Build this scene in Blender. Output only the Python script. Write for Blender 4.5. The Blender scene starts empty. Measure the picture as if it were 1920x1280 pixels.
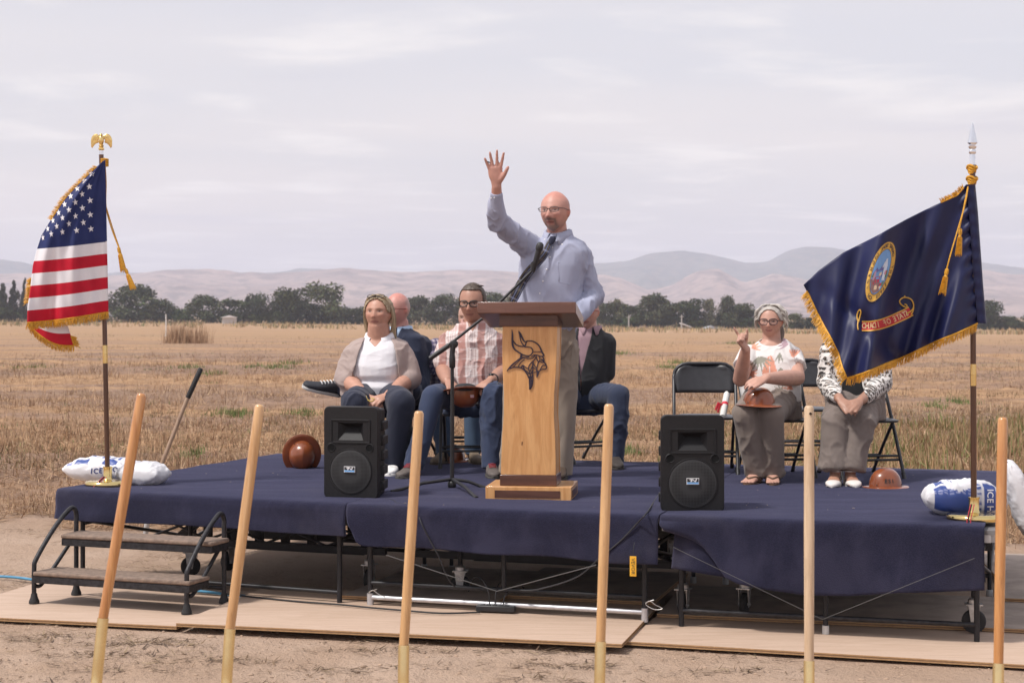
import bpy, bmesh, math, random
import numpy as np
from mathutils import Vector, Matrix, Euler, noise as mnoise
from mathutils.bvhtree import BVHTree
random.seed(7); RNG = np.random.default_rng(7)
SC = bpy.context.scene
COL = SC.collection
PI = math.pi

# ---------------------------------------------------------------- camera, light, exposure
F = 3200.0; CX = 960.0; CY = 590.0; CAMH = 1.65; DECK = 0.60
cam_d = bpy.data.cameras.new('camera'); cam = bpy.data.objects.new('camera', cam_d); COL.objects.link(cam)
cam.location = (0, 0, CAMH); cam.rotation_euler = (PI/2, 0, 0)
cam_d.sensor_width = 36.0; cam_d.lens = F/1920*36.0
cam_d.shift_y = -(640-CY)/1920.0
cam_d.clip_start = 0.1; cam_d.clip_end = 20000
cam_d.dof.use_dof = True; cam_d.dof.focus_distance = 10.6; cam_d.dof.aperture_fstop = 6.3
SC.camera = cam

SUN_EL = math.radians(57); SUN_AZ = math.radians(-116)   # azimuth from +Y (away from camera), negative = left
sun_dir = Vector((math.sin(SUN_AZ)*math.cos(SUN_EL), math.cos(SUN_AZ)*math.cos(SUN_EL), math.sin(SUN_EL)))
W = bpy.data.worlds.new('World'); SC.world = W; W.use_nodes = True
wn = W.node_tree.nodes; wl = W.node_tree.links; wn.clear()
def wnode(t, **k):
    n = wn.new(t)
    for a, b in k.items(): setattr(n, a, b)
    return n
w_out = wnode('ShaderNodeOutputWorld'); w_bg = wnode('ShaderNodeBackground'); w_bg.inputs['Strength'].default_value = 0.1
w_sky = wnode('ShaderNodeTexSky', sky_type='NISHITA'); w_sky.sun_disc = False
w_sky.sun_elevation = SUN_EL; w_sky.sun_rotation = SUN_AZ; w_sky.dust_density = 3.0
w_tc = wnode('ShaderNodeTexCoord')
sep = wnode('ShaderNodeSeparateXYZ'); wl.new(w_tc.outputs['Generated'], sep.inputs[0])
zc = wnode('ShaderNodeMath', operation='MAXIMUM'); wl.new(sep.outputs['Z'], zc.inputs[0]); zc.inputs[1].default_value = 0.0
za = wnode('ShaderNodeMath', operation='ADD'); wl.new(zc.outputs[0], za.inputs[0]); za.inputs[1].default_value = 0.045
dx = wnode('ShaderNodeMath', operation='DIVIDE'); wl.new(sep.outputs['X'], dx.inputs[0]); wl.new(za.outputs[0], dx.inputs[1])
dy = wnode('ShaderNodeMath', operation='DIVIDE'); wl.new(sep.outputs['Y'], dy.inputs[0]); wl.new(za.outputs[0], dy.inputs[1])
cmb = wnode('ShaderNodeCombineXYZ'); wl.new(dx.outputs[0], cmb.inputs[0]); wl.new(dy.outputs[0], cmb.inputs[1])
def cloud(scale, lo, hi, detail, off, sx=1.0):
    mp = wnode('ShaderNodeMapping'); mp.inputs['Location'].default_value = off; mp.inputs['Scale'].default_value = (sx, 1, 1)
    wl.new(cmb.outputs[0], mp.inputs[0])
    n = wnode('ShaderNodeTexNoise'); n.inputs['Scale'].default_value = scale; n.inputs['Detail'].default_value = detail
    n.inputs['Roughness'].default_value = 0.55; n.inputs['Distortion'].default_value = 0.3
    wl.new(mp.outputs[0], n.inputs['Vector'])
    r = wnode('ShaderNodeMapRange'); r.interpolation_type = 'SMOOTHSTEP'
    r.inputs[1].default_value = lo; r.inputs[2].default_value = hi
    wl.new(n.outputs['Fac'], r.inputs[0]); return r.outputs[0]
c_big = cloud(0.12, 0.40, 0.62, 4, (3.1, 1.7, 0), 0.8)      # thin high veil: where it opens a little blue shows
c_low = cloud(1.15, 0.50, 0.72, 6, (1.3, 5.2, 0), 1.0)        # small white heaps
c_drk = cloud(0.9, 0.56, 0.74, 5, (7.3, 2.2, 4), 0.6)       # faint grey bases
def wmix(fac, a, b):
    m = wnode('ShaderNodeMix', data_type='RGBA')
    if isinstance(fac, float): m.inputs['Factor'].default_value = fac
    else: wl.new(fac, m.inputs['Factor'])
    for i, v in ((6, a), (7, b)):
        if isinstance(v, tuple): m.inputs[i].default_value = (*v, 1)
        else: wl.new(v, m.inputs[i])
    return m.outputs[2]
def wscale(fac, k):
    m = wnode('ShaderNodeMath', operation='MULTIPLY'); wl.new(fac, m.inputs[0]); m.inputs[1].default_value = k; return m.outputs[0]
veil = wmix(0.88, w_sky.outputs[0], (6.35, 5.98, 5.98))
veil2 = wmix(0.72, w_sky.outputs[0], (5.95, 5.82, 6.15))
s1 = wmix(c_big, veil2, veil)
s2 = wmix(wscale(c_low, 0.75), s1, (7.0, 6.75, 6.65))
s3 = wmix(wscale(c_drk, 0.45), s2, (4.8, 4.75, 5.25))
wl.new(s3, w_bg.inputs['Color']); wl.new(w_bg.outputs[0], w_out.inputs[0])

sun_d = bpy.data.lights.new('sun', 'SUN'); sun_d.energy = 2.5; sun_d.angle = math.radians(7); sun_d.color = (1.0, 0.955, 0.90)
sun = bpy.data.objects.new('sun', sun_d); COL.objects.link(sun); sun.location = sun_dir*50
sun.rotation_euler = (-sun_dir).to_track_quat('-Z', 'Y').to_euler()
vs = SC.view_settings; vs.view_transform = 'Standard'; vs.look = 'None'; vs.exposure = 0.55; vs.gamma = 1.0; vs.use_curve_mapping = False
SC.render.engine = 'CYCLES'
cy = SC.cycles; cy.max_bounces = 6; cy.diffuse_bounces = 3; cy.glossy_bounces = 3; cy.transmission_bounces = 4
cy.transparent_max_bounces = 8; cy.volume_bounces = 1; cy.caustics_reflective = False; cy.caustics_refractive = False
cy.use_denoising = True; cy.sample_clamp_indirect = 6

def at(px, py, Y): return Vector(((px-CX)/F*Y, Y, CAMH-(py-CY)/F*Y))
def ondeck(px, py, z=DECK): Y = F*(CAMH-z)/(py-CY); return Vector(((px-CX)/F*Y, Y, z))
def onground(px, py, z=0.0): Y = F*(CAMH-z)/(py-CY); return Vector(((px-CX)/F*Y, Y, z))
def V(*a): return Vector(a)

# ---------------------------------------------------------------- materials
MATS = {}
class NT:
    def __init__(s, name):
        s.m = bpy.data.materials.new(name); s.m.use_nodes = True; s.t = s.m.node_tree; s.n = s.t.nodes; s.l = s.t.links
        s.b = s.n['Principled BSDF']
    def node(s, t, **k):
        n = s.n.new(t)
        for a, b in k.items(): setattr(n, a, b)
        return n
    def obj(s, scale=(1,1,1)):
        tc = s.node('ShaderNodeTexCoord'); mp = s.node('ShaderNodeMapping'); mp.inputs['Scale'].default_value = scale
        s.l.new(tc.outputs['Object'], mp.inputs[0]); return mp.outputs[0]
    def noise(s, vec, scale, detail=4, rough=0.55, dist=0.0):
        n = s.node('ShaderNodeTexNoise'); n.inputs['Scale'].default_value = scale; n.inputs['Detail'].default_value = detail
        n.inputs['Roughness'].default_value = rough; n.inputs['Distortion'].default_value = dist
        s.l.new(vec, n.inputs['Vector']); return n.outputs['Fac']
    def ramp(s, fac, lo, hi):
        r = s.node('ShaderNodeMapRange'); r.interpolation_type = 'SMOOTHSTEP'; r.inputs[1].default_value = lo; r.inputs[2].default_value = hi
        s.l.new(fac, r.inputs[0]); return r.outputs[0]
    def mix(s, fac, a, b, blend='MIX'):
        m = s.node('ShaderNodeMix', data_type='RGBA', blend_type=blend)
        if isinstance(fac, (int, float)): m.inputs['Factor'].default_value = fac
        else: s.l.new(fac, m.inputs['Factor'])
        for i, v in ((6, a), (7, b)):
            if isinstance(v, tuple): m.inputs[i].default_value = (*v[:3], 1)
            else: s.l.new(v, m.inputs[i])
        return m.outputs[2]
    def math(s, op, a, b):
        m = s.node('ShaderNodeMath', operation=op)
        for i, v in enumerate((a, b)):
            if isinstance(v, (int, float)): m.inputs[i].default_value = v
            else: s.l.new(v, m.inputs[i])
        return m.outputs[0]
    def color(s, c):
        if isinstance(c, tuple): s.b.inputs['Base Color'].default_value = (*c[:3], 1)
        else: s.l.new(c, s.b.inputs['Base Color'])
    def bump(s, h, strength=0.3, dist=0.01):
        b = s.node('ShaderNodeBump'); b.inputs['Strength'].default_value = strength; b.inputs['Distance'].default_value = dist
        s.l.new(h, b.inputs['Height']); s.l.new(b.outputs[0], s.b.inputs['Normal'])
    def set(s, **k):
        for a, v in k.items():
            s.b.inputs[{'rough':'Roughness','metal':'Metallic','spec':'Specular IOR Level','coat':'Coat Weight','sheen':'Sheen Weight','alpha':'Alpha','sss':'Subsurface Weight'}[a]].default_value = v
        return s
def simple(name, col, rough=0.6, metal=0.0, var=0.12, scale=20.0, bump=0.0, bs=120.0, sheen=0.0, coat=0.0, spec=0.5, stretch=(1,1,1)):
    """a plain material with a little grain of its own"""
    if name in MATS: return MATS[name]
    t = NT(name); t.set(rough=rough, metal=metal, sheen=sheen, coat=coat, spec=spec)
    v = t.obj(stretch)
    if var > 0:
        f = t.noise(v, scale, 4); a = tuple(c*(1-var) for c in col); b = tuple(min(1, c*(1+var)) for c in col)
        t.color(t.mix(t.ramp(f, 0.3, 0.7), a, b))
    else: t.color(col)
    if bump > 0: t.bump(t.noise(v, bs, 3), bump, 0.004)
    MATS[name] = t.m; return t.m
def attr_mat(name, rough=0.8, bump=0.15, bs=220.0, sheen=0.0, sss=0.0, spec=0.4, var=0.08, vs_=30.0):
    """colour read from the mesh's own colour attribute (prints, skin tones)"""
    if name in MATS: return MATS[name]
    t = NT(name); t.set(rough=rough, sheen=sheen, spec=spec)
    if sss: 
        t.set(sss=sss); t.b.inputs['Subsurface Radius'].default_value = (0.012, 0.004, 0.002)
    a = t.node('ShaderNodeAttribute'); a.attribute_name = 'Col'
    v = t.obj(); f = t.noise(v, vs_, 4)
    t.color(t.mix(t.ramp(f, 0.25, 0.75), t.mix(1.0, a.outputs['Color'], (1-var,)*3, 'MULTIPLY'), a.outputs['Color']))
    if bump > 0: t.bump(t.noise(v, bs, 3), bump, 0.002)
    MATS[name] = t.m; return t.m
def wood(name, a, b, rough=0.45, scale=(14, 14, 1.2), coat=0.15, knots=0.0):
    if name in MATS: return MATS[name]
    t = NT(name); t.set(rough=rough, coat=coat); v = t.obj(scale)
    f = t.noise(v, 2.2, 6, 0.6, 1.2); g = t.noise(v, 14, 3)
    c = t.mix(t.ramp(f, 0.3, 0.7), a, b); c = t.mix(t.math('MULTIPLY', t.ramp(g, 0.55, 0.8), 0.35), c, tuple(x*0.55 for x in a))
    s_ = t.noise(t.obj((40, 40, 5)), 1.0, 4, .7); c = t.mix(t.math('MULTIPLY', t.ramp(s_, 0.60, 0.74), 0.40), c, tuple(x*0.42 for x in a)); t.color(c); t.bump(g, 0.06, 0.003); MATS[name] = t.m; return t.m

# ---------------------------------------------------------------- mesh helpers
class MB:
    """collects pieces of ONE mesh"""
    def __init__(s): s.v = []; s.f = []; s.mi = []; s.n = 0
    def add(s, verts, faces, mi=0):
        o = s.n; s.v.extend([tuple(p) for p in verts]); s.n += len(verts)
        s.f.extend([tuple(i+o for i in f) for f in faces]); s.mi.extend([mi]*len(faces)); return s
    def box(s, c, size, R=None, mi=0):
        hx, hy, hz = (x/2 for x in size); c = Vector(c); vs_ = []
        for dz in (-hz, hz):
            for dx_, dy_ in ((-hx,-hy),(hx,-hy),(hx,hy),(-hx,hy)):
                p = Vector((dx_, dy_, dz)); vs_.append(c+(R@p if R is not None else p))
        return s.add(vs_, [(0,3,2,1),(4,5,6,7),(0,1,5,4),(1,2,6,5),(2,3,7,6),(3,0,4,7)], mi)
    def tube(s, pts, r, seg=10, mi=0, caps=True, round_caps=False, flat=None, ref=None):
        pts = [Vector(p) for p in pts]; n = len(pts); rs = list(r) if hasattr(r, '__len__') else [r]*n
        if round_caps:
            d0 = (pts[0]-pts[1]).normalized(); d1 = (pts[-1]-pts[-2]).normalized(); P = []; Rr = []
            for a in (80, 50, 22): P.append(pts[0]+d0*rs[0]*math.sin(math.radians(a))); Rr.append(rs[0]*math.cos(math.radians(a)))
            P += pts; Rr += rs
            for a in (22, 50, 80): P.append(pts[-1]+d1*rs[-1]*math.sin(math.radians(a))); Rr.append(rs[-1]*math.cos(math.radians(a)))
            pts, rs, n = P, Rr, len(P)
        verts = []; faces = []; u = None
        for i in range(n):
            d = (pts[min(i+1, n-1)]-pts[max(i-1, 0)])
            d = d.normalized() if d.length > 1e-9 else Vector((0,0,1))
            if u is None:
                a = ref if ref is not None else (Vector((0,0,1)) if abs(d.z) < 0.9 else Vector((1,0,0)))
                u = (a-d*a.dot(d)).normalized()
            else:
                u = (u-d*u.dot(d)); u = u.normalized() if u.length > 1e-6 else d.orthogonal().normalized()
            w = d.cross(u); fl = 1.0 if flat is None else (flat[i] if hasattr(flat, '__len__') else flat)
            for k in range(seg):
                t = 2*PI*k/seg; verts.append(pts[i]+u*(math.cos(t)*rs[i])+w*(math.sin(t)*rs[i]*fl))
        for i in range(n-1):
            for k in range(seg):
                a = i*seg+k; b = i*seg+(k+1) % seg; faces.append((a, b, b+seg, a+seg))
        if caps: faces.append(tuple(range(seg))[::-1]); faces.append(tuple((n-1)*seg+k for k in range(seg)))
        return s.add(verts, faces, mi)
    def lathe(s, prof, seg=32, c=(0,0,0), mi=0, sx=1.0, sy=1.0, R=None, caps=True):
        c = Vector(c); verts = []; faces = []; n = len(prof)
        for (r, z) in prof:
            for k in range(seg):
                t = 2*PI*k/seg; p = Vector((math.cos(t)*r*sx, math.sin(t)*r*sy, z)); verts.append(c+(R@p if R is not None else p))
        for i in range(n-1):
            for k in range(seg):
                a = i*seg+k; b = i*seg+(k+1) % seg; faces.append((a, b, b+seg, a+seg))
        if caps:
            if prof[0][0] > 1e-5: faces.append(tuple(range(seg))[::-1])
            if prof[-1][0] > 1e-5: faces.append(tuple((n-1)*seg+k for k in range(seg)))
        return s.add(verts, faces, mi)
    def ell(s, c, r, R=None, seg=20, rings=12, mi=0):
        c = Vector(c); verts = [c+(R@Vector((0,0,r[2])) if R is not None else Vector((0,0,r[2])))]
        for i in range(1, rings):
            a = PI*i/rings
            for k in range(seg):
                t = 2*PI*k/seg; p = Vector((math.sin(a)*math.cos(t)*r[0], math.sin(a)*math.sin(t)*r[1], math.cos(a)*r[2])); verts.append(c+(R@p if R is not None else p))
        p = Vector((0,0,-r[2])); verts.append(c+(R@p if R is not None else p)); L = len(verts)-1
        faces = [(0, 1+k, 1+(k+1) % seg) for k in range(seg)]
        for i in range(rings-2):
            for k in range(seg):
                a = 1+i*seg+k; b = 1+i*seg+(k+1) % seg; faces.append((a, a+seg, b+seg, b))
        o = 1+(rings-2)*seg; faces += [(L, o+(k+1) % seg, o+k) for k in range(seg)]
        return s.add(verts, faces, mi)
    def prism(s, poly, depth, M=None, mi=0):
        """poly: 2-D points (x, z) extruded along +y by depth; M places it"""
        n = len(poly); vs_ = [Vector((x, 0, z)) for x, z in poly]+[Vector((x, depth, z)) for x, z in poly]
        if M is not None: vs_ = [M@p for p in vs_]
        fs = [tuple(range(n)), tuple(range(2*n-1, n-1, -1))]+[(i, i+n, (i+1) % n+n, (i+1) % n) for i in range(n)]
        return s.add(vs_, fs, mi)
    def loft(s, secs, side, front, seg=28, e=2.4, mi=0):
        """secs: (centre, half width, half depth[, bulge front]) stacked; superellipse sections"""
        verts = []; faces = []; n = len(secs)
        for sec in secs:
            c, hw, hd = sec[0], sec[1], sec[2]; ft = sec[3] if len(sec) > 3 else 0.0
            for k in range(seg):
                t = 2*PI*k/seg; ct, st = math.cos(t), math.sin(t)
                x = math.copysign(abs(ct)**(2/e), ct)*hw; y = math.copysign(abs(st)**(2/e), st)*hd
                if y > 0: y *= 1+ft
                verts.append(Vector(c)+side*x+front*y)
        for i in range(n-1):
            for k in range(seg):
                a = i*seg+k; b = i*seg+(k+1) % seg; faces.append((a, b, b+seg, a+seg))
        faces.append(tuple(range(seg))[::-1]); faces.append(tuple((n-1)*seg+k for k in range(seg)))
        return s.add(verts, faces, mi)
    def ngrid(s, P, mi=0, closed_u=False):
        """P: rows of points"""
        R_, C_ = len(P), len(P[0]); verts = [p for row in P for p in row]; faces = []
        for i in range(R_-1):
            for j in range(C_ if closed_u else C_-1): faces.append((i*C_+j, i*C_+(j+1) % C_, (i+1)*C_+(j+1) % C_, (i+1)*C_+j))
        return s.add(verts, faces, mi)
    def mesh(s, name):
        me = bpy.data.meshes.new(name); me.from_pydata(s.v, [], s.f)
        if any(s.mi): me.polygons.foreach_set('material_index', s.mi)
        me.update(); return me
    def build(s, name, mat, parent=None, smooth=True, bevel=0.0, angle=40, local=None, seg=2):
        """links the mesh as one object; local: subtract this origin from world coordinates"""
        if local is not None:
            o = Vector(local); s.v = [(p[0]-o.x, p[1]-o.y, p[2]-o.z) for p in s.v]
        me = s.mesh(name)
        bm = bmesh.new(); bm.from_mesh(me); bmesh.ops.recalc_face_normals(bm, faces=bm.faces); bm.to_mesh(me); bm.free()
        return link(name, me, mat, parent, smooth, bevel, angle, seg)
def link(name, me, mat, parent=None, smooth=True, bevel=0.0, angle=40, seg=2):
    for m in (mat if isinstance(mat, (list, tuple)) else [mat]): me.materials.append(m)
    o = bpy.data.objects.new(name, me); COL.objects.link(o)
    if parent is not None: o.parent = parent
    if smooth:
        me.polygons.foreach_set('use_smooth', [True]*len(me.polygons))
        if angle < 180:
            try: me.set_sharp_from_angle(angle=math.radians(angle))
            except Exception: pass
    if bevel > 0:
        b = o.modifiers.new('bevel', 'BEVEL'); b.width = bevel; b.segments = seg; b.limit_method = 'ANGLE'; b.angle_limit = math.radians(35)
    return o
def tag(o, label=None, cat=None, group=None, kind=None):
    if label: o['label'] = label
    if cat: o['category'] = cat
    if group: o['group'] = group
    if kind: o['kind'] = kind
    return o
def thing(name, label, cat, loc=(0,0,0), rz=0.0, group=None):
    o = bpy.data.objects.new(name, None); COL.objects.link(o); o.location = loc; o.rotation_euler = (0, 0, rz); o.empty_display_size = 0.2
    return tag(o, label, cat, group)
def copy_tree(o, parent=None):
    c = o.copy(); COL.objects.link(c)
    if parent is not None: c.parent = parent
    for ch in [x for x in KIDS.get(o.name, [])]: copy_tree(ch, c)
    return c
KIDS = {}
def index_kids(o):
    for ch in o.children:
        KIDS.setdefault(o.name, []).append(ch); index_kids(ch)
def catmull(pts, n=6):
    P = [Vector(p) for p in pts]; out = []
    for i in range(len(P)-1):
        p0 = P[max(i-1, 0)]; p1 = P[i]; p2 = P[i+1]; p3 = P[min(i+2, len(P)-1)]
        for k in range(n):
            t = k/n; out.append(0.5*((2*p1)+(p2-p0)*t+(2*p0-5*p1+4*p2-p3)*t*t+(3*p1-p0-3*p2+p3)*t**3))
    out.append(P[-1]); return out
def interp(keys, x):
    xs = [k[0] for k in keys]; ys = [k[1] for k in keys]; return float(np.interp(x, xs, ys))
# vectorised value noise
def vnoise(x, y, seed=0):
    xi = np.floor(x).astype(np.int64); yi = np.floor(y).astype(np.int64); xf = x-xi; yf = y-yi
    def h(a, b):
        n = (a*374761393+b*668265263+seed*974634777) & 0x7fffffff; n = ((n ^ (n >> 13))*1274126177) & 0x7fffffff
        return ((n ^ (n >> 16)) & 0xffff)/65535.0
    u = xf*xf*(3-2*xf); v = yf*yf*(3-2*yf)
    return (h(xi, yi)*(1-u)+h(xi+1, yi)*u)*(1-v)+(h(xi, yi+1)*(1-u)+h(xi+1, yi+1)*u)*v
def fbm(x, y, oct=4, seed=0):
    s = 0; a = 0.5; f = 1.0
    for o in range(oct): s = s+a*vnoise(x*f, y*f, seed+o); a *= 0.5; f *= 2.03
    return s
def sstep(a, b, x):
    t = np.clip((x-a)/(b-a), 0, 1); return t*t*(3-2*t)
def get_co(me):
    a = np.empty(len(me.vertices)*3); me.vertices.foreach_get('co', a); return a.reshape(-1, 3)
def set_co(me, c): me.vertices.foreach_set('co', np.ascontiguousarray(c, dtype=np.float64).ravel()); me.update()
def set_col(me, c):
    at_ = me.color_attributes.get('Col') or me.color_attributes.new('Col', 'FLOAT_COLOR', 'POINT')
    a = np.ones((len(me.vertices), 4)); a[:, :3] = c; at_.data.foreach_set('color', a.ravel())
FONT_CACHE = {}
def text_poly(txt, size=1.0, bold=0.0):
    """flat text as (verts 2-D, faces), centred"""
    key = (txt, bold)
    if key not in FONT_CACHE:
        cu = bpy.data.curves.new('txt', 'FONT'); cu.body = txt; cu.align_x = 'CENTER'; cu.align_y = 'CENTER'; cu.offset = bold; cu.resolution_u = 2
        o = bpy.data.objects.new('txt', cu); COL.objects.link(o); dg = bpy.context.evaluated_depsgraph_get()
        me = bpy.data.meshes.new_from_object(o.evaluated_get(dg))
        FONT_CACHE[key] = ([(v.co.x, v.co.y) for v in me.vertices], [tuple(p.vertices) for p in me.polygons])
        bpy.data.objects.remove(o); bpy.data.curves.remove(cu); bpy.data.meshes.remove(me)
    v, f = FONT_CACHE[key]; return [(x*size, y*size) for x, y in v], f
def bvh_of(objs):
    verts = []; polys = []
    for o in objs:
        M = world(o); k = len(verts); verts += [M@v.co for v in o.data.vertices]; polys += [tuple(i+k for i in p.vertices) for p in o.data.polygons]
    return BVHTree.FromPolygons(verts, polys)
def world(o):
    M = Matrix.LocRotScale(o.location, o.rotation_euler, o.scale)
    return world(o.parent)@M if o.parent else M
EYE = Vector((0, 0, CAMH))
def hit(bvh, px, py, default=11.0):
    d = (at(px, py, 1.0)-EYE).normalized(); h = bvh.ray_cast(EYE, d)
    if h[0] is None: return at(px, py, default), Vector((0,-1,0))
    n = h[1]; n = n if n.dot(d) < 0 else -n
    return h[0], n
# ================================================================ ground, field, hills
def ground_z(X, Y):
    dip = -1.9*sstep(40, 380, Y)*sstep(-60, 90, X*400/np.maximum(np.abs(Y), 40.0)*0.55+20)
    near = 1-sstep(16, 60, np.abs(Y))
    bump = (fbm(X*1.1, Y*1.1, 4, 3)-0.47)*0.07+(fbm(X*6, Y*6, 4, 9)-0.44)*0.045
    flat = sstep(7.9, 8.6, Y+X*0.26)*(1-sstep(12.2, 13.2, Y+X*0.26))*(1-sstep(3.6, 4.2, np.abs(X)))
    rough = ((fbm(X*2.2, Y*2.2, 4, 21)-0.47)*0.12+(fbm(X*5.5, Y*4.0, 4, 33)-0.47)*0.10)*sstep(12.5, 15, Y+X*.26)*(1-sstep(60, 85, np.abs(Y)))
    return dip+near*(bump*(1-0.85*flat)-0.012)+rough
def build_ground():
    ang = np.concatenate([np.radians(np.linspace(-19.5, 19.5, 300)), np.radians(np.linspace(19.5, 340.5, 66)[1:-1])])
    r = np.concatenate([[0.0], np.geomspace(2, 5.6, 10), np.linspace(5.6, 16, 230)[1:], np.geomspace(16, 85, 220)[1:], np.geomspace(85, 5080, 90)[1:]])
    A, Rr = np.meshgrid(ang, r); X = np.sin(A)*Rr; Y = np.cos(A)*Rr; Z = ground_z(X, Y)
    co = np.stack([X, Y, Z], -1).reshape(-1, 3); n, m = A.shape
    i = np.arange(n-1)[:, None]; j = np.arange(m)[None, :]; j2 = (j+1) % m
    fc = np.stack([i*m+j, i*m+j2, (i+1)*m+j2, (i+1)*m+j], -1).reshape(-1, 4)
    me = bpy.data.meshes.new('ground'); me.vertices.add(len(co)); me.vertices.foreach_set('co', co.ravel())
    me.loops.add(len(fc)*4); me.loops.foreach_set('vertex_index', fc.ravel().astype(np.int32))
    me.polygons.add(len(fc)); me.polygons.foreach_set('loop_start', np.arange(0, len(fc)*4, 4)); me.polygons.foreach_set('loop_total', np.full(len(fc), 4))
    me.update(calc_edges=True); me.validate()
    t = NT('dry field soil'); t.set(rough=0.95, spec=0.2); v = t.obj()
    sx = t.node('ShaderNodeSeparateXYZ'); t.l.new(v, sx.inputs[0])
    n1 = t.noise(v, 0.9, 5, 0.6); n2 = t.noise(v, 9, 5, 0.65); n3 = t.noise(v, 45, 4, 0.7)
    dirt = t.mix(t.ramp(n1, 0.35, 0.65), (.43, .30, .215), (.50, .365, .275))
    dirt = t.mix(t.math('MULTIPLY', t.ramp(n2, 0.54, 0.72), 0.45), dirt, (.30, .205, .14))
    dirt = t.mix(t.math('MULTIPLY', t.ramp(n3, 0.60, 0.76), 0.5), dirt, (.20, .13, .085))
    # the field behind: straw and bare earth in wide patches, a few green ones
    mp = t.obj((0.35, 1, 1)); p1 = t.noise(mp, 0.16, 5, 0.6); p2 = t.noise(v, 1.4, 6, 0.7); p3 = t.noise(mp, 0.05, 4)
    straw = t.mix(t.ramp(p2, 0.35, 0.65), (.315, .19, .105), (.48, .295, .165))
    earth = t.mix(t.ramp(p2, 0.3, 0.7), (.22, .14, .098), (.36, .235, .165))
    fieldc = t.mix(t.ramp(p1, 0.44, 0.56), earth, straw)
    gr = t.math('MULTIPLY', t.ramp(p3, 0.56, 0.66), t.ramp(p2, 0.45, 0.6))
    fieldc = t.mix(t.math('MULTIPLY', gr, 0.5), fieldc, (.16, .19, .075))
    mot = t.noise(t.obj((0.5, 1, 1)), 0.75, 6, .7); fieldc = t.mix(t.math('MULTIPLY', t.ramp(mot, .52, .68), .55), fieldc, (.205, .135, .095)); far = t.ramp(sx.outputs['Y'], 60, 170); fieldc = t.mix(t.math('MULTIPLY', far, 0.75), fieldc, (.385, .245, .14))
    tilt = t.math('ADD', sx.outputs['Y'], t.math('MULTIPLY', sx.outputs['X'], 0.26))
    edge = t.ramp(t.math('ADD', tilt, t.math('MULTIPLY', n1, 2.5)), 12.5, 16.0)
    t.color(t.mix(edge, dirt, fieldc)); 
    hgt = t.math('ADD', t.math('MULTIPLY', n2, 0.7), t.math('MULTIPLY', n3, 0.5)); t.bump(hgt, 1.0, 0.05)
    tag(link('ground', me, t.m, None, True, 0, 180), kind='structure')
build_ground()

def blades_obj(name, n, pos_fn, mat, hmin, hmax, wid, lean, label, cols, two=True, flatp=0.0):
    """many single blades of straw or grass as one mass"""
    X, Y, sc = pos_fn(n); n = len(X); Z = ground_z(X, Y)
    h = RNG.uniform(hmin, hmax, n)*sc; a = RNG.uniform(0, 2*PI, n); ln = np.abs(RNG.normal(0, lean, n))
    lie = RNG.random(n) < flatp; ln = np.where(lie, RNG.uniform(1.3, 1.55, n), np.clip(ln, 0, 1.3))
    tip = np.stack([X+np.sin(ln)*np.cos(a)*h, Y+np.sin(ln)*np.sin(a)*h, Z+np.cos(ln)*h+0.005], -1)
    b = RNG.uniform(0, 2*PI, n); w = wid*sc*RNG.uniform(0.6, 1.4, n)
    o = np.stack([np.cos(b)*w, np.sin(b)*w, np.where(lie, 0.0008, 0)], -1); base = np.stack([X, Y, Z-0.004+np.where(lie, .012, 0)], -1)
    co = np.stack([base-o, base+o, tip], 1).reshape(-1, 3)
    me = bpy.data.meshes.new(name); me.vertices.add(3*n); me.vertices.foreach_set('co', co.ravel())
    me.loops.add(3*n); me.loops.foreach_set('vertex_index', np.arange(3*n, dtype=np.int32)); me.polygons.add(n)
    me.polygons.foreach_set('loop_start', np.arange(0, 3*n, 3)); me.polygons.foreach_set('loop_total', np.full(n, 3)); me.update(calc_edges=True)
    cols = np.array(cols); c = cols[RNG.integers(0, len(cols), n)]*RNG.uniform(0.75, 1.2, (n, 1)); set_col(me, np.repeat(c, 3, 0))
    return tag(link(name, me, mat, None, False), label, None, None, 'stuff')
grass_mat = attr_mat('dry stems', rough=0.9, bump=0, var=0.0, spec=0.2)
def front_line(X): return 13.1-0.26*X         # field begins behind the stage
def pos_field(ymin, ymax, patch, thr, clump=0, sgrow=0.012):
    def f(n):
        inv = RNG.uniform(1/ymax, 1/ymin, n*3); Y = 1/inv; X = RNG.uniform(-0.36, 0.36, n*3)*Y
        k = fbm(X*0.35*patch, Y*patch, 4, 5)+RNG.normal(0, 0.05, n*3); ok = (k > thr) & (Y > front_line(X)); X, Y = X[ok][:n], Y[ok][:n]
        if clump:
            ci = RNG.integers(0, len(X), len(X)//clump); idx = np.repeat(ci, clump); sp = 0.05+0.004*Y[idx]
            X = X[idx]+RNG.normal(0, 1, len(idx))*sp; Y = Y[idx]+RNG.normal(0, 1, len(idx))*sp
        return X, Y, 1+sgrow*Y
    return f
STRAW = [(.48,.305,.185), (.39,.245,.145), (.56,.39,.25), (.28,.17,.10), (.44,.275,.17), (.24,.15,.095)]
blades_obj('dry_grass', 90000, pos_field(12, 150, 0.22, 0.51, 12), grass_mat, .02, .075, .0035, 1.0, 'dry straw coloured stubble covering the field', STRAW, flatp=0.55)
blades_obj('straw_litter', 60000, pos_field(12, 60, 0.5, 0.45), grass_mat, .06, .24, .0035, .5, 'loose flattened straw lying over the bare field earth', STRAW+[(.25,.17,.10)], flatp=0.85)
GREEN = [(.13,.18,.055), (.18,.22,.08), (.10,.15,.05), (.22,.23,.10)]
blades_obj('green_weeds', 5000, pos_field(17, 110, 0.8, 0.62, 14), grass_mat, .02, .07, .006, .7, 'patchy green weeds sprouting through the straw', GREEN)
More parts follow.
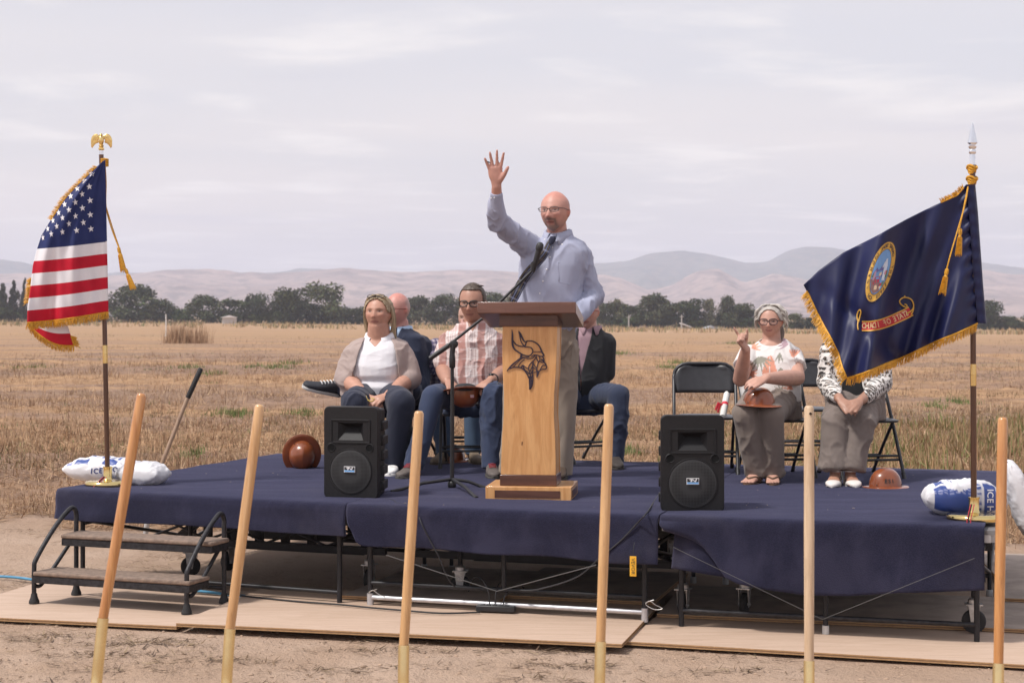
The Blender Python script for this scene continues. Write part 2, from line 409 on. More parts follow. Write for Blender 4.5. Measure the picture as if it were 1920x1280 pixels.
blades_obj('brown_stubble', 40000, pos_field(18, 150, 0.18, 0.50, 10), grass_mat, .02, .07, .005, .9, 'darker brown stubble in patches over the field', [(.20,.135,.085), (.26,.18,.11), (.16,.12,.07), (.24,.21,.10)], flatp=0.2)
def pos_heaps(n):
    m_ = n//36; inv = RNG.uniform(1/70, 1/13, m_*3); Y = 1/inv; X = RNG.uniform(-.34, .34, m_*3)*Y; k = fbm(X*.30, Y*.55, 4, 57)+RNG.normal(0, .04, m_*3); ok = (k > .50) & (Y > front_line(X)+.4); X, Y = X[ok][:m_], Y[ok][:m_]
    s_ = np.repeat(RNG.uniform(.05, .16, len(X))*(1+.015*Y), 36); X, Y = np.repeat(X, 36), np.repeat(Y, 36); return X+RNG.normal(0, 1, len(X))*s_*1.3, Y+RNG.normal(0, 1, len(X))*s_, 1+.014*Y
blades_obj('straw_heaps', 80000, pos_heaps, grass_mat, .04, .17, .0042, 1.25, 'tangled little heaps of cut straw on the field', STRAW+[(.56,.40,.25), (.22,.14,.09), (.30,.20,.12)], flatp=.25)
def pos_green_spots(n):
    S = [(545,682),(395,703),(425,775),(360,857),(570,775),(1255,690),(1275,680),(520,690),(480,688),(700,705),(1180,850),(1750,762),(1800,755),(450,778),(960,640),(1385,640),(60,690),(1160,662),(350,690)]
    X, Y, Z = [], [], []
    for (px, py) in S:
        p = onground(px, py); m_ = n//len(S); X += list(p.x+RNG.normal(0, .0045*p.y, m_)); Y += list(p.y+RNG.normal(0, .012*p.y, m_))
    return np.array(X), np.array(Y), 1+.02*np.array(Y)
blades_obj('green_tufts', 2600, pos_green_spots, grass_mat, .03, .10, .006, .6, 'small green tufts standing out on the dry field', GREEN)
def pos_edge_left(n):
    X = RNG.uniform(-4.6, -1.2, n); Y = 12.4+0.0*X+np.abs(RNG.normal(0, 1.3, n))+0.3; ok = (Y > front_line(X)-0.75+0.2*(X+3)); k = fbm(X*1.3, Y*1.3, 3, 8) > 0.42
    return X[ok & k], Y[ok & k], 1.0
blades_obj('cut_straw', 15000, pos_edge_left, grass_mat, .05, .24, .0032, 1.1, 'heap of cut brown straw left of the stage', STRAW+[(.28,.19,.11), (.22,.15,.09)], flatp=0.82)
def pos_edge_right(n):
    m_ = n//9; u = 1080+880*RNG.random(m_)**.75; Y = RNG.uniform(16.3, 26.5, m_); X = (u-CX)/F*Y; ok = fbm(X*.9, Y*.9, 4, 18) > 0.46-.10*(u-1080)/880
    X, Y, u = np.repeat(X[ok], 9), np.repeat(Y[ok], 9), np.repeat(u[ok], 9); g = np.repeat(RNG.uniform(.45, 1.2, len(X)//9), 9)
    return X+RNG.normal(0, .07, len(X)), Y+RNG.normal(0, .07, len(X)), g*np.clip(.55+(u-1080)/1100, .5, 1.25)
blades_obj('weeds', 18000, pos_edge_right, grass_mat, .04, .21, .009, .55, 'brown and green weeds behind the right half of the stage', [(.15,.18,.055), (.20,.22,.085), (.34,.23,.12), (.42,.29,.17), (.28,.18,.095), (.22,.17,.07), (.36,.22,.12)])
def pos_far_tall(n):
    X0 = np.array([-19.9, -19.5, -19.2, -18.2]); i = RNG.integers(0, 4, n); X = X0[i]+RNG.normal(0, .28, n); Y = 100+RNG.normal(0, .4, n)
    return X, Y, 1.0
blades_obj('tall_grass', 700, pos_far_tall, grass_mat, .4, 1.5, .016, .22, 'tall clump of dry reeds out in the field beside the white post', STRAW)
def pos_front(n):
    X = RNG.uniform(-3.4, 3.4, n); Y = RNG.uniform(6.6, 9.4, n); k = fbm(X*1.1, Y*1.6, 4, 31); ok = (k > 0.45+.2*RNG.random(n)) & (Y < 8.75-0.27*X); return X[ok], Y[ok], 1.0
blades_obj('root_litter', 9000, pos_front, grass_mat, .015, .085, .0024, .35, 'dark dried roots and stalks strewn over the bare soil', [(.16,.11,.07), (.22,.15,.10), (.30,.22,.14), (.38,.28,.19)], flatp=1.0)
def pos_twigs(n):
    X, Y = [], []
    for k in range(60):
        cx_, cy_ = RNG.uniform(-3.2, 3.2), RNG.uniform(6.75, 8.9)
        if cy_ > 8.75-.27*cx_-.1: continue
        m_ = int(RNG.integers(15, 90)); X += list(cx_+RNG.normal(0, .16, m_)); Y += list(cy_+RNG.normal(0, .035, m_))
    return np.array(X), np.array(Y), 1.0
blades_obj('twig_litter', 4000, pos_twigs, grass_mat, .02, .11, .0050, .3, 'little drifts of dark twigs and roots on the bare ground', [(.13,.085,.055), (.18,.12,.075), (.10,.07,.05), (.26,.19,.12)], flatp=1.0)
def pos_edge_far(n):
    u = RNG.uniform(-60, 1990, n); Y = RNG.uniform(240, 392, n); k = fbm(u/40.0, Y/40.0, 3, 91) > .40; X = (u-CX)/F*Y; return X[k], Y[k], 1.0
blades_obj('edge_grass', 9000, pos_edge_far, grass_mat, .3, 1.1, .10, .4, 'tall dry grass and weeds along the far edge of the field', [(.44,.31,.17), (.36,.25,.14), (.22,.20,.10), (.50,.36,.21), (.17,.18,.08)])
def pos_left_soil(n):
    X = RNG.uniform(-5, -2.2, n); Y = RNG.uniform(9.2, 13.2, n); ok = fbm(X*1.4, Y*1.2, 4, 37) > 0.5; return X[ok], Y[ok], 1.0
blades_obj('stalk_litter', 6000, pos_left_soil, grass_mat, .02, .13, .0024, .4, 'broken dark stalks on the trodden soil left of the steps', [(.18,.12,.08), (.26,.18,.12), (.34,.24,.15)], flatp=1.0)
# clods of soil
def clods():
    mb = MB()
    for i in range(1500):
        X = random.uniform(-3.4, 3.4); Y = random.uniform(6.7, 9.2)
        if Y > 8.7-0.27*X: continue
        r = random.uniform(.003, .010)*(1.8 if random.random() < .07 else 1); z = float(ground_z(np.array(X), np.array(Y)))
        mb.ell((X, Y, z+r*.15), (r*random.uniform(.8,1.4), r*random.uniform(.8,1.4), r*.6), seg=6, rings=4)
    tag(mb.build('soil_clods', simple('clod soil', (.34,.24,.17), .95, var=.3, scale=15), None, True, angle=60), 'small crumbs of pale soil on the bare ground', None, None, 'stuff')
clods()

# hills ---------------------------------------------------------------
def hill_range(name, prof, Yb, Yr, Ye, seed, spur, mat, rows=70, cols=360):
    px = np.linspace(-900, 2800, cols); xs = [p[0] for p in prof]; ys = [p[1] for p in prof]
    ry = np.interp(px, xs, ys); ry = ry+(fbm(px/38.0, px*0+seed, 4, seed)-0.47)*7
    Hh = (CY-ry)/F*Yr+CAMH
    P = []; 
    tt = np.concatenate([np.linspace(0, 1, rows), [1.35]])
    for t in tt:
        Y = Yb+(Yr-Yb)*t if t <= 1 else Ye
        X = (px-CX)/F*Y
        base = -3.0
        rise = t**1.25 if t <= 1 else 0.0
        rid = 1-np.abs(2*fbm(X/190.0+t*0.7, X*0+Y/480.0, 6, seed+4)-0.94)*1.9
        z = base+(Hh-base)*rise*(1-spur*(1-t)*(1.0-np.clip(rid, 0, 1))*2.2) if t <= 1 else np.full_like(px, base)
        P.append(np.stack([X, np.full_like(px, Y), z], -1))
    P = np.array(P); n, m = P.shape[:2]; co = P.reshape(-1, 3)
    i = np.arange(n-1)[:, None]; j = np.arange(m-1)[None, :]; fc = np.stack([i*m+j, i*m+j+1, (i+1)*m+j+1, (i+1)*m+j], -1).reshape(-1, 4)
    me = bpy.data.meshes.new(name); me.from_pydata(co.tolist(), [], fc.tolist()); me.update()
    tag(link(name, me, mat, None, True, 0, 180), kind='structure')
def hill_mat(name, a, b, c):
    t = NT(name); t.set(rough=1.0, spec=0.1); v = t.obj((1, 1, 2.5)); f = t.noise(v, 0.008, 7, 0.7); g = t.noise(v, 0.03, 6, 0.65)
    cc = t.mix(t.ramp(f, 0.4, 0.6), a, b); t.color(t.mix(t.math('MULTIPLY', t.ramp(g, 0.46, 0.62), 0.75), cc, c)); return t.m
FAR = [(-900,500),(-300,496),(-80,484),(0,486),(45,493),(90,502),(140,510),(205,512),(430,512),(520,509),(560,503),(610,505),(650,510),(760,510),(960,512),(1080,500),(1130,492),(1175,489),(1220,474),(1285,470),(1335,479),(1400,492),(1440,489),(1480,468),(1510,462),(1560,464),(1640,480),(1720,490),(1830,492),(1870,496),(1930,503),(2200,510),(2800,505)]
NEAR = [(-900,515),(-200,512),(0,512),(60,512),(205,517),(320,507),(380,503),(440,508),(510,512),(600,505),(650,503),(720,508),(790,510),(860,504),(960,508),(1040,515),(1130,514),(1165,522),(1215,545),(1260,534),(1310,508),(1345,504),(1395,530),(1420,522),(1450,512),(1500,522),(1540,533),(1600,520),(1700,512),(1780,516),(1850,505),(1900,515),(2100,512),(2800,518)]
hill_range('mountains', FAR, 3200, 4780, 5060, 11, 0.8, hill_mat('forested mountain', (.05,.075,.065), (.10,.115,.10), (.17,.15,.12)))
hill_range('foothills', NEAR, 1700, 3000, 3190, 5, 0.9, hill_mat('dry grass hills', (.38,.29,.26), (.25,.195,.185), (.12,.11,.11)))

# air ------------------------------------------------------------------
mb = MB(); mb.box((0, 0, 100), (10400, 10400, 212)); hz = mb.build('haze', None if False else bpy.data.materials.new('haze'), None, False)
hm = hz.data.materials[0]; hm.use_nodes = True; hm.node_tree.nodes.clear()
ho = hm.node_tree.nodes.new('ShaderNodeOutputMaterial'); hv = hm.node_tree.nodes.new('ShaderNodeVolumePrincipled')
hv.inputs['Color'].default_value = (0.80, 0.84, 1.0, 1); hv.inputs['Density'].default_value = 2.5e-4; hv.inputs['Anisotropy'].default_value = 0.0
hm.node_tree.links.new(hv.outputs[0], ho.inputs['Volume']); hz['kind'] = 'stuff'; hz['label'] = 'pale summer haze in the air over the field'

# trees ----------------------------------------------------------------
bark = simple('bark', (.10,.08,.06), .95, var=.3, scale=3)
LEAF = {}
def leaf_mat(k, c):
    if k not in LEAF: LEAF[k] = attr_mat('leaves '+k, rough=0.8, bump=0, var=0.0, spec=0.25)
    return LEAF[k]
def crown_mesh(seed, kind):
    """unit crown: height 1 (z 0..1), width about 1; thousands of leaf clumps spread in uneven lobes"""
    r = np.random.default_rng(seed); L = []
    if kind == 'round': n = 14; hs = (0.10, 0.80)
    elif kind == 'tall': n = 15; hs = (0.10, 0.86)
    elif kind == 'low': n = 11; hs = (0.12, 0.6)
    else: n = 12; hs = (0.08, 0.9)
    for i in range(n):
        t = r.random() if kind != 'pointed' else (i+.5)/n
        z = hs[0]+(hs[1]-hs[0])*t
        wr = {'round': math.sin(PI*min(1, z*0.85+.17))**.7*.42, 'tall': math.sin(PI*min(1, z*0.8+.17))**.8*.37, 'low': .40*math.sqrt(max(0, 1-((z-.3)/.5)**2)), 'pointed': .42*(1-z)**.8}[kind]
        a = r.uniform(0, 2*PI); rad = wr*math.sqrt(r.random())
        s = r.uniform(.15, .25)*(1.0 if kind != 'pointed' else (1.15-z)*1.1)
        L.append((rad*math.cos(a), rad*math.sin(a), z, s, r.uniform(.7, 1.3)))
    N = 3400; idx = r.integers(0, len(L), N); Lc = np.array(L)[idx]
    d = r.normal(size=(N, 3)); d /= np.linalg.norm(d, axis=1)[:, None]; q = r.random(N)**0.33
    q = np.where(r.random(N) < .08, q*1.35, q)
    C = Lc[:, :3]+d*(Lc[:, 3]*q)[:, None]*np.array([1.05, 1.05, .85]); C[:, 2] = np.maximum(C[:, 2], .01)
    u = r.normal(size=(N, 3)); u /= np.linalg.norm(u, axis=1)[:, None]; w = r.normal(size=(N, 3)); w -= u*(w*u).sum(1)[:, None]; w /= np.linalg.norm(w, axis=1)[:, None]
    s = r.uniform(.016, .042, N)[:, None]; u *= s; w *= s*.7
    co = np.stack([C-u, C+w, C+u, C-w], 1).reshape(-1, 3)
    me = bpy.data.meshes.new('crown'); me.from_pydata(co.tolist(), [], np.arange(4*N).reshape(-1, 4).tolist())
    base = {'round': (.043,.060,.028), 'tall': (.088,.096,.052), 'low': (.068,.098,.034), 'pointed': (.038,.050,.032)}[kind]
    base = np.array(base)*r.uniform(.70, 1.25)*np.array([r.uniform(.85, 1.2), 1.0, r.uniform(.8, 1.1)]); c = np.array(base)*(Lc[:, 4:5]*r.uniform(.65, 1.4, (N, 1)))*(1+r.normal(0, .05, (N, 3))); set_col(me, np.repeat(np.clip(c, .01, 1), 4, 0))
    return me
CROWNS = {}
for k in ('round', 'tall', 'low', 'pointed'):
    for q in range(5 if k in ('round', 'tall') else 4):
        me = crown_mesh(hash_ := {'round': 10, 'tall': 40, 'low': 70, 'pointed': 100}[k]+q, k); me.materials.append(leaf_mat(k, None)); CROWNS[k, q] = me
def trunk_mesh():
    mb = MB(); mb.tube([(0,0,-.05),(.01,0,.12),(.0,.01,.3),(.02,0,.62)], [.035,.026,.02,.008], 7)
    for a in range(5):
        t = a*1.3; z = .16+.06*a; mb.tube([(0,0,z),(math.cos(t)*.12, math.sin(t)*.12, z+.12),(math.cos(t)*.22, math.sin(t)*.22, z+.22)], [.014,.009,.004], 5)
    me = mb.mesh('trunk'); me.materials.append(bark); return me
TRUNK = trunk_mesh(); ntree = 0
def tree(px, top, base, wpx, kind, label, Y=410.0, group='trees along the far edge of the field', name=None):
    global ntree
    ntree += 1; q = (ntree*7+ntree//3) % (5 if kind in ('round', 'tall') else 4)
    X = (px-CX)/F*Y; z0 = float(ground_z(np.array(X), np.array(Y))); h = CAMH-(top-CY)/F*Y-z0; w = wpx/F*Y*1.3; h *= 1.02
    o = thing(name or {'low': 'bush', 'pointed': 'conifer_tree'}.get(kind, 'tree'), label, 'bush' if kind == 'low' else 'tree', (X, Y, z0), ntree*1.7, group)
    c = bpy.data.objects.new('crown', CROWNS[kind, q]); COL.objects.link(c); c.parent = o; c.scale = (w, w, h)
    t = bpy.data.objects.new('trunk', TRUNK); COL.objects.link(t); t.parent = o; t.scale = (h*.8, h*.8, h*.9)
T_L = [
 (8,527,592,34,'pointed','dark pointed tree at the very left edge of the field'),
 (26,521,592,32,'pointed','tallest pointed dark tree left of the striped flag'),
 (46,516,592,18,'pointed','thin spire of a tree just left of the striped flag',),
 (20,566,594,60,'low','green scrub under the pointed trees at the left edge'),
 (-28,524,592,46,'round','dark tree just outside the left edge of the picture'),
 (95,536,592,60,'round','dark tree standing behind the striped flag'),
 (160,540,592,60,'round','rounded tree behind the right half of the striped flag'),
 (245,532,592,84,'round','big dark round tree right of the striped flag and its tassels'),
 (231,566,594,34,'low','pale green bush below the big round tree by the flag'),
 (305,560,593,56,'round','lower grey green tree right of the big round one'),
 (338,571,595,40,'low','small grey bush in the gap beside the round tree'),
 (379,552,594,62,'round','neat round dark tree alone left of the low white roof'),
 (438,556,594,64,'round','broad tree above the low white roof'),
 (484,546,594,44,'round','dark upright tree behind two bright green bushes'),
 (490,573,597,46,'low','bright green bush, left one of two side by side'),
 (530,573,597,44,'low','bright green bush, right one of two side by side'),
 (541,534,594,60,'round','tall dark tree left of the olive green one'),
 (560,556,596,50,'round','shorter dark tree in front of the tall one'),
 (610,533,596,76,'tall','tall olive green tree left of the woman in the cardigan'),
 (598,568,599,46,'round','dark bushy tree at the foot of the olive one'),
 (660,573,600,46,'round','small dark tree just left of the woman in the cardigan'),
]
T_M = [(705,566,602,60),(745,560,604,60),(788,556,606,56),(835,551,607,58),(876,556,608,56),(925,547,609,56),(962,553,610,50),(1005,560,611,50),(1055,556,612,56),(1096,560,612,50)]
T_R = [
 (1135,561,613,36,'round','dark tree just right of the speaker and his elbow'),
 (1160,559,613,34,'tall','loose tree second from the speaker, in the right hand grove'),
 (1187,566,613,46,'round','lower tree left of the tallest tree of the right grove'),
 (1230,552,613,62,'tall','tallest tree of the right grove, at its left end'),
 (1266,559,613,50,'round','dark tree next right of the tallest in the grove'),
 (1302,558,613,54,'round','broad dark tree in the middle of the right grove'),
 (1329,559,613,34,'tall','narrow tree right of the middle of the grove'),
 (1366,556,613,40,'tall','leaning tall tree at the right end of the grove'),
 (1390,568,613,52,'round','sloping dark tree behind the pointing hand'),
 (1412,577,614,40,'round','last low tree of the grove, beside the grey haired woman'),
 (1176,584,615,48,'low','grey green round bush left in the front row of the right grove'),
 (1214,588,615,42,'round','dark small tree in the front row under the tallest tree'),
 (1244,586,615,50,'round','dense dark small tree left of the slanting white roof'),
 (1308,587,615,40,'low','pale sage green bush right of the slanting white roof'),
 (1362,588,615,46,'round','dark rounded bush shaped tree left of the pointing finger'),
 (1386,586,615,44,'low','brighter green bush just behind the pointing finger'),
 (1147,588,614,36,'low','pale bush at the foot of the grove beside the black jacket'),
 (1493,588,617,36,'tall','small tree between the grey haired woman and the blue flag'),
 (1520,594,618,44,'round','dark tree at the fly edge of the blue flag'),
 (1580,590,619,60,'round','tree hidden behind the blue flag'),
 (1860,561,624,58,'round','big dark tree right of the blue flag and its pole'),
 (1893,592,625,44,'round','low dark tree at the right edge of the picture'),
 (1940,585,625,60,'round','dark tree just outside the right edge of the picture'),
]
for a in T_L: tree(*a)
MLAB = ['behind the head of the woman in the cardigan', 'behind the bald seated man', 'right of the bald seated man', 'left of the head of the man in plaid', 'behind the head of the man in plaid', 'just right of the head of the man in plaid', 'left of the speaker and the microphone boom', 'behind the speaker waist', 'behind the speaker right side', 'beside the speaker elbow']
for a, l in zip(T_M, MLAB): tree(a[0], a[1], a[2], a[3], 'round' if a[0] % 2 else 'tall', 'grey green tree '+l)
for a in T_R: tree(*a, Y=395.0)
# the low scrub that closes the field's far edge
def scrub():
    r = np.random.default_rng(77); N = 26000; u = r.uniform(-80, 2020, N); Y = 420+r.normal(0, 6, N); X = (u-CX)/F*Y
    top = 6.0*(.25+fbm(u/26.0, u*0+3, 4, 61)*1.1)*np.where(u > 1050, .8, 1.0)*.62
    z = ground_z(X, Y)+r.random(N)**1.2*np.maximum(top, .6)-.1; C = np.stack([X, Y, z], -1); a = r.normal(size=(N, 3)); a /= np.linalg.norm(a, axis=1)[:, None]; b = r.normal(size=(N, 3)); b -= a*(a*b).sum(1)[:, None]; b /= np.linalg.norm(b, axis=1)[:, None]
    s_ = r.uniform(.12, .34, N)[:, None]; a *= s_; b *= s_*.7; co = np.stack([C-a, C+b, C+a, C-b], 1).reshape(-1, 3)
    me = bpy.data.meshes.new('undergrowth'); me.from_pydata(co.tolist(), [], np.arange(4*N).reshape(-1, 4).tolist())
    t = fbm(u/30.0, u*0+9, 3, 15)[:, None]; c = (np.array((.052,.064,.038))*(1-t)+np.array((.105,.112,.068))*t)*r.uniform(.65, 1.35, (N, 1)); set_col(me, np.repeat(c, 4, 0))
    tag(link('undergrowth', me, leaf_mat('round', None), None, False), 'low grey green scrub closing the far edge of the field', None, None, 'stuff')
scrub()
# far buildings and posts
def shed(px, py, wpx, hpx, label, wc, rc, Y=390.0, slant=False, rz=0.2):
    X = (px-CX)/F*Y; z0 = float(ground_z(np.array(X), np.array(Y))); w = wpx/F*Y; h = hpx/F*Y; d = w*.7
    o = thing('farm_shed', label, 'shed', (X, Y, z0), rz)
    z = CAMH-(py-CY)/F*Y-z0
    m = MB(); m.box((0, 0, z*.5-h*.25), (w, d, z-h*.5+.2)); m.build('wall', simple('shed wall '+label[:5], wc, .8), o, False)
    m = MB(); e = .35; zt = z-h*.5+.1
    if slant: m.prism([(-w/2-e, zt+h*1.0), (-w/2-e, zt+h*1.0+.18), (w/2+e, zt+.18), (w/2+e, zt)], d+2*e, Matrix.Translation((0, -d/2-e, 0)))
    else: m.prism([(-w/2-e, zt), (0, zt+h*.7), (w/2+e, zt)], d+2*e, Matrix.Translation((0, -d/2-e, 0)))
    m.build('roof', simple('shed roof '+label[:5], rc, .6), o, False)
shed(430, 593, 26, 6, 'low white roofed shed among the trees right of the striped flag', (.5,.48,.46), (.75,.74,.74), 395)
shed(1285, 611, 13, 7, 'small shed with a slanting bright white roof below the right grove', (.4,.38,.36), (.85,.85,.87), 385, True)
shed(1332, 613, 26, 7, 'low grey shed below the right grove, left of the pointing finger', (.33,.32,.32), (.36,.37,.40), 385)
shed(1207, 613, 22, 6, 'low brown shed in the shade under the tallest tree', (.22,.17,.15), (.26,.18,.16), 385)
shed(1545, 617, 40, 7, 'long grey shed behind the fly edge of the blue flag', (.40,.39,.42), (.42,.42,.46), 385)
p = onground(311, 629); m = MB(); m.tube([(0,0,0),(0.01,0,.8),(0,0,1.75)], [.05,.045,.045], 8)
o = m.build('marker_post', simple('white post', (.75,.74,.72), .6), None); o.location = (p.x, p.y, float(ground_z(np.array(p.x), np.array(p.y)))); tag(o, 'thin white marker post standing out in the dry field', 'post')
for (px, top, lab) in ((1179, 592, 'pale utility post in front of the left trees of the right grove'), (1278, 590, 'pale utility post beside the slanting white roof')):
    Y = 384.0; X = (px-CX)/F*Y; z0 = float(ground_z(np.array(X), np.array(Y))); h = CAMH-(top-CY)/F*Y-z0
    m = MB(); m.tube([(0,0,0),(0,0,h)], [.16,.12], 8); m.box((0,-.05,h*.86), (1.0,.12,.12))
    o = m.build('utility_post', simple('grey post', (.42,.40,.38), .8), None); o.location = (X, Y, z0); tag(o, lab, 'post', 'utility posts at the far edge of the field')
# ================================================================ plywood, stage, steps
ply_face = wood('plywood', (.47,.335,.245), (.545,.40,.305), .75, (1.0, 9, 9), 0.0)
ply_edge = simple('plywood edge', (.42,.25,.12), .8, var=.35, scale=60, stretch=(1,1,14))
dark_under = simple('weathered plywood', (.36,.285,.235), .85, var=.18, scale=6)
def plywood(corners, z, label, thick=0.018, mat=None, group='plywood sheets laid under the stage'):
    """corners: four ground points, counter-clockwise from front left"""
    c = [Vector((p[0], p[1], 0)) for p in corners]; o = sum(c, Vector())/4
    m = MB(); top = [p-o+V(0,0,z+thick) for p in c]; bot = [p-o+V(0,0,z) for p in c]
    m.add(top, [(0,1,2,3)], 0); m.add(bot, [(3,2,1,0)], 0)
    for k in range(3):                                     # plies show as three layers at the edge, each a hair in or out
        ins = 0.0015*(k == 1); za, zb = z+thick*k/3, z+thick*(k+1)/3
        lo = [p-o-(p-o).normalized()*ins+V(0,0,za) for p in c]; hi = [p-o-(p-o).normalized()*ins+V(0,0,zb) for p in c]
        m.add(lo+hi, [(i, (i+1) % 4, (i+1) % 4+4, i+4) for i in range(4)], 1 if k != 1 else 2)
    b = m.build('plywood_sheet', [mat or ply_face, ply_edge, simple('plywood core', (.22,.12,.06), .8)], None, False); b.location = o
    return tag(b, label, 'plywood', group)
G = onground
def quad(a, b, depth):
    a = Vector(a[:2]).to_3d(); b = Vector(b[:2]).to_3d(); u = (b-a).normalized(); v = V(-u.y, u.x, 0)*depth
    return [a, b, b+v, a+v]
gz = 0.028
plywood(quad(G(-130,1149,gz), G(331,1171,gz), 1.15), .004, 'leftmost plywood sheet, under the two black steps')
plywood(quad(G(330,1165,.05), G(1166,1204,.05), 1.22), .0255, 'plywood sheet lapping over the left one, in front of the middle of the stage')
plywood(quad(G(1170,1199,gz), G(2010,1248,gz), 1.22), .004, 'plywood sheet with dark streaks in front of the right end of the stage')
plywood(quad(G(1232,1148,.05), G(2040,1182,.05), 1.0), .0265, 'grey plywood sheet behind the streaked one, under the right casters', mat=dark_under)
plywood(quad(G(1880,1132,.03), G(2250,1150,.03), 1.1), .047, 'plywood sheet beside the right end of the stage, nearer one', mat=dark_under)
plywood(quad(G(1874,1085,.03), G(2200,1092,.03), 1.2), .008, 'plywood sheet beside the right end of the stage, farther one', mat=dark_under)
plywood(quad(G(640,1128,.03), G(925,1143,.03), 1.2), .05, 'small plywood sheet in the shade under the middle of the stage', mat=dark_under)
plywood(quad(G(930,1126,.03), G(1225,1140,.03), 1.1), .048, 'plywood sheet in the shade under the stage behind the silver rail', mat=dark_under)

steel = simple('black steel', (.012,.012,.015), .45, var=.25, scale=30, spec=.4)
steel_worn = simple('worn black steel', (.020,.019,.022), .5, var=.6, scale=45, spec=.4)
galv = simple('silver paint', (.55,.55,.57), .38, metal=.6, var=.12, scale=25)
zinc = simple('zinc plate', (.50,.50,.50), .35, metal=.8, var=.2, scale=30)
rubber = simple('black rubber', (.022,.021,.022), .75, var=.2, scale=40)
deckm = simple('deck board', (.16,.15,.15), .8, var=.2)
alu = simple('aluminium trim', (.46,.46,.47), .45, metal=.7, var=.1)

ct = NT('navy carpet'); ct.set(rough=1.0, sheen=0.22, spec=0.03)
ct.b.inputs['Sheen Roughness'].default_value = 0.6; ct.b.inputs['Sheen Tint'].default_value = (.55,.55,.85,1)
cv = ct.obj(); ca = ct.noise(cv, 160, 3, .7); cb = ct.noise(ct.obj((0.6, 6, 1)), 2.2, 5, .6); cc_ = ct.noise(cv, 3.0, 4)
col_ = ct.mix(ct.ramp(ca, .3, .7), (.0095,.010,.021), (.020,.020,.042)); col_ = ct.mix(ct.math('MULTIPLY', ct.ramp(cb, .42, .66), .75), col_, (.034,.0335,.060))
col_ = ct.mix(ct.math('MULTIPLY', ct.ramp(cc_, .56, .72), .25), col_, (.017,.018,.036))
dst = ct.noise(cv, 1.1, 5, .65); col_ = ct.mix(ct.math('MULTIPLY', ct.ramp(dst, .52, .70), .30), col_, (.066,.061,.073)); ct.color(col_); ct.bump(ca, .7, .006); carpet_m = ct.m

A0, B0, C0, D0 = ondeck(110, 919), ondeck(652, 947), ondeck(1238, 969), ondeck(1866, 990)
A1, D1 = ondeck(520, 853), ondeck(1903, 887)
B1 = A1.lerp(D1, .335)+V(0,.05,0); C1 = A1.lerp(D1, .665)+V(0,.03,0)
SECT = [(A0, B0-V(.002,0,0), B1-V(.002,0,0), A1), (B0+V(.002,0,0), C0-V(.006,0,0), C1-V(.002,0,0), B1+V(.002,0,0)), (C0+V(.002,0,0), D0, D1, C1+V(.002,0,0))]
LAB = ['left', 'middle', 'right']
def bilin(q, u, v): return q[0]*(1-u)*(1-v)+q[1]*u*(1-v)+q[2]*u*v+q[3]*(1-u)*v
def caster(root, c, yaw, r=.062):
    R = Matrix.Rotation(yaw, 3, 'Z'); m = MB()
    m.lathe([(r*.35,-.016),(r*.8,-.017),(r*.97,-.012),(r,0),(r*.97,.012),(r*.8,.017),(r*.35,.016)], 22, c, 0, R=R@Matrix.Rotation(PI/2, 3, 'X'))
    w = m.build('caster', rubber, root, True, angle=50, local=root.location)
    m = MB()
    for s in (-1, 1):
        m.prism([(-.03,.085),(.03,.085),(.016,-.014),(-.016,-.014)], .004, Matrix.Translation(Vector(c))@R.to_4x4()@Matrix.Translation((0, s*.026-.002, 0)))
    m.box(Vector(c)+V(0,0,.087), (.085,.075,.006), R); m.lathe([(.03,0),(.03,.02),(.02,.03)], 14, Vector(c)+V(0,0,.09))
    m.lathe([(.008,-.034),(.008,.034)], 10, c, R=R@Matrix.Rotation(PI/2, 3, 'X'))
    f = m.build('fork', zinc, w, False, local=root.location); return w
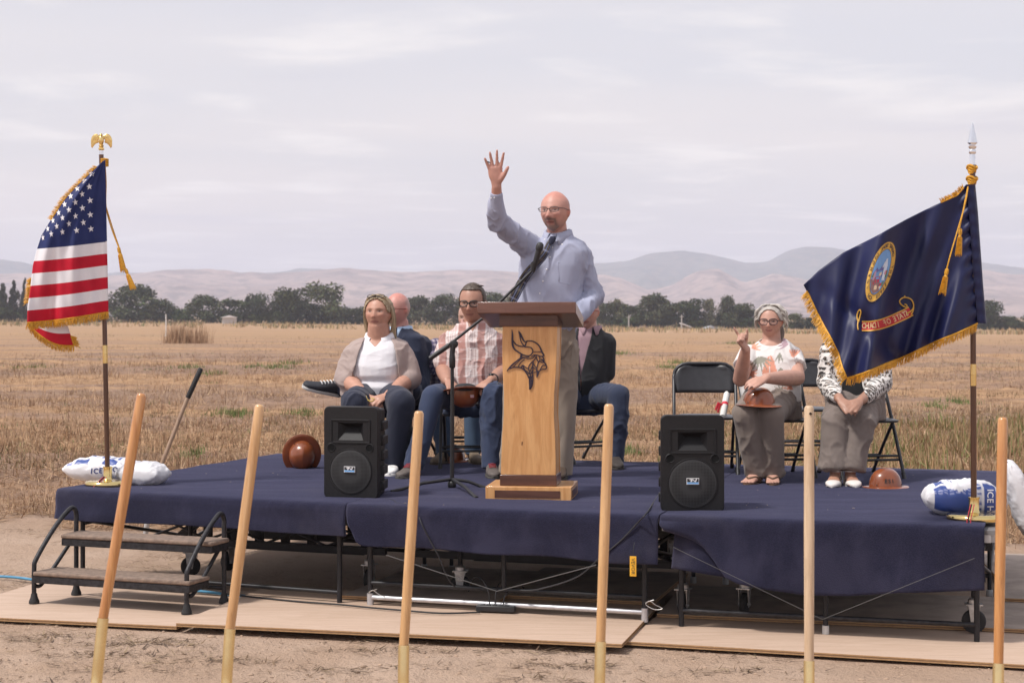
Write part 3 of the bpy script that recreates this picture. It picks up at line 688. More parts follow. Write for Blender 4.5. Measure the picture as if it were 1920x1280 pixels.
def stage_section(i):
    q = SECT[i]; ctr = (q[0]+q[1]+q[2]+q[3])/4; ctr.z = 0
    root = thing('stage_section', ['folding stage section at the left end, behind the two steps', 'middle folding stage section with the silver bottom rail, under the lectern', 'right folding stage section with the white forked caster, under the blue flag'][i], 'stage', ctr, 0, 'folding stage sections in a row')
    zt = DECK-.012
    m = MB(); top = [Vector((p.x, p.y, zt)) for p in q]; bot = [p-V(0,0,.022) for p in top]
    m.add(top+bot, [(0,1,2,3),(7,6,5,4)]+[(k, k+4, (k+1) % 4+4, (k+1) % 4) for k in range(4)]); m.build('deck', deckm, root, False, local=ctr)
    m = MB()
    for k in range(4):
        a, b = top[k], top[(k+1) % 4]; d = (b-a); L = d.length; dn = d.normalized(); ang = math.atan2(d.y, d.x); nrm = V(dn.y, -dn.x, 0)
        m.box((a+b)/2+V(0,0,-.036)-nrm*.014, (L-.04, .024, .05), Matrix.Rotation(ang, 3, 'Z'))
    m.build('edge_trim', alu if i == 2 else steel, root, False, local=ctr)
    Q = lambda u, v, z: V(*(bilin(q, u, v).xy), z)
    leg_top = zt-.024
    us = (.055, .945) if i != 0 else (.06, .955)
    for v in (.03, .5, .955):
        for u in us:
            a = Q(u, v, leg_top); g = 0.045 if v > .05 else {0: .045, 1: .10, 2: .022}[i]
            m = MB(); m.tube([V(a.x, a.y, g), a], .0145 if v < .05 else .0125, 12); m.build('leg', steel, root, angle=50, local=ctr)
            if i == 1 and v < .05:
                m = MB(); m.tube([V(a.x, a.y, .035), V(a.x, a.y, .108)], .0185, 12); m.build('foot_sleeve', galv, root, angle=50, local=ctr)
            elif v > .05:
                m = MB(); m.tube([V(a.x, a.y, .022), V(a.x, a.y, .06)], .019, 10); m.build('foot', simple('grey plastic foot', (.45,.45,.45), .6), root, angle=50, local=ctr)
    rz = {0: .10, 1: .165, 2: .105}[i]
    if i != 0:
        m = MB(); a = Q(.5, .03, leg_top); m.tube([V(a.x, a.y, rz), a], .0135, 12); m.build('leg', steel, root, angle=50, local=ctr)
        if i == 2:
            m = MB(); m.tube([V(a.x, a.y, .045), V(a.x, a.y, rz+.01)], .0135, 12); m.build('leg', steel, root, angle=50, local=ctr)
            m = MB(); m.tube([V(a.x, a.y, .022), V(a.x, a.y, .065)], .018, 12); m.build('foot', simple('pale plastic foot', (.62,.61,.58), .6), root, angle=50, local=ctr)
    for v, z in ((.03, rz), (.5, .14), (.955, .12), (.955, .33), (.5, .34)):
        m = MB(); m.tube([Q(us[0], v, z), Q(us[1], v, z)], .0125, 10); m.build('rail', steel if i != 2 or v > .05 else steel_worn, root, angle=50, local=ctr)
    if i == 1:
        m = MB(); m.tube([Q(us[0], .03, .085), Q(us[1], .03, .085)], .0135, 12); m.build('silver_rail', galv, root, angle=50, local=ctr)
    for u in us:
        m = MB(); m.tube([Q(u, .03, .42), Q(u, .5, .16), Q(u, .955, .40)], .011, 8); m.build('side_brace', steel, root, angle=50, local=ctr)
        m = MB(); m.tube([Q(u, .04, .40), Q(u, .955, .40)], .0125, 8); m.build('side_rail', steel, root, angle=50, local=ctr)
    # carrier beams and folding trusses under the deck
    for v in (.28, .72):
        m = MB(); a = Q(.03, v, .40); b = Q(.97, v, .40); d = b-a; m.box((a+b)/2, (d.length, .03, .05), Matrix.Rotation(math.atan2(d.y, d.x), 3, 'Z')); m.build('beam', steel, root, False, local=ctr)
        m = MB(); a = Q(.05, v, .225); b = Q(.95, v, .225); d = b-a; m.box((a+b)/2, (d.length, .03, .04), Matrix.Rotation(math.atan2(d.y, d.x), 3, 'Z')); m.build('beam', steel, root, False, local=ctr)
        for u0, u1 in ((.08, .30), (.30, .52), (.52, .74), (.74, .94)):
            m = MB(); m.tube([Q(u0, v, .24), Q(u1, v, .39)], .008, 6); m.build('truss_bar', steel, root, local=ctr)
            m = MB(); m.tube([Q(u0, v, .39), Q(u1, v, .24)], .008, 6); m.build('truss_bar', steel, root, local=ctr)
    # thin tensioned wires in front
    if i != 0:
        wm_ = simple('steel wire', (.14,.14,.14), .5, metal=.3, var=0)
        zl = {1: .36, 2: .47}[i]
        for s in (0, 1):
            m = MB(); m.tube([Q(.5, -.012, rz+.012), Q(us[s]*(.75 if i == 1 else 1)+(.12 if i == 1 else 0), -.05, zl)], .0013 if i == 2 else .0022, 6); m.build('brace_wire', wm_, root, local=ctr)
    for v, z0, z1 in ((.40, .17, .44), (.62, .15, .46)):  # invented frame mass, added to darken the space under the deck
        m = MB(); a = Q(.20, v, (z0+z1)/2); b = Q(.80, v, (z0+z1)/2); d = b-a; ang = math.atan2(d.y, d.x)
        for k in range(7): c = a.lerp(b, k/6); m.box(c, (.05, .035, z1-z0), Matrix.Rotation(ang, 3, 'Z'))
        for zz in (z0, z1): m.box(V(*((a+b)/2).xy, zz), (d.length, .05, .05), Matrix.Rotation(ang, 3, 'Z'))
        m.build('added_dark_frame', steel, root, False, local=ctr)
    for (u, v, yaw) in {0: [(.27,.24,.3),(.33,.34,1.2),(.93,.22,1.5)], 1: [(.26,.20,.15),(.30,.75,.8),(.8,.7,.6)], 2: [(.215,.16,1.45),(.93,.10,.1),(.03,.12,1.4),(.8,.75,.3)]}[i]:
        c = Q(u, v, .062+.024); caster(root, c, yaw-.25)
        m = MB(); m.tube([c+V(0,0,.11), V(c.x, c.y, .40)], .014, 8); m.build('caster_post', steel, root, angle=50, local=ctr)
    if i == 0:      # wide flat diagonal bar seen between the steps
        m = MB(); a = Q(.145, .30, .19); b = Q(.26, .30, .36); d = b-a; m.box((a+b)/2, (d.length, .03, .055), Matrix.Rotation(math.atan2(d.y, d.x), 3, 'Z')@Matrix.Rotation(-math.atan2(d.z, d.xy.length), 3, 'Y')); m.build('lift_arm', steel, root, False, local=ctr)
    return root
for i in range(3): stage_section(i)

def carpet(i, drop, label):
    """carpet lying on the deck and hanging over the front edge; drop(u) is the hang length"""
    q = SECT[i]; ctr = (q[0]+q[1]+q[2]+q[3])/4; ctr.z = 0
    nu = 120; vs_top = np.concatenate([np.linspace(1, .08, 26), np.linspace(.07, 0.012, 7)])
    rows = []; us = np.linspace(0, 1, nu); 
    fd = [(bilin(q, u, 0)-bilin(q, u, 1)).xy.normalized() for u in us]
    ext = .97 if i == 2 else 1.0
    for v in vs_top:
        rows.append([bilin(q, u*ext, v)+V(0,0,.004+.004*mnoise.noise(V(u*9, v*9, i))+.005*max(0, mnoise.noise(V(u*3, v*26, i+4)))-.0) for u in us])
    rad = .022
    for a in (20, 45, 70, 90):
        A = math.radians(a); rows.append([bilin(q, u*ext, 0)+V(*(fd[k]*(rad*math.sin(A)-.004)), 0)+V(0,0,-rad*(1-math.cos(A))+.004) for k, u in enumerate(us)])
    n = 22
    for j in range(1, n+1):
        t = j/n; row = []
        for k, u in enumerate(us):
            L = drop(u); z = -rad-L*t; w = .012*math.sin(u*13+i*2)*t+.02*mnoise.noise(V(u*5, t*1.5, i*3.1))*t
            dxu = 0.0
            if i == 2 and u < .22:                     # the bunched corner: a lip that swings out and folds under
                s = (1-u/.22); w += .055*math.sin(t*PI*.9)*s*s; w -= .02*s*t; dxu = .05*s*t*t
            if i == 1 and u < .05: s = 1-u/.05; dxu = .04*s*t*t
            p = bilin(q, u*ext, 0)+V(*(fd[k]*(rad+w)), 0)+V(0, 0, z); ud = (q[1]-q[0]).normalized(); p += ud*dxu; row.append(p)
        rows.append(row)
    m = MB(); m.ngrid(rows); o = m.build('stage_carpet', carpet_m, None, True, angle=180, local=ctr); o.location = ctr
    sm = o.modifiers.new('thick', 'SOLIDIFY'); sm.thickness = .009; sm.offset = 1
    return tag(o, label, 'carpet', 'navy carpets on the stage')
carpet(0, lambda u: .142+.006*math.sin(u*9), 'navy carpet with a short straight front drop over the left stage section, behind the steps')
def drop_mid(u): return interp([(0,.13),(.02,.17),(.06,.19),(.4,.20),(.7,.212),(1,.225)], u)+.005*math.sin(u*17)
carpet(1, drop_mid, 'navy carpet hanging over the middle stage section above the silver rail')
def drop_right(u): return interp([(0,.045),(.05,.065),(.09,.085),(.13,.12),(.17,.19),(.21,.27),(.25,.30),(.34,.325),(.46,.345),(.60,.34),(.75,.31),(1,.283)], u)
carpet(2, drop_right, 'navy carpet with a bunched corner and a long uneven drop over the right stage section')
# loose fold of the right carpet: the tongue that hangs below the bunch
m = MB(); q = SECT[2]; rows = []
for j in range(15):
    t = j/14; row = []
    for k in range(25):
        s = k/24; u = .045+.20*s; p = bilin(q, u, 0); L0 = .02+.02*s; L1 = .262+.045*s
        p = p+V(*((bilin(q, u, 0)-bilin(q, u, 1)).xy.normalized()*(-.004+.012*math.sin(s*4)*t-.012*(1-t))), 0)+V(-.02*t*(1-s), 0, -(L0+(L1-L0)*t)); row.append(p)
    rows.append(row)
c0 = bilin(q, .1, 0); m.ngrid(rows); o = m.build('carpet_flap', carpet_m, None, True, angle=180, local=c0); o.location = c0
sm = o.modifiers.new('thick', 'SOLIDIFY'); sm.thickness = .008
tag(o, 'loose carpet corner folded down under the bunched end of the right carpet', 'carpet')

r_ = np.random.default_rng(3); m = MB()
for k in range(70):
    i = int(r_.integers(0, 3)); pp = bilin(SECT[i], r_.uniform(.03, .97), r_.uniform(.02, .9)); a = r_.uniform(0, 6.3); L_ = r_.uniform(.002, .009)
    m.tube([V(pp.x, pp.y, DECK+.013), V(pp.x+math.cos(a)*L_, pp.y+math.sin(a)*L_*.8, DECK+.016), V(pp.x+math.cos(a+.5)*L_*1.6, pp.y+math.sin(a+.5)*L_, DECK+.013)], .0009, 4)
tag(m.build('straw_specks', simple('straw specks', (.5,.42,.32), .9, var=.3, scale=3), None), 'specks of straw and lint on the navy carpet', None, None, 'stuff')
# yellow tag with the maker's name, hung under the middle carpet
def wtext(txt, size, M, name, mat, parent, depth=.0015, bold=0.0, local=None):
    vs_, fs = text_poly(txt, size, bold); n = len(vs_); m = MB()
    m.add([M@V(x, -depth, y) for x, y in vs_], fs); return m.build(name, mat, parent, False, local=local)
p = at(1187, 1061, 8.80); t = thing('maker_tag', 'yellow tag reading VEVOR hung under the middle carpet near its right end', 'tag', p, -.25)
m = MB(); m.box((0,0,0), (.034,.003,.104)); m.build('plate', simple('yellow plastic', (.80,.42,.03), .5, var=.05), t, False, bevel=.002)
wtext('VEVOR', .027, Matrix.Translation((0,-.003,0))@Matrix.Rotation(PI/2, 4, 'Y'), 'lettering', simple('black ink', (.02,.02,.02), .6, var=0), t)
m = MB(); m.tube([V(0,.002,.05), V(0,.012,.09), V(.002,.03,.12)], .002, 6); m.build('tie', steel, t)

# the two portable steps -------------------------------------------------
def steps():
    f0, f1 = G(64,1130,.025), G(350,1150,.025); r0, r1 = G(143,1114,.025), G(420,1130,.025)
    ctr = (f0+f1+r0+r1)/4; ctr.z = 0
    root = thing('portable_steps', 'black tube framed steps with two brown treads in front of the stage', 'steps', ctr)
    brown = simple('brown tread carpet', (.215,.155,.12), .95, var=.22, scale=35, bump=.4)
    L = lambda a, b, t: a.lerp(b, t)
    ux = (f1-f0).normalized(); back = ((r0-f0)+(r1-f1)).normalized()
    for (zt, dy0, dy1, x0, x1) in ((.205, -.02, .20, -.005, .02), (.395, .17, .37, .03, .03)):
        a = f0+ux*x0+back*dy0; b = f1+ux*(x1)+back*dy0; d = (b-a); ang = math.atan2(d.y, d.x); c = (a+b)/2+back*(dy1-dy0)/2; c.z = zt-.012
        m = MB(); m.box(c, (d.length, dy1-dy0, .024), Matrix.Rotation(ang, 3, 'Z')); tr = m.build('tread', brown, root, True, .008, local=ctr)
        m = MB(); m.box(c-V(0,0,.033), (d.length-.005, dy1-dy0-.012, .04), Matrix.Rotation(ang, 3, 'Z')); m.build('tread_frame', steel_worn, root, True, .004, local=ctr)
    for a, b in ((f0, r0), (f1, r1)):
        h = V(0,0,1)
        top = b.lerp(a, .06)+h*.505
        pts = catmull([a+h*.02, a+h*.19, a+back*.02+h*.25, a.lerp(b, .45)+h*.40, a.lerp(b, .80)+h*.495, a.lerp(b,.93)+h*.505, b+h*.47, b+h*.40, b+h*.02], 5)
        m = MB(); m.tube(pts, .0135, 12); m.build('side_frame', steel_worn, root, angle=60, local=ctr)
        pts = catmull([a+back*.015+h*.095, a.lerp(b, .18)+h*.10, a.lerp(b, .55)+h*.21, a.lerp(b, .85)+h*.305, b-back*.008+h*.325], 5)
        m = MB(); m.tube(pts, .0115, 10); m.build('side_brace', steel_worn, root, angle=60, local=ctr)
        for p in (a, b):
            m = MB(); m.lathe([(.030,0),(.029,.012),(.020,.035),(.0165,.055)], 16, p+h*0.0); m.build('rubber_foot', rubber, root, angle=50, local=ctr)
    m = MB(); m.tube([r0+V(0,0,.085), r1+V(0,0,.085)], .011, 8); m.build('cross_bar', steel_worn, root, angle=60, local=ctr)
    m = MB(); m.tube([r0+V(0,0,.335), r1+V(0,0,.335)], .011, 8); m.build('cross_bar', steel_worn, root, angle=60, local=ctr)
steps()

# cables and the power strip --------------------------------------------
def cable(name, pts, r, col, label, cat='cable', group=None, rough=.55):
    m = MB(); P = catmull(pts, 8); o0 = P[0].copy(); m.tube(P, r, 8); o = m.build(name, simple('cable '+name+label[:8], col, rough, var=.1), None, local=o0); o.location = o0
    return tag(o, label, cat, group)
cable('extension_cord', [G(-80,1078,.012), G(0,1080,.012), G(40,1083,.012), G(100,1091,.014), G(180,1091,.014), G(330,1103,.034), G(450,1116,.034), G(540,1121,.034), G(640,1126,.034), G(700,1129,.03)], .0085, (.08,.27,.43), 'blue extension cord running along the ground behind the steps')
cable('power_cable', [G(420,1112,.05), G(500,1121,.05), G(560,1127,.05), G(640,1133,.055), G(690,1138,.055), G(760,1144,.055), G(830,1149,.055), G(900,1147,.055)], .005, (.015,.015,.017), 'black cable lying under the silver rail left of the power strip')
p = G(930,1146,.05); t = thing('power_strip', 'black power strip lying on the plywood behind the silver rail', 'power strip', p, -.22)
m = MB(); m.box((0,0,.018), (.215,.05,.034)); m.build('housing', simple('black plastic', (.018,.018,.02), .45, var=.1), t, True, .006)
for k in range(5): m = MB(); m.box((-.075+.034*k,0,.036), (.024,.03,.003)); m.build('socket', simple('dark socket', (.03,.03,.032), .5, var=0), t, True, .001)
for k, (dx_, lean, up) in enumerate(((.03,.02,.10), (.0,-.05,.13), (.075,.05,.08))):
    o = p+V(-.035+dx_, .0, .04); cable('plug_cord', [o, o+V(lean*.2,.0,up*.6), o+V(lean,.06,up), o+V(lean*2,.20,up*.8), o+V(lean*2.4,.30,.02)], .0035, (.02,.02,.022), ['left plug cord curling up from the power strip', 'middle plug cord rising from the power strip', 'right plug cord looping from the power strip'][k])
q = SECT[1]
def front(px, py, off=.03):
    """point on the hanging front of the middle carpet under this pixel"""
    lo, hi = 0.0, 1.0
    for _ in range(30):
        mid = (lo+hi)/2; b = bilin(q, mid, 0); x = CX+b.x/b.y*F
        if x < px: lo = mid
        else: hi = mid
    b = bilin(q, lo, 0); fd = (b-bilin(q, lo, 1)).normalized(); Y = b.y+fd.y*off; return at(px, py, Y)
cable('speaker_cable', [ondeck(1240, 918, DECK+.01), ondeck(1225, 942, DECK+.012), front(1212, 962, .04), front(1195, 980, .045), front(1165, 1012, .045), front(1125, 1045, .05), front(1080, 1082, .02), front(1010, 1104, -.02), front(975, 1106, -.05)], .0042, (.02,.02,.024), 'black cable trailing from the right loudspeaker down the middle carpet')
cable('microphone_cable', [ondeck(722, 934, DECK+.01), ondeck(738, 938, DECK+.01), ondeck(744, 943, DECK+.01), ondeck(765, 945, DECK+.01), ondeck(780, 945, DECK+.01), front(788, 975, .05), front(805, 1010, .05), front(822, 1042, .04), front(838, 1080, 0), front(853, 1100, -.05)], .0038, (.02,.02,.024), 'thin black cable running from the left loudspeaker over the carpet edge')
for k, (px, py) in enumerate(((705, 1116), (1224, 1136))):
    P = [front(px+dx_, py+dy_, .05) for dx_, dy_ in ((-14,-6),(-6,-10),(6,-2),(18,4),(4,6),(-12,-2),(-10,-8),(2,-12))]
    m = MB(); m.tube(catmull(P, 5), .0018, 5); o = m.build('wire_tie', simple('bare wire', (.55,.54,.52), .35, metal=.7, var=0), None, local=P[0]); o.location = P[0]
    tag(o, ['twist of bare wire on the left end of the silver rail', 'twist of bare wire on the right end of the silver rail'][k], 'wire')
# ================================================================ loudspeakers, lectern, microphone, chairs, hats, shovels, bags
blackp = simple('black moulded plastic', (.011,.0105,.012), .52, var=.15, scale=60, bump=.25, bs=500, spec=.32)
def loudspeaker(c, yaw, w, h, label, deep=.27):
    t = thing('loudspeaker', label, 'loudspeaker', c, yaw, 'black loudspeakers on the stage front')
    d2 = deep
    # cabinet, wider at the front, behind the baffle
    m = MB(); f = .055; prof = [(-w/2+.012, f), (w/2-.012, f), (w/2-.045, d2), (-w/2+.045, d2)]
    m.add([V(x, y, .012) for x, y in prof]+[V(x, y, h-.018) for x, y in prof], [(3,2,1,0),(4,5,6,7)]+[(i, (i+1) % 4, (i+1) % 4+4, i+4) for i in range(4)])
    m.build('cabinet', blackp, t, True, .012)
    for s in (-1, 1):
        for k in range(5):
            z0 = .045+k*(h-.10)/5; m = MB(); zz = (h-.10)/5*.62
            a = V(s*(w/2-.012), f+.018, z0); b = V(s*(w/2-.045), d2-.01, z0)
            n_ = V(s, .3, 0).normalized()*.022
            m.add([a, b, b+n_, a+n_, a+V(0,0,zz), b+V(0,0,zz), b+n_+V(0,0,zz), a+n_+V(0,0,zz)], [(3,2,1,0),(4,5,6,7),(0,1,5,4),(1,2,6,5),(2,3,7,6),(3,0,4,7)]); m.build('rib', blackp, t, True, .006)
    # baffle: a thick front with a real opening for the horn; the ports are flat discs
    hw, hz0, hz1 = .235*w, .635*h, .825*h
    m = MB()
    def slab(x0, x1, z0, z1): m.box(((x0+x1)/2, .03, (z0+z1)/2), (x1-x0, .06, z1-z0))
    P = []
    outer = []
    for (cx_, cz_, a0) in ((w/2-.03, h-.03, 0), (-w/2+.03, h-.03, 90), (-w/2+.03, .03, 180), (w/2-.03, .03, 270)):
        for k in range(5): a = math.radians(a0+22.5*k); outer.append((cx_+.03*math.cos(a), cz_+.03*math.sin(a)))
    inner = [(hw, hz1), (-hw, hz1), (-hw, hz0), (hw, hz0)]
    # ring faces: connect each quarter of the outline to its corner of the horn opening
    n_ = len(outer); vs_ = [V(x, 0, z) for x, z in outer]+[V(x, 0, z) for x, z in inner]+[V(x, .06, z) for x, z in outer]
    fs = []
    for qd in range(4):
        for k in range(4): fs.append((qd*5+k, qd*5+k+1, n_+qd))
        fs.append((qd*5+4, ((qd+1)*5) % n_, n_+(qd+1) % 4, n_+qd))
    fs += [(i, i+n_+4, (i+1) % n_+n_+4, (i+1) % n_) for i in range(n_)]; fs.append(tuple(range(n_+4, 2*n_+4)))
    m.add(vs_, fs); m.build('baffle', blackp, t, True, .005)
    m = MB(); io = inner; ii = [(hw*.42, hz1-.028), (-hw*.42, hz1-.028), (-hw*.42, hz0+.075), (hw*.42, hz0+.075)]
    m.add([V(x, .0005, z) for x, z in io]+[V(x, .052, z) for x, z in ii], [(i, (i+1) % 4, (i+1) % 4+4, i+4) for i in range(4)]); m.build('horn', blackp, t, False)
    m = MB(); m.add([V(x, .0515, z) for x, z in ii], [(0,1,2,3)]); m.build('throat_dark_face', simple('painted dark depth', (.006,.006,.007), .9, var=0), t, False)  # flat black face, paints the dark depth of the throat
    m = MB(); rr = .006
    for (a, b) in ((0,1),(1,2),(2,3),(3,0)):
        k = 1.52; cz = (hz0+hz1)/2; e = [(x*k, cz+(z-cz)*1.28) for x, z in inner]
        m.tube([V(e[a][0], 0, e[a][1]), V(e[b][0], 0, e[b][1])], rr, 6)
    m.build('horn_frame', blackp, t)
    cz = .30*h; R_ = .385*w
    g = 'grille'
    if 'speaker grille' not in MATS:
        q_ = NT('speaker grille'); q_.set(rough=.6, spec=.25); v = q_.obj((1, 1, 1)); vo = q_.node('ShaderNodeTexVoronoi'); vo.inputs['Scale'].default_value = 130; vo.inputs['Randomness'].default_value = .0
        q_.l.new(v, vo.inputs['Vector']); q_.color(q_.mix(q_.ramp(vo.outputs['Distance'], .28, .42), (.004,.004,.004), (.04,.04,.042))); MATS['speaker grille'] = q_.m
    m = MB(); m.lathe([(R_, 0), (R_*.9, .004), (R_*.5, .008), (.0001, .010)], 48, (0, -.002, cz), R=Matrix.Rotation(PI/2, 3, 'X')); m.build('grille', MATS['speaker grille'], t)
    m = MB(); m.tube([V(math.cos(a)*R_, -.001, cz+math.sin(a)*R_) for a in np.linspace(0, 2*PI, 49)], .0045, 6); m.build('grille_ring', blackp, t)
    for s in (-1, 1):
        pz = .555*h; px_ = s*.355*w
        m = MB(); m.lathe([(.026, .001), (.022, .004), (.020, .002)], 24, (px_, -.001, pz), R=Matrix.Rotation(PI/2, 3, 'X'), caps=False); pr = m.build('port', blackp, t)
        m = MB(); m.lathe([(.0205, .0), (.0001, .0)], 20, (px_, -.002, pz), R=Matrix.Rotation(PI/2, 3, 'X')); m.build('port_dark_disc', simple('painted dark depth', (.006,.006,.007), .9, var=0), pr, False)  # flat black disc, the port's inner shade put into its colour
    # badge: white framed plate, dark field with a white letter, light blue band
    bz = cz+.012; yb = -.016
    m = MB(); m.box((0, yb, bz), (.066, .004, .034)); b = m.build('badge', simple('badge white', (.75,.75,.76), .4, var=0), t, False)
    m = MB(); m.box((0, yb-.003, bz+.005), (.060, .002, .018)); m.build('badge_field', simple('badge black', (.02,.02,.025), .4, var=0), b, False)
    m = MB(); m.box((0, yb-.003, bz-.0095), (.060, .002, .009)); m.build('badge_band', simple('badge blue', (.20,.45,.80), .4, var=0), b, False)
    m = MB(); z = bz+.005
    for poly in ([(-.014,-.008),(-.006,-.008),(.002,.008),(-.006,.008)], [(-.006,.008),(.0,.008),(.016,-.008),(.010,-.008)], [(.010,-.008),(.016,-.008),(.022,.008),(.016,.008)], [(-.022,.004),(-.012,.008),(-.004,.008),(-.010,.001)]):
        m.prism([(x, z+y) for x, y in poly], .001, Matrix.Translation((0, yb-.005, 0)))
    m.build('badge_letter', simple('badge white', (.75,.75,.76), .4, var=0), b, False)
    return t
p = ondeck(655, 937); loudspeaker(p+V(.005,0.02,.004), -.27, .325, .525, 'black loudspeaker showing its ribbed side, in front of the woman in the cardigan', .25)
p = ondeck(1299, 962); loudspeaker(p+V(0,.01,.004), -.03, .335, .515, 'black loudspeaker facing straight ahead, in front of the empty folding chair', .25)

# lectern ---------------------------------------------------------------
oak = wood('honey wood', (.56,.27,.095), (.70,.385,.16), .38, (10, 10, 1.0), .25)
oak_side = oak
walnut = wood('dark walnut', (.070,.028,.018), (.125,.052,.034), .35, (1.0, 9, 9), .25)
walnut_top = wood('lectern top wood', (.125,.055,.038), (.17,.078,.055), .33, (.9, 9, 9), .3)
lc = ondeck(996, 940)+V(0, .16, 0)
lect = thing('lectern', 'wooden lectern with a horned warrior emblem and a dark slanted top', 'lectern', lc, -.13)
m = MB(); m.box((.005, .03, .042), (.485, .40, .084)); m.build('base', oak, lect, True, .003)
m = MB(); m.box((0, -.171, .042), (.37, .004, .042)); m.build('base_inlay', walnut, lect, False)
m = MB(); m.box((.249, .03, .042), (.004, .28, .042)); m.build('base_inlay', walnut, lect, False)
m = MB(); m.box((0, .0, .084+.032), (.322, .262, .062)); m.build('plinth', walnut, lect, True, .003)
S_ = 3200/9.72
def edge(z, right):
    # px edges of the column front, by height in the photograph
    y = [615, 650, 700, 740, 780, 820, 860, 895]; l = [945, 944.2, 945, 947.5, 947, 944, 942.5, 941.5]; r = [1047, 1046.5, 1044.5, 1041.5, 1041, 1043.5, 1044.5, 1044.5]
    yy = 890-(z-.146)*S_; return ((np.interp(yy, y, r) if right else np.interp(yy, y, l))-993)/S_
zs = np.linspace(.1465, .985, 34)
m = MB(); P = [(edge(z, 0), z) for z in zs]+[(edge(z, 1), z) for z in zs[::-1]]
m.prism(P, .018, Matrix.Translation((0, -.127, 0))); m.build('front_panel', oak, lect, True, .002, seg=1)
m = MB(); m.prism(P, .018, Matrix.Translation((0, .102, 0))); m.build('back_panel', oak, lect, True)
for right in (0, 1):
    s = -1 if not right else 1; rows = [[V(edge(z, right)-s*.003, -.109, z), V(edge(z, right)-s*.003, .102, z), V(edge(z, right)-s*.018, .102, z), V(edge(z, right)-s*.018, -.109, z)] for z in zs]
    m = MB(); m.ngrid(rows, closed_u=True); m.build('side_panel', oak, lect, True)
fy, by = -.215, .27; zs_f, zs_b = 1.058, .975
zf = lambda y: zs_f+(zs_b-zs_f)*(y-fy)/(by-fy)
m = MB(); q_ = [V(x, y, .984) for x, y in ((-.163,-.139),(.169,-.139),(.169,.123),(-.163,.123))]+[V(x, y, zf(y)+.004) for x, y in ((-.163,-.139),(.169,-.139),(.169,.123),(-.163,.123))]
m.add(q_, [(3,2,1,0),(4,5,6,7)]+[(i, (i+1) % 4, (i+1) % 4+4, i+4) for i in range(4)]); m.build('collar_band', walnut, lect, True, .003)
# slanted tray: high at the front, sloping down towards the speaker
m = MB(); hi = [(-.278,fy),(.278,fy),(.278,by),(-.278,by)]; q_ = [V(x, y, zf(y)) for x, y in hi]+[V(x, y, zf(y)+.064) for x, y in hi]
m.add(q_, [(3,2,1,0),(4,5,6,7)]+[(i, (i+1) % 4, (i+1) % 4+4, i+4) for i in range(4)]); m.build('tray', walnut_top, lect, True, .004)
# emblem, cut in dark metal: strokes traced on the panel
emb = simple('dark cut steel', (.040,.027,.045), .45, metal=.3, var=.15)
def ep(x, y): return ((940+x/8-993)/S_, .146+(890-(600+y/8))/S_)
STROKES = [  # points in the 8x crop with half widths
 [(180,160,3),(188,240,12),(188,330,14),(195,400,14),(225,455,11),(290,500,10),(350,535,10),(420,548,8),(460,535,8),(488,500,8),(492,465,8),(470,430,8),(430,418,6),(370,415,8)],
 [(190,300,6),(215,350,8),(250,385,8),(300,405,8),(350,408,9),(380,395,9),(395,350,9),(410,328,9)],
 [(280,180,4),(305,225,16),(335,280,13),(360,325,10),(385,345,8)],
 [(300,230,10),(305,290,7),(320,340,6),(345,380,7),(368,405,7)],
 [(395,330,7),(440,326,8),(500,335,9),(560,370,9),(600,420,10),(630,490,12),(660,540,12)],
 [(490,490,5),(560,487,5),(620,490,6)],
 [(470,560,5),(520,535,7),(580,545,8),(620,555,8),(665,545,8)],
 [(330,520,16),(320,570,14),(380,575,9),(440,565,5)],
 [(400,590,4),(450,590,6),(495,575,7),(525,545,6)],
 [(320,575,12),(260,620,9),(200,670,11),(150,720,11),(105,775,5)],
 [(330,585,7),(270,640,5),(215,700,5),(200,722,4)],
 [(150,740,8),(200,720,7),(260,720,8),(320,730,9),(370,765,10),(410,820,10),(435,880,9)],
 [(275,715,5),(290,680,6),(320,640,5),(370,600,6)],
 [(320,720,7),(345,690,8),(390,720,5),(425,735,7),(440,690,7),(470,650,6),(500,625,7),(530,590,6),(545,550,6)],
 [(345,700,9),(370,750,6),(420,790,6),(440,820,8)],
 [(425,735,7),(450,780,7),(470,740,6),(490,690,7),(485,650,5)],
 [(490,690,6),(495,760,7),(490,810,6)],
 [(440,850,9),(460,920,26),(462,990,24),(445,1048,9)],
 [(490,800,7),(495,870,8),(490,950,8),(480,1000,7),(455,1045,5)],
 [(440,780,5),(460,820,8),(485,770,5)],[(455,830,8),(470,880,9),(485,840,5)],
 [(500,630,6),(510,680,7),(540,715,6),(550,720,5)],
 [(545,560,5),(560,610,8),(575,640,8),(560,700,7),(552,760,9),(570,790,18),(560,840,12),(553,870,5)],
 [(570,650,6),(600,630,8),(640,650,7)],[(590,560,5),(600,600,7),(585,640,6)],
 [(640,560,7),(660,600,9),(650,640,7),(680,660,9),(690,690,7),(640,690,6),(610,740,8),(585,790,6)],
 [(600,760,5),(650,745,6),(690,740,7),(700,700,6),(680,690,6)],
 [(620,600,10),(650,620,12),(670,640,6)],[(500,720,5),(530,740,6),(545,735,5)],[(495,800,5),(530,790,5),(550,780,5)]]
m = MB(); M_ = Matrix.Translation((0, -.127, 0))
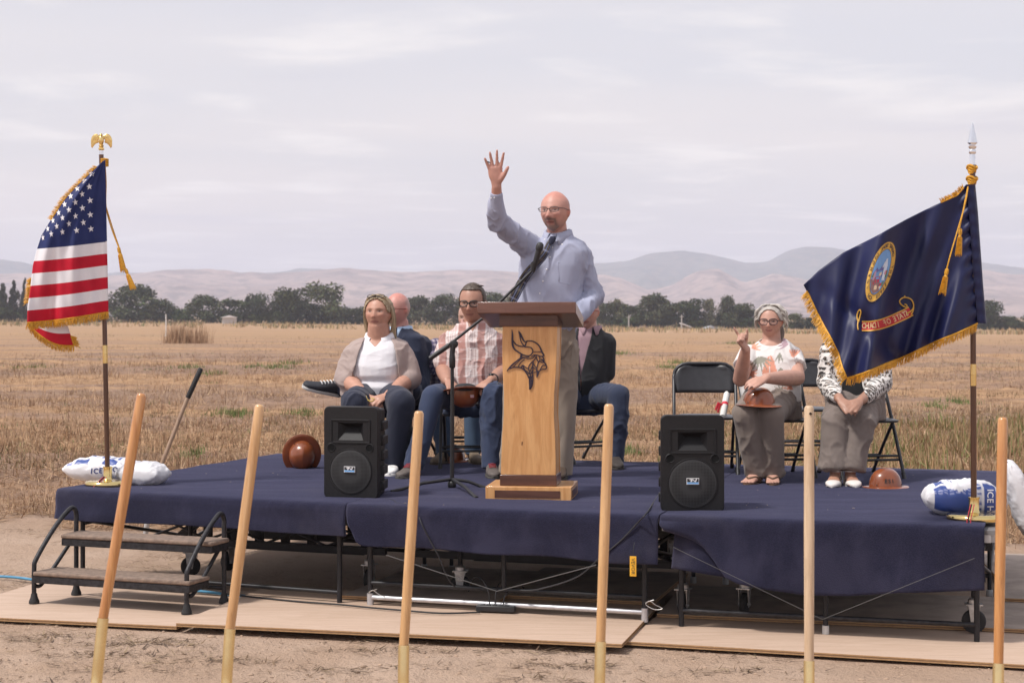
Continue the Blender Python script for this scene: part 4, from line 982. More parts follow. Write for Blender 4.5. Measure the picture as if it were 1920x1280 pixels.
def ribbon(m, pts, M, depth, tr):
    C = catmull([V(a, b, 0) for a, b, w in pts], 5); Wd = [p.x for p in catmull([V(w, 0, 0) for a, b, w in pts], 5)]
    Lf, Rt = [], []
    for i, c in enumerate(C):
        d = (C[min(i+1, len(C)-1)]-C[max(i-1, 0)]).normalized(); n_ = V(-d.y, d.x, 0); Lf.append(c+n_*Wd[i]); Rt.append(c-n_*Wd[i])
    for i in range(len(C)-1):
        qd = [tr(p.x, p.y) for p in (Lf[i], Lf[i+1], Rt[i+1], Rt[i])]; m.prism(qd, depth, M)
for st in STROKES: ribbon(m, st, Matrix.Translation((0, -.133, 0)), .007, ep)
m.build('emblem', emb, lect, False)
m = MB(); m.tube([V(edge(.30, 0)+.115, -.128, .315), V(edge(.30, 0)+.117, -.128, .335)], .003, 6, flat=.4); m.build('knot', simple('wood knot', (.18,.08,.03), .6, var=0), lect)

# microphone stand ------------------------------------------------------
matte = simple('matte black metal', (.018,.018,.02), .45, var=.1)
YS = 10.25; hub = at(848, 902, YS); hub.z = DECK+.055; X0 = hub.x
ms = thing('microphone_stand', 'black boom microphone stand on a tripod base left of the lectern', 'microphone stand', (X0, YS, DECK+.004))
B = lambda px, py, Y=YS: at(px, py, Y)-V(X0, YS, DECK+.004)
m = MB(); m.tube([B(847.5,905), B(848,760)], .0125, 12); m.build('lower_tube', matte, ms, angle=60)
m = MB(); m.tube([B(848,765), B(848,735), B(848,690), B(848,660)], [.011,.011,.0105,.0105], 12); m.build('upper_tube', matte, ms, angle=60)
m = MB(); m.lathe([(.013,0),(.018,.006),(.019,.05),(.016,.085),(.013,.10)], 18, B(848,690)); m.build('clutch', matte, ms, angle=60)
m = MB(); m.lathe([(.020,-.014),(.026,-.010),(.026,.010),(.020,.014)], 20, B(851,645), R=Matrix.Rotation(PI/2, 3, 'X')); m.tube([B(848,662), B(850,645)], .016, 10); m.build('boom_clamp', matte, ms, angle=60)
m = MB(); m.tube([B(810,669), B(851,639), B(908,594), B(980,525), B(1002,503)], [.0085]*5, 10); m.tube([B(806,672), B(842,647)], [.015,.015], 12); m.build('boom', matte, ms, angle=60)
m = MB(); m.lathe([(.018,0),(.026,.01),(.026,.035),(.018,.045)], 16, B(847.5,915)); m.build('hub', matte, ms, angle=60)
for (px, py) in ((737,925),(893,937),(909,918)):
    e = ondeck(px, py)-V(X0, YS, DECK+.004)+V(0,0,.012); a = V(0,0,.06)
    m = MB(); m.tube([a, a.lerp(e, .5)+V(0,0,.012), e], [.010,.0095,.009], 10); lg = m.build('tripod_leg', matte, ms, angle=60)
    d = (e-a).normalized(); m = MB(); m.tube([e-d*.035, e+d*.012], .0125, 10); m.build('rubber_tip', rubber, lg, angle=60)
a, b = at(1000, 507, YS-.01), at(1014, 455, YS-.03); mic = thing('microphone', 'black handheld microphone clipped to the end of the boom', 'microphone', a)
d = (b-a); L = d.length; R_ = d.to_track_quat('Z', 'Y').to_matrix()
m = MB(); m.lathe([(.011,0),(.014,.01),(.0165,L*.3),(.0185,L*.72)], 18, R=R_); m.build('handle', matte, mic, angle=60)
m = MB(); m.lathe([(.0185,L*.72),(.0225,L*.76),(.024,L*.86),(.020,L*.96),(.010,L*1.01),(.0001,L*1.02)], 18, R=R_); m.build('grille_head', simple('mic grille', (.03,.03,.033), .6, var=.3, scale=400), mic)
m = MB(); m.tube([V(-.005,0,-.01), V(.006,0,.045)], [.012,.022], 12); m.build('clip', matte, mic)

# folding chairs --------------------------------------------------------
chairm = simple('chair metal', (.030,.030,.034), .36, var=.15, scale=30, spec=.5)
def make_chair():
    c = thing('folding_chair', 'folding chair', 'chair', (0,0,0), 0, 'black folding chairs on the stage')
    w = .205; H_ = .715
    fl = [V(-w, -.24, .0), V(-w, -.05, .34), V(-w, .09, .57), V(-w, .135, H_-.09)]
    arc = [V(-w+.095*(1-math.cos(a)), .142+.008*math.sin(a), H_-.085+.085*math.sin(a)) for a in np.radians([22, 45, 68, 90])]
    pts = catmull(fl, 4)+arc+[V(-p.x, p.y, p.z) for p in arc[::-1]]+[V(-p.x, p.y, p.z) for p in catmull(fl, 4)[::-1]]
    m = MB(); m.tube(pts, .0115, 10); m.build('front_frame', chairm, c, angle=60)
    m = MB(); rows = []
    for j in range(9):
        t = j/8; z = H_-.195+.185*t; hw = w-.006-.085*(1-math.sqrt(max(0, 1-(max(0, t-.50)/.52)**2))); rows.append([V(hw*s, .098+.05*t-.03*(s*s)+.022, z) for s in np.linspace(-1, 1, 13)])
    m.ngrid(rows); o = m.build('backrest', chairm, c, angle=180); sm = o.modifiers.new('t', 'SOLIDIFY'); sm.thickness = .012
    m = MB(); sp = []
    for a in np.linspace(0, 2*PI, 32, endpoint=False):
        ct_, st_ = math.cos(a), math.sin(a); sp.append((math.copysign(abs(ct_)**.5, ct_)*.195, math.copysign(abs(st_)**.5, st_)*.20))
    vs_ = [V(x, y-.05, .360) for x, y in sp]+[V(x*1.02, y*1.02-.05, .373) for x, y in sp]+[V(x*.9, y*.9-.05, .380) for x, y in sp]
    n = 32; m.add(vs_, [tuple(range(n))[::-1], tuple(range(2*n, 3*n))]+[(i, (i+1) % n, (i+1) % n+n, i+n) for i in range(n)]+[(i+n, (i+1) % n+n, (i+1) % n+2*n, i+2*n) for i in range(n)]); m.build('seat', chairm, c, angle=50)
    for s in (-1, 1):
        m = MB(); m.tube([V(s*.185, -.10, .358), V(s*.185, .06, .20), V(s*.185, .24, 0)], .0105, 8); m.build('rear_leg', chairm, c, angle=60)
        m = MB(); m.tube([V(s*w, -.235, -.001), V(s*w, -.215, .04)], .0145, 8); m.build('foot_cap', rubber, c, angle=60)
        m = MB(); m.tube([V(s*.19, .245, -.001), V(s*.19, .22, .035)], .0135, 8); m.build('foot_cap', rubber, c, angle=60)
    for (y, z, hw) in ((-.155, .145, w), (.12, .13, .185), (-.165, .12, w)):
        m = MB(); m.tube([V(-hw, y, z), V(hw, y, z)], .008, 8); m.build('stretcher', chairm, c, angle=60)
    return c
chair0 = make_chair(); index_kids(chair0); bpy.context.view_layer.update()
def chair(px, Y, yaw, label):
    global chair_first
    o = chair0 if chair_first else copy_tree(chair0); chair_first = False
    o.location = ((px-CX)/F*Y, Y, DECK+.008); o.rotation_euler = (0, 0, yaw); o['label'] = label; return o
chair_first = True
CH = dict(card=chair(714, 11.72, -.1, 'folding chair under the woman in the beige cardigan'),
 plaid=chair(884, 11.72, .0, 'folding chair under the man in the plaid shirt'),
 bald=chair(748, 12.35, -.55, 'folding chair under the bald man, behind the cardigan woman'),
 purp=chair(868, 12.62, .1, 'folding chair under the person in purple check, behind the plaid man'),
 blaz=chair(1088, 12.15, .55, 'folding chair under the man in the black jacket'),
 empty=chair(1322, 11.32, -.08, 'empty folding chair with the rolled paper, behind the right loudspeaker'),
 grey=chair(1452, 11.05, .12, 'folding chair under the grey haired woman with the hat'),
 back=chair(1503, 12.25, .05, 'empty folding chair in the back row, half hidden behind the grey haired woman'),
 leo=chair(1612, 11.0, .18, 'folding chair under the person in the leopard print jacket'))

# hard hats ---------------------------------------------------------------
hatm = simple('brown hard hat shell', (.235,.062,.020), .28, var=.22, scale=5, coat=.5, spec=.5)
def hard_hat(M, label, text=None, tex_ang=0.0, flag=False):
    t = thing('hard_hat', label, 'hard hat', M.to_translation(), 0, 'brown full brim hard hats'); t.rotation_euler = M.to_euler(); t.scale = (.80,)*3
    seg = 40; rows = []
    prof = [(0,.150),(18,.149),(36,.142),(52,.128),(66,.105),(78,.075),(88,.035),(92,.012)]
    for a, z in [(math.radians(p[0]), 0) for p in prof]:
        r = math.cos(a)**.72*.112 if a < PI/2 else 0.003; zz = math.sin(min(a, PI/2))*.128+.018
        row = []
        for k in range(seg):
            t_ = 2*PI*k/seg; rid = .006*math.exp(-(math.sin(t_)*r/.012)**2) if zz > .05 else 0
            row.append(V(math.cos(t_)*r*1.12, math.sin(t_)*r*.96, zz+rid*min(1, (zz-.05)/.05)))
        rows.append(row)
    brim = [[V(math.cos(2*PI*k/seg)*rr*1.10, math.sin(2*PI*k/seg)*rr*.98, zb+.006*math.cos(4*PI*k/seg)*(rr-.112)/.04) for k in range(seg)] for rr, zb in ((.160,.0),(.164,.004),(.160,.009),(.140,.013),(.118,.017))]
    rows = brim+rows; m = MB(); m.ngrid(rows, closed_u=True); top = m.n; m.add([V(0,0,.148)], []); 
    k0 = (len(rows)-1)*seg; m.f += [(k0+k, k0+(k+1) % seg, top) for k in range(seg)]; m.mi += [0]*seg
    o = m.build('shell', hatm, t, True, angle=70); sm = o.modifiers.new('t', 'SOLIDIFY'); sm.thickness = .003; sm.offset = -1
    m = MB(); m.lathe([(.104,.012),(.106,.03),(.10,.04)], 28, sx=1.1, sy=.94, caps=False); o = m.build('headband', simple('dark band', (.02,.02,.022), .8, var=.1), t); sm = o.modifiers.new('t', 'SOLIDIFY'); sm.thickness = .002
    for s in np.radians([35, 145, 215, 325]):
        m = MB(); m.ell((math.cos(s)*.112*1.115, math.sin(s)*.112*.97, .032), (.005,.005,.005), seg=8, rings=6); m.build('rivet', simple('dark rivet', (.05,.02,.012), .5, var=0), t)
    def decal(tr, z, hh, sp, colr, nm):
        for j, chh in enumerate(tr):
            vs_, fs = text_poly(chh, hh, .03); m = MB(); out = []
            for x, y in vs_:
                a = tex_ang+(sp*(j-(len(tr)-1)/2)+x)/.118; zz = z+y; r = .112*(max(0.05, 1-((zz-.018)/.130)**2))**.36+.0025
                out.append(V(math.cos(a)*r*1.12, math.sin(a)*r*.96, zz))
            m.add(out, fs); m.build('letter', colr, t, False)
    if text:
        decal(text, .062, .040, .026, simple('decal black', (.03,.02,.02), .4, var=0), 'a')
    if flag:
        for j in range(6):
            z0 = .058+j*.004; m = MB(); m.add([V(math.cos(a)*.1135*1.12*(.985), math.sin(a)*.1135*.96*.985, zz) for zz in (z0, z0+.004) for a in tex_ang+np.linspace(-.13, .13, 5)], [(i, i+1, i+6, i+5) for i in range(4)]); m.build('stripe', simple('decal red' if j % 2 else 'decal white', (.45,.06,.08) if j % 2 else (.7,.68,.7), .5, var=0), t, False)
    return t
p = ondeck(561, 882); lh = hard_hat(Matrix.Translation(p+V(.01,.07,.098))@V(.16,-.93,-.26).to_track_quat('Z', 'X').to_matrix().to_4x4()@Matrix.Translation((0,0,-.02)), 'brown hard hat lying on its side on the carpet left of the left loudspeaker', 'ESI', -2.0)
p = ondeck(1669, 921); hard_hat(Matrix.Translation(p+V(0,.13,.006))@Euler((0, 0, .25)).to_matrix().to_4x4(), 'brown hard hat marked ESI standing upright on the carpet by the blue flag', 'ESI', -1.47-.25)
p = at(872, 742, 11.12); hard_hat(Matrix.Translation(p+V(0,0,.045))@Euler((math.radians(172), 0, .2)).to_matrix().to_4x4(), 'brown hard hat held upside down between the knees of the man in plaid', None, 1.25, True)
lh.scale = (.82,)*3
hp = at(1423, 763, 10.47); hard_hat(Matrix.Translation(hp)@Euler((math.radians(-4), math.radians(2), .1)).to_matrix().to_4x4(), 'brown hard hat on the lap of the grey haired woman, under her hand')
# the black liner resting in the upturned hat
p = at(872, 726, 11.10); t = thing('cap', 'black cap lying in the upturned hard hat of the man in plaid', 'cap', p)
m = MB(); m.ell((0,0,0), (.072,.065,.028), seg=24, rings=10); m.build('crown', simple('black cap cloth', (.025,.025,.028), .9, var=.2, scale=60, bump=.4), t)
m = MB(); m.ell((0,-.045,-.012), (.058,.05,.010), seg=20, rings=8); m.ell((0,-.062,.004), (.018,.012,.016), seg=12, rings=8); m.build('peak', simple('black cap cloth', (.025,.025,.028), .9), t)

# shovels -----------------------------------------------------------------
ash = [wood('orange varnished handle', (.45,.19,.06), (.62,.31,.115), .26, (12,12,.9), .6), wood('yellow varnished handle', (.50,.27,.11), (.68,.42,.20), .26, (12,12,.9), .6), wood('bare pale handle', (.50,.34,.21), (.66,.50,.34), .5, (12,12,.9), .1)]
gold = simple('gold painted steel', (.80,.64,.33), .24, metal=.9, var=.08, scale=8)
SHV = [((266,737),(193,1160),(180,1285),0,6.38,'orange varnished handle of the leftmost gold shovel, leaning right in front of the steps'),
 ((487,758),(431,1180),(424,1290),1,6.4,'gold shovel with a glossy yellow handle leaning right, second from the left'),
 ((786,770),(757,1211),(756,1295),1,6.42,'gold shovel standing almost upright before the left loudspeaker, third from the left'),
 ((1142,757),(1126,1204),(1124,1295),1,6.45,'gold shovel standing upright just right of the lectern'),
 ((1517,760),(1517,1240),(1517,1310),2,6.5,'gold shovel with a bare pale handle with a hole near its top'),
 ((1880,782),(1872,1245),(1871,1315),0,6.42,'gold shovel with an orange handle at the right edge of the picture')]
for k, (tp, fr, bt, wi, Y, lab) in enumerate(SHV):
    base = at(*bt, Y-.02); gx = base.x-(fr[0]-bt[0])/F*Y*.6; g = V(gx, Y-.02, 0)
    t = thing('shovel', lab.replace('orange varnished handle of the leftmost gold shovel, leaning', 'gold shovel with an orange handle leaning'), 'shovel', g, 0, 'gold painted shovels stuck in the soil')
    L = lambda p: p-g
    a, b = L(at(*tp, Y+.06)), L(at(*fr, Y)); r0 = .0195
    d = (b-a).normalized(); P = [a+d*.0, a+d*.004, a+d*.012, a.lerp(b, .15), a.lerp(b, .5), b]
    m = MB(); m.tube(P, [r0*.55, r0*.8, r0*.95, r0, r0*1.03, r0*.94], 20); hd = m.build('handle', ash[wi], t, angle=60)
    if wi == 2:
        m = MB(); m.lathe([(.0055,0),(.0055,.004)], 12, a+V(.002,-r0-.0005,-.03), R=Matrix.Rotation(PI/2, 3, 'X')); m.build('hole_dark_disc', simple('painted hole dark', (.05,.03,.02), .9, var=0), hd, False)  # solid dark disc on the handle, paints the shade inside a hole
    c = L(at(*bt, Y-.02)); e = V(0, -.05, .10)
    m = MB(); m.tube(catmull([b-d*.004, b.lerp(c, .55), c, V(c.x*.5, -.035, max(.12, c.z*.55)), e], 5), r0*1.08, 18); m.build('socket', gold, t, angle=60)
    m = MB(); rows = []
    for j in range(11):
        s = j/10; z = .17-.30*s; hw = .11*(1 if s < .55 else math.sqrt(max(0.0, 1-((s-.55)/.46)**2)))+.002; rows.append([V(hw*x, -.05-.10*(1-s)*.2+.03*x*x-.02*s, z) for x in np.linspace(-1, 1, 11)])
    m.ngrid(rows); o = m.build('blade', gold, t, angle=180); sm = o.modifiers.new('t', 'SOLIDIFY'); sm.thickness = .003
# old shovel standing behind the left end of the stage
base = at(296, 888, 12.6); base.z = 0; a = at(297, 886, 12.6)
t = thing('shovel', 'old shovel with a weathered handle and black grip standing behind the stage', 'shovel', (base.x-.07, 12.6, 0))
L = lambda p: p-V(base.x-.07, 12.6, 0)
m = MB(); m.tube([V(0,0,.12), L(a), L(at(352, 745, 12.7))], [.017,.0165,.0155], 12); m.build('handle', wood('grey weathered wood', (.30,.20,.14), (.40,.28,.20), .8, (12,12,1), 0), t)
m = MB(); x0, x1 = L(at(352, 746, 12.7)), L(at(377, 690, 12.73)); d = (x1-x0); m.tube([x0, x0+d*.03, x0+d*.5, x0+d*.96, x1], [.017,.0195,.0195,.0195,.014], 14); m.build('grip', rubber, t)
m = MB(); m.tube([V(-.03,0,-.05), V(-.012,0,.1), V(.005,0,.2), L(at(301, 876, 12.6))], [.02,.02,.02,.018], 12); m.build('socket', simple('grey steel', (.45,.44,.43), .5, metal=.3), t)

# box and block seen under the chairs, rolled paper -------------------------
p = ondeck(852, 868); hard_hat(Matrix.Translation(V(p.x-.02, 12.1, DECK+.012))@Euler((0, 0, .5)).to_matrix().to_4x4(), 'brown hard hat on the deck under the chair of the man in plaid')
a, b = at(1355, 781, 11.27), at(1364, 733, 11.43); t = thing('paper_scroll', 'rolled white paper tied with a red ribbon leaning on the empty chair', 'scroll', a)
d = b-a; R_ = d.to_track_quat('Z', 'Y').to_matrix(); m = MB(); m.lathe([(.020,0),(.0215,.002),(.0215,d.length)], 20, R=R_); m.build('roll', simple('white paper', (.78,.76,.73), .7, var=.04), t)
redr = simple('red ribbon', (.62,.03,.05), .4, var=.1)
m = MB(); m.lathe([(.0228,d.length*.42),(.0228,d.length*.52)], 20, R=R_, caps=False); c = d*.47+V(-.016,-.02,0); m.tube([c, c+V(-.03,-.01,.012), c+V(-.05,-.01,-.035)], [.004,.010,.008], 8, flat=.25); m.tube([c, c+V(-.02,-.01,.0), c+V(-.035,-.01,-.05)], [.004,.009,.008], 8, flat=.25); m.build('ribbon', redr, t)

# bags of ice melt -----------------------------------------------------------
bagm = attr_mat('woven plastic bag', rough=.42, bump=.3, bs=60, var=.05, spec=.5)
def bag(c, yaw, L, Wd, Hh, label, paint, tilt=(0, 0), seed=1):
    t = thing('ice_melt_bag', label, 'bag', c, 0, 'filled bags weighing down the flag stands')
    nu, nv = 90, 70; R_ = Euler((tilt[0], tilt[1], yaw)).to_matrix(); rows = []; colr = []
    for i in range(nu+1):
        u = -1+2*i/nu; row = []
        for j in range(nv):
            th = 2*PI*j/nv; ct_, st_ = math.cos(th), math.sin(th)
            k = max(0.0, 1-abs(u)**3.2)**.62; w = Wd/2*(.78+.22*(1-abs(u)**4)); 
            y = math.copysign(abs(ct_)**.8, ct_)*w; z = math.copysign(abs(st_)**.85, st_)*Hh/2*k+ (0.004 if st_ > 0 else -.004)
            p = V(u*L/2, y, z); n_ = mnoise.noise(V(u*4+seed*3, ct_*2.4, st_*2.4))*.014+mnoise.noise(V(u*11+seed, ct_*6, st_*6))*.006
            cr = .006*math.sin(y*55+seed)*max(0, abs(u)-.62)/.38; p.z += (n_+cr)*(1 if st_ > 0 else .5)+Hh/2; p.z = max(p.z, .002) if tilt == (0, 0) else p.z
            row.append(R_@p); colr.append(paint(u, y/w if w else 0, st_ > 0, ct_, st_))
        rows.append(row)
    m = MB(); m.ngrid(rows, closed_u=True); m.f += [tuple(range(nv))[::-1], tuple(nu*nv+k for k in range(nv))]; m.mi += [0, 0]
    o = m.build('sack', bagm, t, True, angle=180); set_col(o.data, np.array(colr)); return t, o
WH = (.74,.73,.75); BL = (.045,.085,.30); DB = (.025,.045,.19); PB = (.30,.33,.55)
def paint_left(u, y, top, ct_, st_):
    if st_ > -.1 and ct_ < .9:
        a = math.degrees(math.atan2(st_, -ct_))      # 0 front, 90 top
        if -.62 < u < -.22 and 26 < a < 58: return BL
        if -.86 < u < -.70 and 22 < a < 50: return PB
        if -.30 < u < .62 and 74 < a < 112: return BL if (math.sin(u*23) > -.4) else WH
        if .22 < u < .62 and 30 < a < 62: return BL
    return WH
def paint_right(u, y, top, ct_, st_):
    a = math.degrees(math.atan2(st_, -ct_))
    if u < -.80: return WH
    if -40 < a < 62:
        if u > .74: return WH
        if u > .36: return BL if u > .44 else WH
        if u > .20: return BL if (math.sin(a*.9) > .3 and u > .26) else (.62,.63,.70)
        if a < 33+9*math.sin(u*9) or (u < -.50 and a < 55):
            return PB if (math.sin(a*1.9) > .72 and abs(math.sin(u*21)) > .45 and a > 2) else BL
        return WH
    if 62 <= a < 120 and u < -.35: return BL if math.sin(u*17) > 0 else WH
    return WH
def paint_white(u, y, top, ct_, st_): return WH
def bag_text(txt, size, obj, root, pts, up, colr, name='letter'):
    """letters laid on the bag where the photograph shows them; pts: pixel of each letter, up: pixel direction of the letters' top"""
    bv = bvh_of([obj]); ux, uy = up; n = math.hypot(ux, uy); ux /= n; uy /= n; rx, ry = -uy, ux
    for chh, (px, py) in zip(txt, pts):
        if chh == ' ': continue
        vs_, fs = text_poly(chh, 1.0, .02); out = []
        for x, y in vs_:
            h, nn = hit(bv, px+(rx*x+ux*y)*size, py+(ry*x+uy*y)*size, root.location.y); out.append(h+nn*.003-root.location)
        m = MB(); m.add(out, fs); m.build(name, colr, root, False)
bpy.context.view_layer.update()
inkb = simple('navy ink', (.02,.035,.16), .5, var=0); inkw = simple('white ink', (.8,.8,.82), .5, var=0)
pl = ondeck(198, 904); t, o = bag(V(pl.x-.030, pl.y+.05, DECK+.006), -.18, .45, .27, .145, 'white bag printed ICE in blue under the pole of the striped flag', paint_left, seed=2)
bag_text('ICE', 14, o, t, [(172,883),(180,883),(189,882)], (0.1,-1), inkb); bag_text('OZ', 13, o, t, [(216,880),(224,883)], (.1,-1), inkb)
pl = ondeck(270, 912); t, o = bag(V(pl.x-.01, pl.y+.03, DECK+.006), -.40, .30, .21, .14, 'plain white bag end lying on the carpet right of the striped flag stand', paint_white, seed=5)
pr = ondeck(1803, 972); t, o = bag(V(pr.x+.030, pr.y+.09, DECK+.004), -.08, .40, .25, .185, 'bag with a blue printed panel reading ICE HE under the pole of the blue flag', paint_right, seed=8)
bag_text('ICE HE', 16.5, o, t, [(1856,919),(1856,927),(1856,938),(1856,945),(1856,953),(1856,965)], (1,0), inkw)
pr = at(1895, 960, 9.3); t, o = bag(V(pr.x, 9.32, DECK+.02), .1, .44, .26, .12, 'plain white bag slumped on end over the right edge of the stage', paint_white, (0.25, math.radians(72)), seed=11)
# ================================================================ flags
navy = simple('flag navy satin', (.010,.013,.060), .46, var=.10, scale=8, bump=.08, bs=900, spec=.34)
navy_us = simple('flag canton cloth', (.018,.028,.115), .6, var=.10, scale=8, bump=.08, bs=900, spec=.25)
red = simple('flag red cloth', (.50,.010,.030), .6, var=.10, scale=8, bump=.08, bs=900, spec=.2)
white = simple('flag white cloth', (.76,.74,.77), .6, var=.04, scale=8, bump=.08, bs=900, sheen=.1)
goldf = simple('gold fringe', (.62,.31,.025), .6, var=.25, scale=120)
brass = simple('polished brass', (.78,.60,.26), .16, metal=1.0, var=.06, scale=6)
silver = simple('chrome', (.82,.82,.84), .14, metal=1.0, var=.03)
polew = wood('dark pole wood', (.075,.030,.015), (.13,.055,.025), .3, (14,14,.7), .4)
def fringe(pts, dirs, length, n, name, parent, local, mat=goldf, r=.0022):
    C = [Vector(p) for p in pts]; m = MB(); cum = [0]
    for a, b in zip(C, C[1:]): cum.append(cum[-1]+(b-a).length)
    for k in range(n):
        s = (k+random.random()*.6)/n*cum[-1]; i = max(0, min(len(C)-2, int(np.searchsorted(cum, s))-1)); f = (s-cum[i])/max(1e-6, cum[i+1]-cum[i])
        p = C[i].lerp(C[i+1], min(1, f)); dd = dirs[i] if isinstance(dirs, list) else dirs
        dd = (Vector(dd)+V(random.gauss(0,.14), random.gauss(0,.18), random.gauss(0,.10))).normalized(); L = length*random.uniform(.8, 1.15)
        q = p+dd*L*.5+V(random.gauss(0,.002), random.gauss(0,.003), 0); e = q+(dd+V(random.gauss(0,.12),0,-.25)).normalized()*L*.5
        m.tube([p, q, e], [r, r*.95, r*.5], 3)
    for a, b in zip(C, C[1:]): m.tube([a, b], .0042, 5)
    return m.build(name, mat, parent, False, local=local)
def tassel(parent, a, b, local, r=.013):
    d = b-a; L = d.length; R_ = d.to_track_quat('Z', 'Y').to_matrix(); m = MB()
    m.lathe([(.003,0),(r*.75,.006),(r*.85,L*.2),(r*.55,L*.28),(r*.8,L*.33),(r*1.0,L*.7),(r*1.25,L*1.0)], 14, a, R=R_)
    for k in range(26):
        t = 2*PI*k/26; p = R_@V(math.cos(t)*r*.9, math.sin(t)*r*.9, L*.35); q = R_@V(math.cos(t)*r*1.4, math.sin(t)*r*1.4, L*random.uniform(1.0, 1.12)); m.tube([a+p, a+q], [.002,.0015], 3)
    return m.build('tassel', goldf, parent, True, angle=40, local=local)
def stand(px, py, label_b, lean, topz, joint):
    """brass base and two-piece wooden pole; returns the thing and its pole function"""
    b = ondeck(px, py, DECK+.01); t = thing('flag_stand', label_b, 'flag stand', b, 0, 'flag stands with brass bases')
    m = MB(); m.lathe([(.132,0),(.136,.006),(.136,.022),(.130,.030),(.10,.034),(.060,.036),(.034,.038),(.030,.042),(.0265,.05),(.026,.105),(.029,.107),(.029,.116),(.020,.118)], 48); m.build('base', brass, t, True, angle=50)
    P = lambda z: V(lean*z, 0, z)
    m = MB(); m.tube([P(.05), P(joint-.05)], .0150, 16); m.build('lower_pole', polew, t, angle=60)
    m = MB(); m.tube([P(joint-.055), P(joint), P(joint+.001), P(joint+.055)], [.0158,.0158,.0165,.0158], 16); m.build('brass_joint', brass, t, angle=30)
    m = MB(); m.tube([P(joint+.05), P(topz)], .0145, 16); m.build('upper_pole', polew, t, angle=60)
    return t, P, b
# ---- striped flag
us, UP, ub = stand(202, 910, 'flag stand with a brass base, dark wooden pole and gold eagle on top', -.0195, 2.015, .80)
z = UP(2.01); m = MB(); m.lathe([(.0135,0),(.0135,.03),(.011,.032)], 16, z); m.build('pole_tip', silver, us)
def eagle(parent, o):
    m = MB(); m.lathe([(.012,0),(.018,.006),(.018,.014),(.011,.02),(.016,.028),(.009,.036)], 16, o)
    m.ell(o+V(0,-.004,.062), (.017,.016,.030), seg=14, rings=10); m.ell(o+V(0,-.006,.092), (.010,.011,.012), seg=12, rings=8); m.tube([o+V(0,-.014,.094), o+V(.002,-.026,.090)], [.005,.001], 6)
    for s in (-1, 1):
        for k in range(7):                                  # wing feathers fan out from the shoulder and hang down
            a = k/6; r0 = o+V(s*(.010+.016*a), .002, .074+.012*math.sin(a*2.2)); sp = o+V(s*(.020+.030*a), .004, .082+.012*math.sin(a*3)); e = o+V(s*(.022+.034*a), .006, .046-.004*a-.026*a*a)
            m.tube(catmull([r0, sp, sp.lerp(e, .5)+V(s*.006,0,0), e], 4), [.008]*4+[.0075]*4+[.006]*4+[.002], 6, flat=.5)
    for s in (-1, 1): m.tube([o+V(s*.006,0,.04), o+V(s*.009,-.004,.026)], [.006,.004], 6)
    return m.build('eagle_finial', simple('gold plate', (.85,.62,.25), .25, metal=.9, var=.1, scale=40), parent, True, angle=40)
eagle(us, z+V(0,0,.03))
YU = ub.y
xl_k = [(298,197),(305,190),(314,180),(329,164),(351,141),(377,118),(396,106),(419,91),(441,78),(469,69),(497,62),(542,57),(576,52),(612,51)]
usf = thing('flag', 'striped flag with white stars on a blue field, gold fringe, hanging from the left pole', 'flag', V(*at(150, 450, YU)))
NR, NS = 13*6, 60
rows = []
for i in range(NR+1):
    t = i/NR; xp = 197.5+6*t; yp = 300+285*t; yl = yp+5+15*t; xl = interp(xl_k, yl); row = []
    for j in range(NS+1):
        s = j/NS; px = xp+(xl-xp)*s; py = yp+(yl-yp)*(s**1.3)+4*math.sin(s*PI)*t; wd = (xp-xl)/150
        Y = YU-.024-.20*s*wd+.040*math.sin(s*7+t*2.0)*s*wd+.022*math.sin(s*15-t*3)*s*wd+.006*math.sin(s*31+t*5)*wd; 
        row.append(at(px, py, Y))
    for k in range(1, 9):                                   # the cloth turns back behind itself
        a = k/8*PI*.95; px = xl+(.5-.5*math.cos(a))*6*(1 if k < 5 else 1)+max(0, k-4)*5*wd; Y = row[NS].y+.012*math.sin(a)+.012*k
        row.append(at(px-2*math.sin(a), yl+k*.8, Y))
    rows.append(row)
m = MB(); W_ = len(rows[0]); m.ngrid(rows)
def us_mat(i):
    st = i//6
    return 0 if st < 7 else (1 if (st % 2 == 1) else 2)      # canton, then white / red from the eighth stripe
m.mi = [us_mat(i) for i in range(NR) for j in range(W_-1)]
cl = m.build('cloth', [navy_us, white, red], usf, True, angle=180, local=usf.location); sm = cl.modifiers.new('t', 'SOLIDIFY'); sm.thickness = .0015
bpy.context.view_layer.update(); bv = bvh_of([cl])
STARS = [(457,283),(422,319),(387,357),(354,395),(324,436),(294,478),(266,517),(240,558),(215,602),(446,347),(410,384),(376,425),(345,463),(313,503),(284,545),(257,584),(450,416),(412,454),(378,494),(344,532),(312,573),(451,487),(416,526),(383,566),(454,558)]
for (sx, sy) in STARS:
    px, py = sx/2.667, 220+sy/2.667; px = max(px, interp(xl_k, py)+4.5); wf = np.interp(px, [70, 120, 175], [.50, .72, .95]); R0 = 6.6; m = MB(); vv = []
    for k in range(10):
        a = PI/2+2*PI*k/10+.12; r = R0 if k % 2 == 0 else R0*.40; h, nn = hit(bv, px+math.cos(a)*r*wf, py-math.sin(a)*r, YU-.1); vv.append(h+nn*.0025-usf.location)
    h, nn = hit(bv, px, py, YU-.1); vv.append(h+nn*.0025-usf.location)
    if max((p-vv[10]).length for p in vv) > .09: continue
    m.add(vv, [(10, k, (k+1) % 10) for k in range(10)]); m.build('star', white, usf, False)
m = MB(); sv = [[at(197.5-13-1+6*t+0*s+14*s, 300+285*t+.5, YU-.026-.004*math.sin(s*PI)) for s in (0, .15, .5, .85, 1)] for t in np.linspace(.065, 1, 79)]
